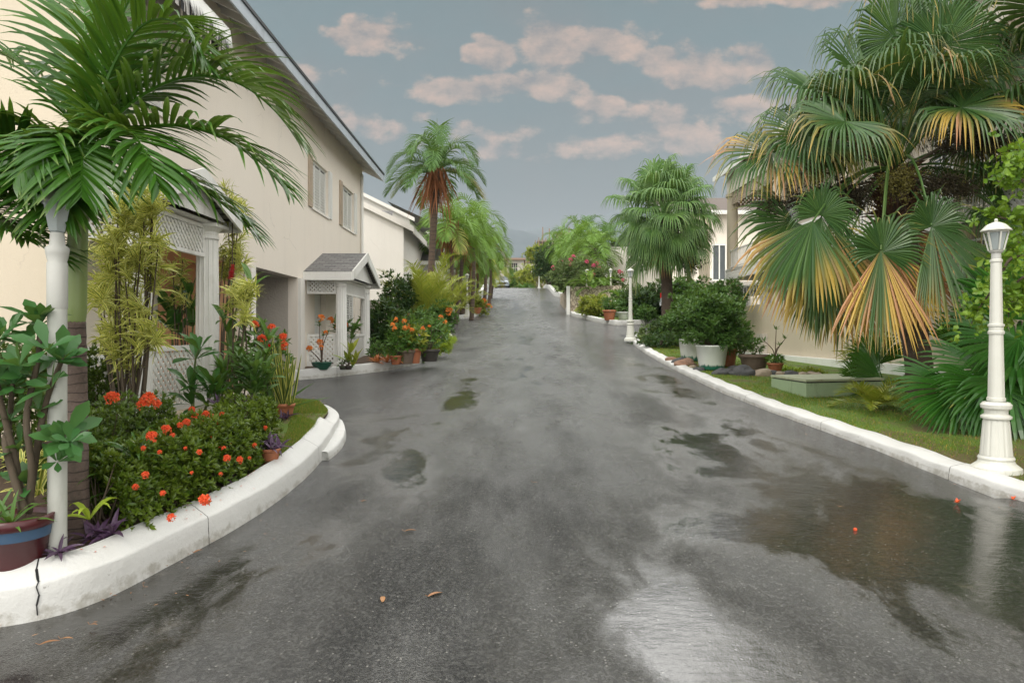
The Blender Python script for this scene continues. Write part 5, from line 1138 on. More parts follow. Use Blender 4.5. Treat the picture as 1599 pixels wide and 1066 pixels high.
# broad leaved stalks near the porch column
def broad(name, lab, stems, d, L, W, mt, m=6, spread=.10, up=.9, open_=1.0, lvls=5, droop=.5, flowers=(), fm=None, zb=None, prof=P_LEAF, group=None):
    """stems: list of [(px, py) base ... top]; leaves in whorls along the upper half"""
    b_ = at(*stems[0][0], d); base = (b_[0], b_[1], float(zL(b_[0], b_[1])) if zb is None else zb); t_ = thing(name, lab, 'plant', base, group); st = MB(); mb = MB()
    for path in stems:
        P = smooth3([at(a, b, d+random.uniform(-.1, .1)) for a, b in path], 8); st.tube(P, np.linspace(.016, .007, len(P)), 6)
        for i in np.linspace(len(P)*.35, len(P)-1, lvls).astype(int): rosettes(mb, [P[i]], [nrm(np.array((random.uniform(-.2, .2), -.25, up)))], m, L, W, open_=open_, droop=droop, prof=prof, k=4, fold=.2)
    obj('stem', st, M['greenstem'], t_); obj('foliage', mb, mt, t_)
    for (px, py, r0) in flowers: obj('flower_cluster', flower_head(at(px, py, d-.1), r0, 40, r0*.4), fm, t_)
    return t_
broad('dark_leaved_plant', 'dark glossy plant with bare stem before the far column of the near porch', [[(302, 645), (303, 600), (306, 560), (312, 545)], [(300, 645), (300, 620), (296, 600)], [(318, 645), (328, 620), (332, 600)]], 7.75, .24, .085, M['lf_big'], 6, lvls=3, prof=P_OBOV)
broad('broad_leaved_plant', 'light green plant with upright pointed leaves at the foot of the far porch column', [[(345, 640), (350, 600), (348, 575)], [(338, 645), (340, 620), (335, 600)]], 7.9, .20, .045, M['lf_green'], 7, lvls=4)
broad('ginger_plant', 'tall ginger plant with long arching leaves just right of the near porch', [[(372, 640), (378, 560), (385, 480), (392, 440)], [(362, 640), (360, 560), (352, 500)], [(395, 640), (408, 580), (420, 530)], [(385, 640), (400, 600), (415, 560)]], 8.5, .30, .07, M['lf_green'], 3, lvls=5, open_=.8, droop=.9)
q = np.array(at(361, 425, 8.9)); t_ = thing('ginger_flower', 'dark red upright ginger flower spike against the peach wall', 'flower', tuple(q-np.array((0, 0, .35)))); mb = MB()
for i in range(9): rosettes(mb, [q+np.array((.01*i*.3, 0, -.10+i*.022))], [(0, 0, 1)], 7, .06*(1-i*.06), .035, open_=1.1, droop=-.2, k=2, fold=.2)
obj('spike', mb, M['deepred_petal'], t_); obj('stem', MB().tube([q-np.array((-.06, 0, .9)), q-np.array((-.02, 0, .4)), q-np.array((0, 0, .08))], .008, 6), M['greenstem'], t_)
broad('broad_leaved_plant', 'dense mid green leafy plant behind the hedge end', [[(370, 640), (375, 600), (372, 560)], [(395, 640), (400, 600), (398, 570)], [(415, 640), (412, 610), (418, 580)], [(405, 640), (392, 600), (385, 560)]], 8.0, .17, .055, M['lf_mid'], 7, lvls=6, prof=P_OBOV)
broad('broad_leaved_plant', 'broad pointed leaves standing inside the near porch against the peach wall', [[(270, 540), (268, 500), (262, 480)], [(300, 540), (302, 490), (298, 460)], [(285, 540), (280, 510), (275, 495)]], 9.4, .42, .11, M['lf_big'], 4, lvls=3, open_=.8, droop=1.0, zb=1.03)
shrub('flowering_shrub', 'leggy green shrub with red flower heads in front of the carport', 'shrub', (-3.45, 9.4, gz(9.4)+.24), (-3.5, 9.4, 1.72), (.42, .35, .42), 260, .075, .03, M['lf_mid'], m=6, fpos=[at(398, 508, 9.2), at(425, 512, 9.2), at(443, 527, 9.2), at(444, 540, 9.2), at(410, 530, 9.2)], fm=M['red_petal'], fr=.05)
# striped sword plants
c = gp(444, 655, .235); t_ = thing('potted_plant', 'terracotta pot with tall yellow edged sword leaves near the end of the left bed', 'potted plant', c); pot(t_, c, .14, .22, M['terracotta'])
mb = MB(); q = np.array(c)+np.array((0, 0, .18)); n = 26; P = q+np.column_stack([rs.uniform(-.1, .1, n), rs.uniform(-.1, .1, n), np.zeros(n)]); D = nrm(np.column_stack([rs.uniform(-.35, .35, n), rs.uniform(-.3, .2, n), np.ones(n)]))
mb.blades(P, D, rdir(n)*np.array((.4, 1, .1)), rs.uniform(.5, 1.0, n), .055, .12, 7, P_STRAP, .3); obj('foliage', mb, M['lf_snake'], t_)
c = gp(425, 650, .235); t_ = thing('agave_plant', 'green plant with long arching sword leaves over the small lawn', 'plant', c); mb = MB(); rosettes(mb, [np.array(c)+np.array((0, 0, .02))], [(.15, -.1, 1)], 12, .72, .075, open_=.95, droop=.25, prof=P_STRAP, k=7, fold=.4, jit=.12); obj('foliage', mb, M['lf_green'], t_)
c = gp(421, 728, .235); t_ = thing('potted_plant', 'small terracotta pot with trailing purple leaves beside the front kerb', 'potted plant', (c[0]-.03, c[1]+.12, c[2])); c = (c[0]-.03, c[1]+.12, c[2]); pot(t_, c, .095, .16, M['terracotta'])
mb = MB(); rosettes(mb, np.array(c)+np.array((0, 0, .17))+rs.randn(9, 3)*np.array((.05, .05, .03)), [(.3, -.3, 1)]*9, 7, .13, .026, open_=1.1, droop=1.1, prof=P_STRAP, k=4); obj('foliage', mb, M['lf_purple'], t_)
t_ = thing('terracotta_planter', 'low terracotta trough standing on the ground under the lattice of the near porch', 'planter', (-3.7, 7.9, 0)); cz = float(zL(-3.7, 7.9)); t_.location = (-3.75, 7.9, cz); obj('trough', MB().box(-3.95, -3.6, 7.6, 8.6, cz-.02, cz+.17).box(-3.98, -3.57, 7.57, 8.63, cz+.172, cz+.20), M['terracotta'], t_)
# ------------------------------------------------------------------ second porch: pots and plants
def leggy(label, c, r, h, mt, stems, d, flow, leafm=None, L=.09):
    t_ = thing('potted_plant', label, 'potted plant', c); pot(t_, c, r, h, mt, 'bowl'); st = MB(); mb = MB()
    for path in stems:
        P = smooth3([(c[0], c[1], c[2]+h*.9)]+[at(a, b, d) for a, b in path], 8); st.tube(P, np.linspace(.014, .008, len(P)), 6); rosettes(mb, [P[-1], P[-3]], [nrm(np.array((0, -.3, .9)))]*2, 9, L, L*.3, open_=1.1, k=2)
    obj('stem', st, M['bark_pale'], t_); obj('foliage', mb, leafm or M['lf_mid'], t_)
    for (px, py, rr) in flow: obj('flower_cluster', flower_head(at(px, py, d-.08), rr, 36, rr*.42), M['orange_petal'], t_)
    return t_
zl2 = lambda px, py: gp(px, py, .15)
leggy('dark green bowl with leggy stems and salmon flower heads before the second porch', zl2(503, 577), .22, .17, M['greenpot'], [[(494, 555), (484, 546)], [(500, 530), (499, 505)], [(503, 545), (506, 520)], [(505, 540), (512, 520)]], 15.1, [(484, 545, .06), (502, 497, .065), (500, 535, .06), (509, 520, .045), (502, 542, .045)])
broad('variegated_plant', 'yellow and green leaves rising from small dark pots in front of the second porch', [[(544, 575), (546, 560), (548, 550)], [(548, 576), (553, 568), (556, 562)]], 15.4, .34, .10, M['lf_yellow'], 4, lvls=2, open_=.6, zb=gz(15.4)+.15)
for i, px in enumerate((536, 545)):
    c = zl2(px, 577); potted('potted_plant', ['small black pot with tiny seedlings beside the green bowl', 'small black pot under the yellow and green leaves'][i], 'potted plant', c, .09, .09, M['darkpot'], M['lf_green'], 8, .07, .02)
broad('flowering_shrub', 'bush with orange flower heads standing inside the second porch', [[(535, 545), (530, 520), (525, 505)], [(538, 545), (540, 520), (542, 508)], [(545, 545), (552, 520), (555, 512)]], 16.6, .22, .07, M['lf_mid'], 7, lvls=5, zb=1.2, flowers=[(517, 500, .07), (528, 510, .07), (540, 508, .06), (533, 498, .05)], fm=M['orange_petal'])
# island row of pots (px, py, r, h, material, label)
S2 = [(619, 569, .15, .22, 'terracotta', 'small terracotta pot beside the square stone pot in the left island row', 'lf_green', .10, 0),
      (634, 568, .23, .34, 'stonepot', 'mottled brown stone pot with orange flowers in the left island row', 'lf_green', .14, 5),
      (648, 567, .17, .36, 'terracotta', 'tall dark terracotta pot with cream and yellow flowers in the left island row', 'lf_yellow', .12, 4),
      (671, 564, .26, .30, 'darkpot', 'wide black pot with a leafy shrub at the bend of the left island kerb', 'lf_mid', .12, 2),
      (683, 549, .17, .28, 'terracotta', 'orange terracotta pot next to the lime green mound at the tip of the left island', 'lf_green', .10, 2),
      (587, 566, .12, .14, 'darkpot', 'small black pot half hidden behind the second porch column', 'lf_green', .08, 0),
      (627, 545, .20, .40, 'darkpot', 'black pot with loose shrub in front of the grey garden wall', 'lf_dark', .12, 0)]
for (px, py, r, h, mt, lab, lm, L, fl) in S2:
    c = zl2(px, py); potted('potted_plant', lab, 'potted plant', c, r, h, M[mt], M[lm], 70, L, L*.36, (r*1.9, r*1.6, r*2.0), 6, fl, M['orange_petal'], fr=.05)
c = zl2(605, 569); t_ = thing('bromeliad', 'low spreading coral orange plant at the foot of the second porch column', 'plant', c); mb = MB(); rosettes(mb, np.array(c)+np.array([(0, 0, .05), (-.25, 0, .05), (.25, .05, .06)]), [(0, 0, 1)]*3, 22, .26, .05, open_=1.35, droop=.4, prof=P_STRAP, k=4, fold=.3); obj('foliage', mb, M['lf_orange'], t_)
c = zl2(698, 549); c = (c[0]-.12, c[1], c[2]); shrub('lime_shrub', 'round lime green feathery mound spilling over the tip of the left island kerb', 'shrub', c, (c[0], c[1], c[2]+.26), (.30, .28, .30), 420, .12, .012, M['lf_lime'], m=8, up=.4, shell=.5)
def shr(px, py, d, rx, rz, n, L, lm, lab, name='shrub', cat='shrub', ry=None, W=.38, fl=0, fm=None, fr=.1, zb=None, m=6, stem=8, sr=.02, **kw):
    c = at(px, py, d); base = (c[0], d, (float(zR(c[0], d)) if c[0] > 3 and d < 29 else gz(d)+.15) if zb is None else zb)
    return shrub(name, lab, cat, base, c, (rx, ry or rx*.8, rz), n, L, L*W, M[lm], m=m, flowers=fl, fm=M[fm] if fm else None, fr=fr, stem=stem, sr=sr, **kw)
shr(600, 512, 19.5, .62, .85, 420, .15, 'lf_dark', 'grey green shrub with upright twigs left of the garden wall, behind the porch columns')
shr(622, 462, 22.5, .60, .72, 380, .13, 'lf_dark', 'small dark leaved tree with gaps of white wall showing, behind the left island', 'small_tree', 'tree')
shr(628, 505, 22.0, .50, .55, 300, .12, 'lf_dark', 'lower dark shrub in front of the grey garden wall')
shr(632, 557, 18.3, .55, .25, 320, .12, 'lf_green', 'low green ground shrub behind the orange plant')
shr(625, 530, 19.5, .5, .35, 260, .2, 'lf_green', 'broad leaved green clump behind the stone pot')
shr(690, 500, 22.2, .45, .55, 420, .11, 'lf_mid', 'shrub with an orange flower beside the white stake at the left island tip', fl=1, fm='orange_petal', fr=.10)
shr(675, 525, 19.6, .45, .5, 480, .10, 'lf_green', 'loose green shrub with pale pink and mauve flowers on the left island', fl=4, fm='mauve_petal', fr=.07)
shr(658, 505, 20.5, .42, .45, 300, .11, 'lf_mid', 'shrub with one deep red flower head on the left island', fl=1, fm='deepred_petal', fr=.13)
shr(745, 480, 45, .8, .6, 260, .16, 'lf_yellow', 'yellow and orange leaved bush beside the urns on the far left island', fl=3, fm='orange_petal', fr=.2)
# feathery areca clump
def areca(lab, bx_, by_, zb, n, L, ll, mt, seed, spread=.5, az0=0, lean=(50, 84), name='feather_palm', nl=26, droop=1.0, lw=.035, group=None):
    r_ = np.random.RandomState(seed); t_ = thing(name, lab, 'palm', (bx_, by_, zb), group); mb = MB()
    for i in range(n): pinnate(mb, (bx_+r_.uniform(-.3, .3)*spread, by_+r_.uniform(-.3, .3)*spread, zb+r_.uniform(0, .5)), math.radians(i*137.5+az0), math.radians(r_.uniform(*lean)), L*r_.uniform(.6, 1.1), ll, lw, nl, droop*r_.uniform(.7, 1.3), .30, r_.uniform(0, .25), .6, k=3, r=r_, r0=.02)
    obj('fronds', mb, M[mt], t_); return t_
areca('yellow green feathery palm clump towering over the left island pots', -2.95, 23.0, gz(23)+.15, 30, 2.9, .45, 'lf_areca', 21)
areca('second yellow green palm clump behind the first, beside the slender trunks', -2.75, 26.5, gz(26.5)+.15, 22, 2.6, .40, 'lf_areca', 22)
areca('green feathery palm clump at the corner of the second house', -3.7, 30.5, gz(30.5)+.15, 16, 2.3, .42, 'lf_coco_mid', 23)
areca('low yellow palm clump under the tall palms on the far left island', -3.3, 41, gz(41)+.15, 18, 2.2, .4, 'lf_yellow', 24)
areca('yellow green palm clump behind the white lamp post of the far left island', -3.2, 47, gz(47)+.15, 16, 2.2, .4, 'lf_areca', 25)
for i, (px, py, r, h, lab) in enumerate([(733, 488, .55, .85, 'large terracotta urn left of the lamp post on the far left island'), (745, 490, .42, .5, 'round terracotta bowl right of the lamp post on the far left island'), (722, 492, .45, .6, 'brown mottled urn beside a white box planter on the far left island')]):
    c = gp(px, py, .16); potted('potted_plant', lab, 'potted plant', c, r*.75, h*.8, M['terracotta' if i < 2 else 'stonepot'], M['lf_yellow' if i != 2 else 'lf_purple'], 60, .22, .07, style='bowl')
c = gp(712, 490, .16); t_ = thing('planter', 'white square box planter with dark red foliage on the far left island', 'planter', c); mb = MB().box(c[0]-.55, c[0]+.55, c[1]-.3, c[1]+.3, c[2], c[2]+.9); obj('box', mb, M['white'], t_)
mb = MB(); leafcloud(mb, (c[0]+.05, c[1]-.2, c[2]+.85), (.5, .35, .4), 160, .16, .06); obj('foliage', mb, leafmat('dark_red_leaf', (.16, .02, .02), (.25, .05, .03)), t_)
t_ = thing('plant_stake', 'thin white stake leaning among the shrubs at the left island tip', 'stake', at(686, 545, 21)); a_ = at(686, 530, 21); b_ = at(692, 505, 21); obj('stick', MB().tube([(a_[0], a_[1], a_[2]-.3), a_, b_], .02, 6), M['white'], t_)
t_ = None

# ------------------------------------------------------------------ tall palms along the left
def feather_palm(name, lab, base, top, rad, n, L, ll, mt, seed, trunk_r, nl=30, lw=.045, droop=1.6, dead=True, el=(-12, 80), group=None, ldroop=1.0, lean=.1, bark='bark_pale', k=3):
    r_ = np.random.RandomState(seed); t_ = thing(name, lab, 'palm', base, group); base = np.array(base, float); top = np.array(top, float)
    mid = (base+top)/2+np.array((lean, 0, 0)); obj('trunk', trunk([base-np.array((0, 0, .15)), mid, top], trunk_r, 12, 30, .02, r_), M['ring_far'], t_, True)
    mb = MB()
    for i in range(n):
        f = (i+.5)/n; e = el[1]+(el[0]-el[1])*f**.85; pinnate(mb, top+np.array((0, 0, .1*(1-f))), math.radians(i*137.5+r_.uniform(-9, 9)+seed*40), math.radians(e), L*(1-.12*f)*r_.uniform(.9, 1.08), ll, lw, nl, droop*(.65+.55*(1-abs(f-.4))), .14, .0 if f < .8 else r_.uniform(0, .35), ldroop, k=k, r=r_, r0=.03)
    obj('crown', mb, M[mt], t_)
    if dead:
        dm = MB(); P = top+r_.randn(150, 3)*np.array((.16, .16, .10)); D = nrm(np.column_stack([r_.randn(150)*.28, r_.randn(150)*.28, -np.ones(150)])); dm.blades(P, D, rdir(150, r_), r_.uniform(.6, 2.1, 150)*L/2.5, .055, .6, 4, P_STRAP, .2); obj('dead_flower_stalks', dm, M['lf_reddead'], t_)
    return t_
tb = np.array(((671-800)/K*27.5, 27.5, gz(27.5)+.1)); tt_ = np.array(at(683, 268, 27.5))
tp = feather_palm('coconut_palm', 'tallest slender palm on the left with reddish dead stalks hanging under its crown', tb, tt_, [.17, .14, .15, .12, .16], 20, 2.75, .72, 'lf_coco_mid', 31, [.19, .15, .13, .14, .17], nl=46, lw=.042, droop=2.0, ldroop=1.6, el=(-5, 84), lean=-.05)
obj('spear_leaf', MB().tube([tt_, tt_+np.array((0, 0, 1.2)), tt_+np.array((0, 0, 2.15))], [.035, .022, .006], 6), M['greenstem'], tp)
row = [(703, 33.5, 352, 2.3, 'slender dark trunked palm just right of the tall palm'), (722, 36.5, 362, 2.2, 'palm with leaning dark trunk behind the urns'), (738, 40, 344, 2.7, 'highest lime green palm of the left row'),
       (730, 44, 392, 2.4, 'lower lime green palm in the middle of the left row'), (757, 48, 372, 2.7, 'lime green palm at the road side of the left row'), (765, 55, 396, 2.6, 'palm with drooping fronds above the far left kerb'),
       (768, 63, 418, 2.6, 'yellowing palm nearest the crest on the left'), (745, 58, 410, 2.6, 'small palm behind the left row'), (712, 47, 375, 2.5, 'palm behind the slender dark trunks near the third house')]
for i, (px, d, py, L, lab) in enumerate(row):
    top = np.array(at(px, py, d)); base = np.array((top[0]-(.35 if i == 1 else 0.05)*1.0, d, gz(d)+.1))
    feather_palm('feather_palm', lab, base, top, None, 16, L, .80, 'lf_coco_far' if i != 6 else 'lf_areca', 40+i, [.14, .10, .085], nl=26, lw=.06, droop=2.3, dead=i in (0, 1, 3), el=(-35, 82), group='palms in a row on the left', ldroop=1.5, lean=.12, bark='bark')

# ------------------------------------------------------------------ main fan palm (right)
rq = np.random.RandomState(12)
b = gR(1436, 612); fp = thing('fan_palm', 'big fan palm with thick dark trunk and hanging fans, some turning orange, right foreground', 'palm', b)
d0 = b[1]; Cc = np.array(at(1400, 268, d0)); Cm = np.array(at(1412, 420, d0))
obj('trunk', trunk([(b[0], b[1], b[2]-.15), (b[0]-.01, b[1], b[2]+.5), tuple(Cm), tuple(Cc-np.array((0, 0, .35)))], [.29, .23, .22, .24, .27, .22], 20, 0, .05, rq), M['bark'], fp, True)
fb = MB(); n = 420; a = rq.rand(n)*6.28; zz = rq.rand(n); P = Cc+np.column_stack([np.cos(a)*.22, np.sin(a)*.22, -1.15*zz]); D = nrm(np.column_stack([np.cos(a)*.45, np.sin(a)*.45, rq.uniform(-.6, 1.0, n)])); fb.blades(P, D, rdir(n, rq), rq.uniform(.12, .42, n), .06, .5, 3, P_STRAP, .3); obj('trunk_fibre', fb, M['fibre'], fp)
mb = MB()
def F(hpx, hpy, dd, ang, out, R, age=0., nseg=74, face=None, spread=150, droop=3.0, rise=.22, pet=.026, C=None, tgt=None, split=.5):
    """hub at pixel, dd metres in front of the trunk; ang = where the leaf points in the image plane (0 right, 90 up); out = lean to the viewer"""
    hub = np.array(at(hpx, hpy, d0-dd)); a = math.radians(ang); ax = np.array((math.cos(a), -out, math.sin(a)))
    Nn = np.array(face if face is not None else (0, -1, .35)); fan(tgt or mb, Cc if C is None else C, hub, ax, Nn, R, nseg, spread, age, pet, droop, rq, rise=rise, split=split if spread > 60 else .64)
# explicit fronds seen in the photograph
F(1345, 118, .5, 140, .2, 1.55, .05, face=(.2, -.8, .6)); F(1285, 150, .3, 165, .3, 1.6, .1, face=(.1, -.6, .8)); F(1262, 212, .9, 190, .4, 1.45, .15, face=(-.1, -.8, .6)); F(1205, 238, .7, 200, .3, 1.35, .25, face=(-.2, -.7, .7))
F(1400, 60, .2, 95, .1, 1.5, .0, face=(0, -.9, .3)); F(1470, 70, .4, 60, .1, 1.55, .0, face=(0, -.8, .6)); F(1530, 110, .3, 30, .2, 1.5, .05, face=(.1, -.6, .8)); F(1502, 168, 1.2, -18, .5, 1.45, .22, face=(.1, -.7, .7)); F(1320, 190, 1.4, 200, .7, 1.35, .15, face=(0, -.7, .7))
F(1283, 338, 1.6, -98, .25, 1.95, .26, 44, face=(-.2, -1, .15), droop=.5, spread=42); F(1270, 345, 1.9, -115, .3, 1.5, .2, 34, face=(-.4, -1, .15), droop=.9, spread=45); F(1300, 338, 1.5, -80, .2, 1.6, .3, 34, face=(0, -1, .1), droop=.6, spread=38); F(1283, 336, 1.65, 70, .1, .7, .05, 40, face=(-.1, -1, .3), droop=1.6, spread=120); F(1376, 390, 2.3, -99, .3, 1.62, .62, 34, face=(0, -1, .2), droop=.3, spread=31, rise=.5); F(1378, 394, 2.25, 80, .1, .75, .05, 36, face=(0, -1, .2), droop=.8, spread=118, rise=.5); F(1455, 352, 2.0, -72, .3, 1.62, .14, 44, face=(.1, -1, .2), droop=.4, spread=45, rise=.5); F(1455, 354, 1.98, 80, .1, .7, .05, 40, face=(0, -1, .2), droop=1.4, spread=118, rise=.5)
F(1325, 375, 1.1, -96, .2, 1.9, .36, 36, face=(0, -1, .1), droop=.6, spread=35); F(1240, 345, .9, -140, .2, 1.2, .18, 50, face=(-.3, -1, .1), droop=1.2, spread=100); F(1500, 375, .6, -75, .1, 1.1, .3, 40, face=(.3, -1, 0), droop=.9, spread=45); F(1555, 325, .3, -20, .2, 1.25, .05, face=(.2, -.8, .5)); F(1580, 240, .2, 5, .2, 1.4, .1, face=(.2, -.6, .7))
F(1300, 400, 1.4, -100, .2, 1.5, .34, 36, face=(-.1, -1, 0), droop=.9, spread=40)
for i in range(24):      # the rest of the crown, all round
    az = i*137.5; el = math.radians(rq.uniform(-8, 78)); pl_ = rq.uniform(1.3, 1.8); a = math.radians(az)
    if math.cos(a) < -.35 and math.sin(el) < .5: continue
    dv = np.array((math.sin(a)*math.cos(el), math.cos(a)*math.cos(el), math.sin(el))); hub = Cc+dv*pl_; ax = nrm(dv+np.array((0, 0, -.25))); nn = np.array((0, 0, 1.))+.6*np.array((-dv[0], -dv[1], 0))
    fan(mb, Cc, hub, ax, nn, rq.uniform(1.25, 1.5), 66, 150, rq.uniform(0, .2), .026, 3.0, rq, split=.44)
obj('crown', mb, M['lf_fan'], fp)
dm = MB()
for i in range(5):
    a = random.uniform(0, 6.28); fan(dm, Cc-np.array((0, 0, .7)), Cc+np.array((.32*math.cos(a)+.05, .32*math.sin(a), -1.0-.12*i)), (.12*math.cos(a), .12*math.sin(a), -1), (math.cos(a), math.sin(a), 0), 1.15, 30, 60, .3, .02, .2, rq)
for i in range(2): fan(dm, Cc-np.array((0, 0, 1.5)), Cc+np.array((-.1+.2*i, -.42, -1.75)), (-.1+.35*i, -.15, -1), (0, -1, 0), 1.1, 26, 45, .3, .02, .2, rq)
tag(obj('dead_fronds', dm, M['lf_dead'], fp), 'dry brown fans hanging against the trunk')
for (ends, mt) in (([(1340, 235), (1290, 240), (1262, 262)], 'fruit_green'), ([(1330, 290), (1270, 305), (1195, 325)], 'fruit'), ([(1450, 285), (1480, 290), (1500, 300)], 'fruit'), ([(1470, 230), (1520, 215), (1550, 228)], 'fruit'), ([(1405, 275), (1402, 285), (1400, 296)], 'fruit_green'), ([(1345, 300), (1325, 315), (1322, 325)], 'fruit')):
    P = smooth3([Cc-np.array((0, 0, .1))]+[np.array(at(a, b_, d0-.75)) for a, b_ in ends], 8); fr = MB(); k = len(P); st = MB().tube(P, np.linspace(.03, .01, k), 6)
    pts = []
    for i in range(int(k*.35), k):
        for q in range(14):
            e = P[i]+rq.randn(3)*np.array((.13, .13, .09)); st.tube([P[i], (P[i]+e)/2+np.array((0, 0, .02)), e], .0035, 4, False); pts.append(e+rq.randn(7, 3)*.035)
    fc = obj('fruit_cluster', berries(MB(), np.concatenate(pts), .014), M[mt], fp); obj('fruit_stalk', st, M['stem'], fc)
# second large fan palm at the right edge
x2, y2 = 9.6, 10.9; b = (x2, y2, float(zR(x2, y2))); f2_ = thing('fan_palm', 'second big fan palm whose leaves enter at the upper right edge behind the lamp post', 'palm', b); C3 = np.array((x2-.1, y2, 6.1))
obj('trunk', trunk([(x2, y2, b[2]-.1), (x2, y2, 3), tuple(C3)], [.28, .22, .24], 16, 0, .04), M['bark'], f2_, True); mb = MB()
for i in range(12):
    az = i*137.5+20; el = math.radians(rq.uniform(-25, 75)); a = math.radians(az); dv = np.array((math.sin(a)*math.cos(el), math.cos(a)*math.cos(el), math.sin(el))); fan(mb, C3, C3+dv*rq.uniform(1.2, 1.7), nrm(dv+np.array((0, 0, -.35))), np.array((0, 0, 1.))+.6*np.array((-dv[0], -dv[1], 0)), 1.45, 50, 150, rq.uniform(0, .25), .026, 2.6, rq)
obj('crown', mb, M['lf_fan'], f2_)
# low fan palm clump behind the lamp post
def lowfan(lab, base, fr, mt='lf_fan_low', name='young_fan_palm'):
    t_ = thing(name, lab, 'palm', base); mb = MB()
    for (hpx, hpy, d, ang, out, R, face, sp) in fr:
        hub = np.array(at(hpx, hpy, d)); a = math.radians(ang); fan(mb, base, hub, (math.cos(a), -out, math.sin(a)), face, R, 40, sp, .02, .016, .38, rq, rise=.12, split=.66)
    obj('fronds', mb, M[mt], t_); return t_
lowfan('trunkless fan palm with broad green fans on the lawn behind the near lamp post', (7.15, 9.9, float(zR(7.15, 9.9))),
       [(1555, 575, 9.3, 210, .35, 1.05, (-.1, -.75, .75), 80), (1592, 530, 9.6, 195, .3, 1.1, (0, -.6, .8), 85), (1575, 590, 9.0, -60, .4, 1.15, (.1, -.8, .6), 110), (1505, 605, 9.2, 208, .35, 1.0, (0, -.7, .7), 75), (1590, 560, 9.4, -20, .4, 1.3, (.2, -.6, .8), 120), (1545, 600, 8.9, -110, .4, .85, (0, -.9, .4), 100), (1600, 500, 9.8, 60, .1, 1.2, (0, -.8, .5), 110), (1575, 530, 10.1, 150, .2, .8, (0, -.7, .7), 90)])
lowfan('dark low fan leaves around the foot of the big fan palm trunk', (6.9, 12.6, float(zR(6.9, 12.6))),
       [(1375, 590, 12.3, 165, .3, .75, (0, -.8, .6), 100), (1370, 570, 13.0, 120, .1, .8, (0, -.9, .3), 100), (1505, 545, 13.0, 40, .1, .9, (0, -.9, .4), 110), (1520, 580, 12.4, 20, .2, .9, (0, -.8, .5), 100), (1372, 615, 11.9, 210, .3, .55, (0, -.8, .6), 90), (1345, 600, 12.6, 130, .1, .6, (0, -.9, .3), 90)])
t_ = thing('cycad', 'low clump of stiff yellow green feather leaves left of the fan palm trunk', 'plant', gR(1365, 640)); c = np.array(gR(1365, 640)); mb = MB()
for i in range(13): pinnate(mb, c+np.array((0, 0, .05)), math.radians(i*137.5), math.radians(rq.uniform(18, 60)), rq.uniform(.5, .85), .22, .022, 22, 1.2, .12, rq.uniform(0, .3), .3, k=3, r=rq, r0=.01)
obj('fronds', mb, M['lf_areca'], t_)
# shrub with lime leaves hanging over the lamp post
sx = thing('tree', 'tree with round lime green leaves reaching in from the right edge behind the lamp post', 'tree', (6.9, 8.2, float(zR(6.9, 8.2)))); mb = MB(); st = MB(); tb_ = np.array((6.9, 8.2, float(zR(6.9, 8.2))))
tpz = tb_+np.array((0, 0, 2.1)); st.tube(smooth3([tb_, tb_+np.array((.05, 0, 1)), tpz], 6), np.linspace(.06, .04, 13), 8)
for path in ([(1590, 400), (1560, 440), (1530, 480), (1515, 510)], [(1599, 350), (1565, 340), (1545, 330)], [(1605, 430), (1580, 460), (1575, 500)], [(1610, 300), (1585, 270), (1560, 285)], [(1610, 380), (1575, 390), (1552, 400)], [(1620, 260), (1600, 250), (1590, 240)], [(1610, 450), (1590, 470), (1560, 470)]):
    P = smooth3([tpz]+[np.array(at(a, b_, 8.0+random.uniform(-.2, .2))) for a, b_ in path], 8); st.tube(P, np.linspace(.022, .005, len(P)), 6)
    for i in range(int(len(P)*.25), len(P)):
        q = P[i]+rq.randn(3, 3)*np.array((.10, .10, .10)); rosettes(mb, q, nrm(rq.randn(3, 3)+np.array((0, -.4, .8))), 4, .075, .055, open_=1.2, droop=.3, prof=P_OBOV, k=3, fold=.2)
obj('branches', st, M['stem'], sx); obj('foliage', mb, leafmat('lime_tree_leaf', (.05, .15, .015), (.26, .40, .03)), sx)

# ------------------------------------------------------------------ right garden: utility box, rocks, pots
q = [gR(1254, 620), gR(1200, 604)]; ux0, uy0, uz = 4.95, 11.75, float(zR(5.6, 12.4))
ub = thing('utility_chamber', 'low pale green concrete box with a stained slab lid on the right lawn', 'utility box', (5.7, 12.4, uz))
A4 = [(4.92, 12.95), (5.02, 11.65), (6.55, 12.05), (6.45, 13.35)]
def prism(A, z0, z1, e=0):
    c = np.mean(A, 0); P = [tuple(c+(np.array(a)-c)*(1+e)) for a in A]; V = [(*p, z0) for p in P]+[(*p, z1) for p in P]
    return MB().add(V, [(0, 3, 2, 1), (4, 5, 6, 7), (0, 1, 5, 4), (1, 2, 6, 5), (2, 3, 7, 6), (3, 0, 4, 7)])
obj('base', prism(A4, uz-.15, uz+.20), M['greencon'], ub); obj('gap', prism(A4, uz+.201, uz+.222, -.04), M['dark'], ub); obj('lid', prism(A4, uz+.223, uz+.262, .015), M['greenlid'], ub)
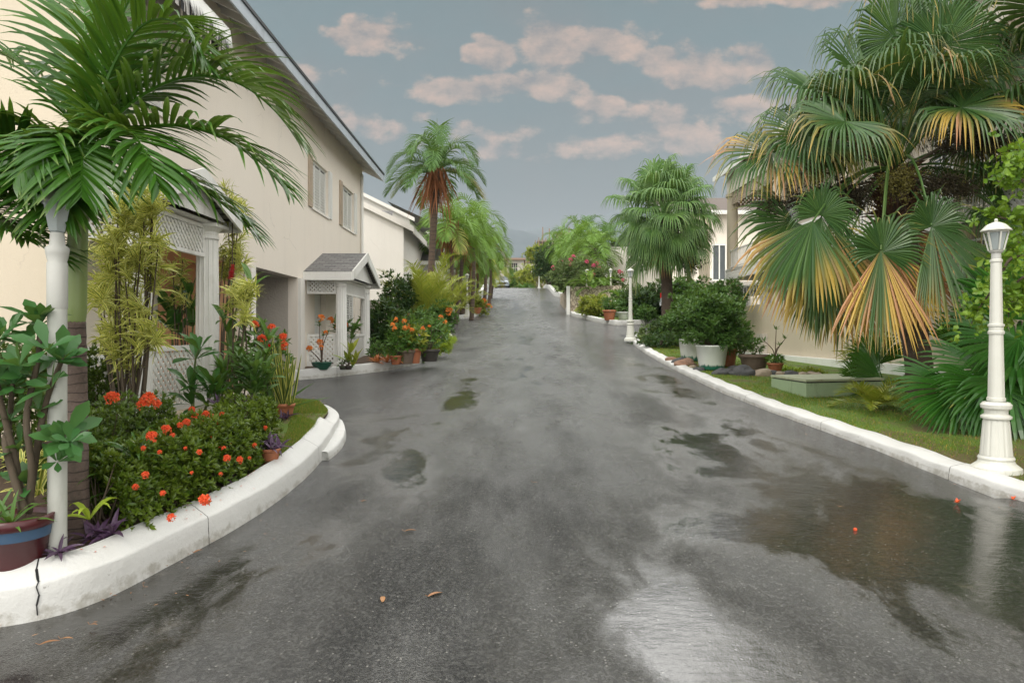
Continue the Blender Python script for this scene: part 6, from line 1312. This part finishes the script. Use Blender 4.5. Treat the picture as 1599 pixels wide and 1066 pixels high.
def rock(px, py, r, col, lab, sq=.62):
    c = np.array(gR(px, py)); rr = np.random.RandomState(int(px)); n, m_ = 22, 12; a = np.linspace(0, 2*PI, n, endpoint=False); bq = np.linspace(-.45, PI/2, m_); V = []
    k1 = rr.randn(6, 3); k2 = rr.rand(6)*6
    for t1 in bq:
        for t2 in a:
            d = np.array((math.cos(t1)*math.cos(t2), math.cos(t1)*math.sin(t2), math.sin(t1))); f = 1+sum(.075*math.sin(np.dot(k1[i], d)*2.4+k2[i]) for i in range(6)); f = f-.1*max(0, math.sin(np.dot(k1[0], d)*5)); V.append(c+d*np.array((1, .8, sq))*r*f)
    F_ = [(i*n+j, i*n+(j+1) % n, (i+1)*n+(j+1) % n, (i+1)*n+j) for i in range(m_-1) for j in range(n)]
    tag(obj('rock', MB().add(V, F_), M[col], None, True, loc=tuple(c)), lab, 'rock', 'rocks edging the right garden bed')
M['rk_dark'] = simple('dark_rock', (.05, .052, .055), .75, (.10, .10, .10), 7, .8, 14, .04); M['rk_red'] = simple('rust_rock', (.36, .17, .10), .85, (.26, .20, .15), 6, .8, 14, .04); M['rk_pale'] = simple('pale_rock', (.44, .37, .28), .85, (.24, .18, .13), 8, .8, 14, .04)
for (px, py, r, col, lab) in [(1050, 562, .17, 'rk_red', 'rusty rock furthest left in the row, near the first white pot'), (1062, 566, .20, 'rk_dark', 'dark flat rock between the rusty rocks'), (1073, 570, .27, 'rk_red', 'largest rusty rock in front of the first white pot'), (1092, 578, .16, 'rk_dark', 'small dark rock in front of the gap between the white pots'), (1084, 574, .10, 'rk_pale', 'small pale stone before the rusty rocks'), (1100, 571, .14, 'rk_red', 'small rusty stone left of the near white pot'),
        (1128, 584, .21, 'rk_dark', 'dark rock right of the near white pot'), (1150, 585, .16, 'rk_dark', 'low dark rock beside the long one'), (1162, 585, .30, 'rk_dark', 'long dark rock in the middle of the row'), (1191, 586, .23, 'rk_pale', 'pale brown rock right of the long dark rock'), (1206, 586, .17, 'rk_dark', 'rounded dark rock right of the pale one'), (1222, 587, .16, 'rk_pale', 'small pale rock below the little terracotta pot'), (1236, 587, .22, 'rk_dark', 'low dark rock left of the green box'), (1255, 588, .20, 'rk_pale', 'greyish rock behind the green box corner'), (1270, 588, .18, 'rk_pale', 'whitish rock behind the green box'), (1178, 582, .13, 'rk_red', 'small red brown stone behind the row'), (1147, 578, .20, 'rk_dark', 'porous brown rock beside the terracotta pot')]: rock(px, py, r, col, lab)
green_stain = simple('green_glaze', (.02, .13, .085), .4, (.03, .09, .06), 9)
def bigpot(px, py, r, h, lab, seed, brad):
    c = gR(px, py); t_ = thing('potted_shrub', lab, 'potted plant', c, 'ribbed white pots with big shrubs'); p_ = pot(t_, c, r, h, M['whitepot'], 'ribbed')
    m_, t2, b2_, o2 = mat('white_pot_stained'); pz = t2.sep(t2.pos())[2]; ht = t2.m('SUBTRACT', pz, c[2]); f_ = t2.ss(t2.m('ADD', ht, t2.m('MULTIPLY', t2.noise(t2.vm('MULTIPLY', t2.pos(), (1, 1, .15)), 16, 3), .26)), .26, .20)
    t2.put(b2_.inputs['Base Color'], t2.mix(f_, (.72, .75, .70), (.02, .14, .09))); b2_.inputs['Roughness'].default_value = .3; p_.data.materials[0] = m_
    cc = (c[0]+brad[3], c[1], c[2]+h+brad[2]*.95); mb = MB(); leafcloud(mb, cc, brad[:3], 1500, .095, .038, m=7, shell=.25, lump=.3, up=.7); obj('foliage', mb, M['lf_mid'], t_); obj('stem', twigs((c[0], c[1], c[2]+h*.85), cc, brad[:3], 26, .02), M['stem'], t_)
bigpot(1112, 577, .36, .56, 'nearer ribbed white pot with green base stains and a big leafy shrub', 1, (.64, .52, .60, .02)); bigpot(1082, 563, .36, .56, 'farther ribbed white pot with a big leafy shrub, left of the nearer one', 2, (.56, .50, .62, -.05))
c = gR(1137, 572); potted('potted_plant', 'terracotta pot with a straggly green shrub behind the near white pot', 'potted plant', c, .22, .42, M['terracotta'], M['lf_mid'], 420, .10, .035, (.52, .4, .75), 6, stem=12)
c = gR(1178, 578); potted('potted_plant', 'wide dark brown half barrel with small cactus like plants on the right bed', 'potted plant', c, .33, .36, M['stonepot'], M['lf_green'], 30, .10, .03, (.16, .15, .22))
c = gR(1211, 582); t_ = potted('potted_plant', 'small terracotta pot with a thin bare stemmed plant in front of the white plinth', 'potted plant', c, .17, .22, M['terracotta'], M['lf_green'], 40, .09, .03, (.20, .18, .10))
mb = MB(); st = MB(); c = np.array(c)
for e in ((.02, 0, .95), (.22, .0, .75), (-.24, 0, .70), (.1, 0, .6)):
    P = smooth3([c+np.array((0, 0, .2)), c+np.array((e[0]*.2, 0, .5)), c+np.array(e)], 6); st.tube(P, np.linspace(.014, .007, len(P)), 6); rosettes(mb, [P[-1]], [(0, 0, 1)], 9, .11, .035, open_=1.0)
obj('branch', st, M['bark_pale'], t_); obj('leaf_tuft', mb, M['lf_mid'], t_)
c = gR(1346, 590); potted('potted_plant', 'dark pot with dry grassy leaves behind the green box', 'potted plant', c, .22, .30, M['darkpot'], M['lf_areca'], 40, .35, .02, (.3, .25, .3))
def bush(px, py, d, rx, rz, n, L, lm, lab, **kw): return shr(px, py, d, rx, rz, n, L, lm, lab, **kw)
bush(1020, 520, 24.5, .55, .35, 260, .10, 'lf_bougain', 'thin weedy bush at the far point of the right lawn'); bush(1042, 516, 22.5, .60, .42, 420, .09, 'lf_dark', 'brownish green bush left of the far white pot'); bush(1058, 505, 22.0, .5, .55, 420, .09, 'lf_mid', 'green bush behind the far white pot'); bush(1030, 532, 21.3, .7, .22, 300, .09, 'lf_dark', 'low weedy bush along the right lawn edge')
bush(1135, 470, 24.5, .65, .8, 620, .12, 'lf_mid', 'tall loose bush in front of the tan patio wall column'); bush(1106, 468, 25.5, .8, .7, 620, .12, 'lf_mid', 'bush between the two round columns of the long building')
bush(1152, 582, 16.8, .28, .16, 120, .09, 'lf_green', 'low yellow green ground plant between the dark rocks'); bush(1235, 582, 15.6, .40, .12, 160, .08, 'lf_lime', 'low lime ground plant beside the small terracotta pot'); bush(1265, 584, 15.2, .35, .12, 120, .08, 'lf_yellow', 'low yellowish plant behind the green box'); bush(1100, 580, 17.2, .24, .12, 90, .08, 'lf_yellow', 'creeping yellow green plant between the white pots')
bush(1160, 530, 22, .35, .35, 160, .10, 'lf_dark', 'small dark bush against the tan wall')

# ------------------------------------------------------------------ second fan palm and its island
rq = np.random.RandomState(44); yb_ = 27.3; xb_ = (1045-800)/K*yb_; b = (xb_, yb_, float(zR(xb_, yb_))); f3 = thing('fan_palm', 'fan palm with dense crown of pale green hanging fans at the far lawn end', 'palm', b); C4 = np.array(at(1038, 345, yb_))
obj('trunk', trunk([(b[0], b[1], b[2]-.1), tuple((np.array(b)+C4)/2), tuple(C4)], [.30, .22, .22], 14, 0, .04, rq), M['bark'], f3, True); mb = MB()
for i in range(70):
    az = i*137.5; f = (i+.5)/70; el = math.radians(82-150*f**1.0); a = math.radians(az); dv = np.array((math.sin(a)*math.cos(el), math.cos(a)*math.cos(el), math.sin(el))); pl_ = rq.uniform(.9, 1.55)+.35*max(0, math.sin(el))+.35*max(0, -math.sin(el)); hub = C4+dv*pl_*np.array((1.08, 1.08, 1.0)); ax = nrm(dv*np.array((1, 1, .7))+np.array((rq.uniform(-.3, .3), 0, -.4+.5*math.sin(el)))); nn = dv*.5+np.array((0, -.2, .8-.4*f))
    fan(mb, C4, hub, ax, nn, rq.uniform(1.10, 1.5), 40, 125, rq.uniform(0, .12)+.12*max(0, f-.75)*4, .025, 3.0, rq, k=7, split=.42)
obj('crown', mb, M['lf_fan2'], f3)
P = smooth3([C4, np.array(at(1070, 375, yb_-.6)), np.array(at(1088, 412, yb_-.6))], 8); fr = MB(); pts = np.concatenate([P[i]+rq.randn(60, 3)*.16 for i in range(6, len(P))]); st = MB().tube(P, .04, 6)
for q in pts[::6]: j = P[np.argmin(np.linalg.norm(P-q, axis=1))]; st.tube([j, (j+q)/2, q], .008, 4, False)
fc = obj('fruit_cluster', berries(st, pts, .032), M['fruit'], f3)
for (px, py, d, rx, rz, n, L, lm, lab, kw) in [
    (930, 478, 41, .95, .65, 520, .20, 'lf_yellow', 'yellow green bush at the road corner below the stone wall', {}),
    (1000, 470, 37.5, 1.1, .9, 420, .22, 'lf_dark', 'dark bush under the second fan palm behind its lamp post', {}), (1035, 470, 38, 1.2, 1.1, 480, .24, 'lf_dark', 'dark shady shrub at the foot of the second fan palm', {}), (1068, 462, 36, 1.0, 1.0, 420, .22, 'lf_green', 'green shrub in front of the silver car', {}),
    (1008, 490, 36.6, .6, .4, 240, .18, 'lf_mid', 'small leafy shrub near the orange bowl pot', {}),
    (900, 430, 50, 1.9, 1.35, 1300, .20, 'lf_bougain', 'large pink flowering bougainvillea spilling over the stone wall', dict(fl=14, fm='pink_petal', fr=.13, zb=5.1)),
    (950, 440, 49, 1.2, 1.0, 500, .20, 'lf_bougain', 'smaller reddish bougainvillea to the right above the stone wall', dict(fl=4, fm='pink_petal', fr=.12, zb=5.0)),
    (858, 410, 82, 2.0, 2.1, 1500, .24, 'lf_dark', 'round dark green tree at the crest on the right', dict(name='round_tree', cat='tree', sr=.07)), (886, 402, 76, 1.5, 1.4, 700, .25, 'lf_green', 'bright green round bush behind the bougainvillea', {}), (838, 396, 96, 1.6, 1.2, 500, .3, 'lf_yellow', 'yellow green tree top in front of the unfinished building', dict(name='round_tree', cat='tree')),
    (872, 440, 84, 1.3, .8, 300, .25, 'lf_green', 'green bush with a clay pot look under the round tree', {}),
    (830, 432, 112, 2.6, 2.0, 700, .40, 'lf_yellow', 'yellow green shrub mass just beyond the crest', {}), (800, 438, 118, 1.3, 1.0, 260, .35, 'lf_green', 'small green bush in front of the three storey block', {})]: shr(px, py, d, rx, rz, n, L, lm, lab, **kw)
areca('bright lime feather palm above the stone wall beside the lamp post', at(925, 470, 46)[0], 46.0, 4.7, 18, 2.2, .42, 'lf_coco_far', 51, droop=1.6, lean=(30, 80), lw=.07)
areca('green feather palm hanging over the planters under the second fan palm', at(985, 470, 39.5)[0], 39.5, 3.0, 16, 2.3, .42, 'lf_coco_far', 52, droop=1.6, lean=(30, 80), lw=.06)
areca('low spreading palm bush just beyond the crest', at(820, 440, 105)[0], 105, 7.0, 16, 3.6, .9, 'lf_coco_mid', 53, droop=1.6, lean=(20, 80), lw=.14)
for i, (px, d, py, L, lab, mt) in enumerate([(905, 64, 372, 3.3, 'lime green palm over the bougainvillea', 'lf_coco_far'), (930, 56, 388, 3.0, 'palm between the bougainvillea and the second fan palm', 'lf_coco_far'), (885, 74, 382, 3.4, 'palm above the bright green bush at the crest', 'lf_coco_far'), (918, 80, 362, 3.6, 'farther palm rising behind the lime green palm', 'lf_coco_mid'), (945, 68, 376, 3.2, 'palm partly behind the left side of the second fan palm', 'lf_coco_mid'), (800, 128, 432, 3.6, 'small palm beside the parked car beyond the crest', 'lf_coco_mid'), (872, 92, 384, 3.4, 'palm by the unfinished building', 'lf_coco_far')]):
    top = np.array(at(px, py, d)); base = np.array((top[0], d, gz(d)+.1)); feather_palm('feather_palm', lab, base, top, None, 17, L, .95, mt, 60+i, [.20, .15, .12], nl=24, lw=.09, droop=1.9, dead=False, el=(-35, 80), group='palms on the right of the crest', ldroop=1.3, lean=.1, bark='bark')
for (px, py, r, h, mt, lab) in [(952, 500, .36, .55, 'terracotta', 'terracotta pot on the kerb corner of the right island'), (988, 498, .50, .32, 'terracotta', 'wide orange terracotta bowl under the second fan palm'), (966, 494, .34, .95, 'whitepot', 'tall white tapered pot beside the terracotta pot'), (975, 499, .38, .42, 'whitepot', 'low round white pot beside the tall white one'), (999, 490, .3, .4, 'stonepot', 'dark pot behind the orange bowl')]:
    c = gp(px, py, .17); potted('potted_plant', lab, 'potted plant', c, r, h, M[mt], M['lf_mid'], 50, .22, .07, (r*1.2, r, r*1.1))
c = gp(1010, 491, .17); c2_ = (c[0], c[1], c[2]); 

# ------------------------------------------------------------------ trees beyond the crest (a far wood that reads as one mass)
mb = MB(); rq = np.random.RandomState(5); n = 520; Yq = 180*np.exp(rq.rand(n)*2.3); Xq = rq.uniform(-.16, .22, n)*Yq; keep = ~((np.abs(Xq/Yq) < .03) & (Yq < 230)); Xq, Yq = Xq[keep], Yq[keep]
for x, y in zip(Xq, Yq): P_, d_ = blob_pts((x, y, gz(y)+1.5+rq.rand()*1.5), (rq.uniform(2.5, 6)*(1+y/900), 3, rq.uniform(2, 4)), 26, .5, rq); rosettes(mb, P_, nrm(d_+np.array((0, 0, .5))), 3, 1.3+y/500, .8+y/700, k=1, fold=0, r=rq)
tag(obj('far_trees', mb, M['lf_green']), kind='stuff')
# ------------------------------------------------------------------ grass and litter
rq = np.random.RandomState(8)
def grass(name, n, xf, zf, L, W, area):
    P = area(n); P = np.column_stack([P, zf(P[:, 0], P[:, 1])]); m_ = len(P); D = nrm(np.column_stack([rq.randn(m_)*.5, rq.randn(m_)*.5, np.ones(m_)]))
    sc = 1+P[:, 1]/25; mb = MB().blades(P, D, rdir(m_, rq), L*rq.uniform(.5, 1.2, m_), W*sc, .4, 1, lambda t: 1-.9*t, 0, None, np.where(rq.rand(m_) < .15, .5, 0)); tag(obj(name, mb, M['lf_grass']), kind='stuff')
def areaR(n):
    y = 6+20*rq.rand(n)**1.4; yk = np.interp(y, inR[:, 1][10:-60], inR[:, 0][10:-60]) if False else np.array([inR[np.argmin(np.abs(inR[:, 1]-v)+5*(inR[:, 0] > 5.6)), 0] for v in y]); x = yk+.03+rq.rand(n)*np.where(y < 11, 2.6, 2.2)*rq.rand(n)**.3
    dn = np.sin(x*5.1+y*2.3)+np.sin(x*2.3-y*3.7+1)+1.1*rq.randn(n); thin = (y < 10)*1.0
    return np.column_stack([x, y])[dn > -.6+thin*.6]
grass('grass', 60000, None, zR, .042, .005, areaR)
def areaL(n):
    c = lp.mean(0); i = rq.randint(0, len(lp), n); j = (i+1) % len(lp); a = rq.rand(n, 1); e = lp[i]*a+lp[j]*(1-a); return c+(e-c)*np.sqrt(rq.rand(n, 1))*.97
grass('grass', 16000, None, lambda x, y: zL(x, y)+.028, .035, .005, areaL)
# litter and soil detail in the left bed
P = inn[rq.randint(12, len(inn)-30, 900)]+np.column_stack([-.05-rq.rand(900)*.8, .08+rq.rand(900)*.3]); P = np.column_stack([P, zL(P[:, 0], P[:, 1])+.012]); tag(obj('leaf_litter', MB().blades(P, nrm(rq.randn(900, 3)*np.array((1, 1, .15))), (0, 0, 1), rq.uniform(.015, .05, 900), .014, .2, 2), M['lf_fallen']), kind='stuff')
LV = [(598, 938, .09, 'pointed brown fallen leaf lying lengthwise on the wet road, left of the reddish one', 100), (669, 930, .11, 'reddish fallen leaf on the wet road in the foreground', 35), (632, 828, .10, 'curled yellow brown leaf on the road in the middle distance', 10), (565, 781, .06, 'small brown leaf at the edge of the left puddle', 40), (62, 1001, .10, 'tan fallen leaf on the asphalt in the lower left corner', 30), (95, 992, .07, 'small tan leaf beside the lower left one', 5), (832, 753, .06, 'tiny orange brown leaf far out on the wet road', 0), (303, 859, .08, 'crumpled tan leaf against the joint of the left kerb', 60), (225, 912, .03, 'small brown seed husk on the road below the left kerb', 0), (1495, 783, .05, 'red fallen blossom beside the right kerb', 0), (1336, 826, .05, 'red berry on the wet road at right', 0), (1582, 777, .05, 'red fallen petals at the foot of the right kerb by the frame edge', 0), (1310, 790, .05, 'pale bit of leaf near the long right puddle', 0), (513, 876-0, .0, '', 0), (140, 970, .05, 'brown leaf fragment under the cracked kerb', 0), (680, 614, .08, 'tiny leaf on the road by the driveway', 0)]
for (px, py, L, lab, ang) in LV:
    if not L: continue
    x, y, z = gp(px, py, .012); z += .05*math.cos(min(1.5, abs(x-1)/4))-.05; a = math.radians(ang); mb = MB(); red = 'red' in lab and 'berry' in lab or 'blossom' in lab or 'petals' in lab
    D = nrm(np.array((math.cos(a), math.sin(a), .18))); 
    if 'berry' in lab: mb.lathe((x, y, z), [(0, -.014), (.012, -.008), (.016, .004), (.011, .016), (0, .02)], 12)
    elif red: rosettes(mb, [(x, y, z+.005)], [(0, 0, 1)], 6, .04, .022, open_=1.3, k=2)
    else:
        mb.blades([(x, y, z)], [D], [(0, .15, 1)], L, L*.36, .5, 6, P_LEAF, .35); mb.tube([(x, y, z+.002), tuple(np.array((x, y, z))-D*L*.2+np.array((0, 0, .02)))], .0015, 4, False)
    nm = 'berry' if 'berry' in lab else ('fallen_blossom' if red else 'fallen_leaf')
    tag(obj(nm, mb, M['red_petal'] if (red or 'berry' in lab) else M['lf_fallen'], None, True, loc=(x, y, z)), lab, nm.replace('_', ' '), 'bits fallen on the wet road')
for (px, py, lab) in [(398, 798, 'small weed sprouting at the foot of the left kerb')]:
    x, y, z = gp(px, py, 0); mb = MB(); rosettes(mb, [(x-.02, y, z)], [(0, -.2, 1)], 12, .06, .016, open_=1.1, k=2); tag(obj('weed', mb, M['lf_lime'], None, loc=(x, y, z)), lab, 'weed')
n = 420; kk = np.vstack([PR[20:], PA]); sd_ = np.vstack([-NR[20:]*1.0, -NA]); i = rq.randint(0, len(kk), n); off = rq.rand(n)**2.5*.5+.01; q = kk[i]+sd_[i]*off[:, None]; ok = (q[:, 1] < 20) & (q[:, 1] > 3.4) & (q[:, 0] < 5.6); q = q[ok]; n = len(q)
q = np.column_stack([q, g(q[:, 1])+.05*np.cos(np.clip((q[:, 0]-1)/4, -1.57, 1.57))-.042]); tag(obj('leaf_litter', MB().blades(q, nrm(rq.randn(n, 3)*np.array((1, 1, .1))), (0, 0, 1), rq.uniform(.012, .045, n), .010, .1, 2), M['lf_fallen']), kind='stuff')
# red petals lying on the kerb top
for i in range(26):
    j = near(rq.randint(200, 480), 0) if False else rq.choice(np.where((PA[:, 1] > 4.4) & (PA[:, 1] < 6.8) & (PA[:, 0] > -3))[0]); o_ = rq.uniform(.05, .19); p = PA[j]+NA[j]*o_; z = gz(PA[j][1])+.19+.11*o_/.2; mb = MB().blades([(p[0], p[1], z)], [nrm(np.array((rq.randn(), rq.randn(), .1)))], (0, 0, 1), .018, .012, 0, 2); tag(obj('fallen_petal', mb, M['red_petal'], None, loc=(p[0], p[1], z)), 'tiny red petal lying on the white front kerb below the hedge', 'petal', 'red petals on the front kerb')
# ------------------------------------------------------------------ haze
hz, t, b, o = mat('haze_air'); t.n.remove(b); vv = t.node('ShaderNodeVolumePrincipled'); vv.inputs['Color'].default_value = (.66, .74, .80, 1); vv.inputs['Density'].default_value = .00016; vv.inputs['Anisotropy'].default_value = .2; t.l.new(vv.outputs[0], o.inputs['Volume'])
HZ = obj('haze', MB().box(-7600, 7600, -80, 6400, -60, 900), hz); tag(HZ, kind='stuff')
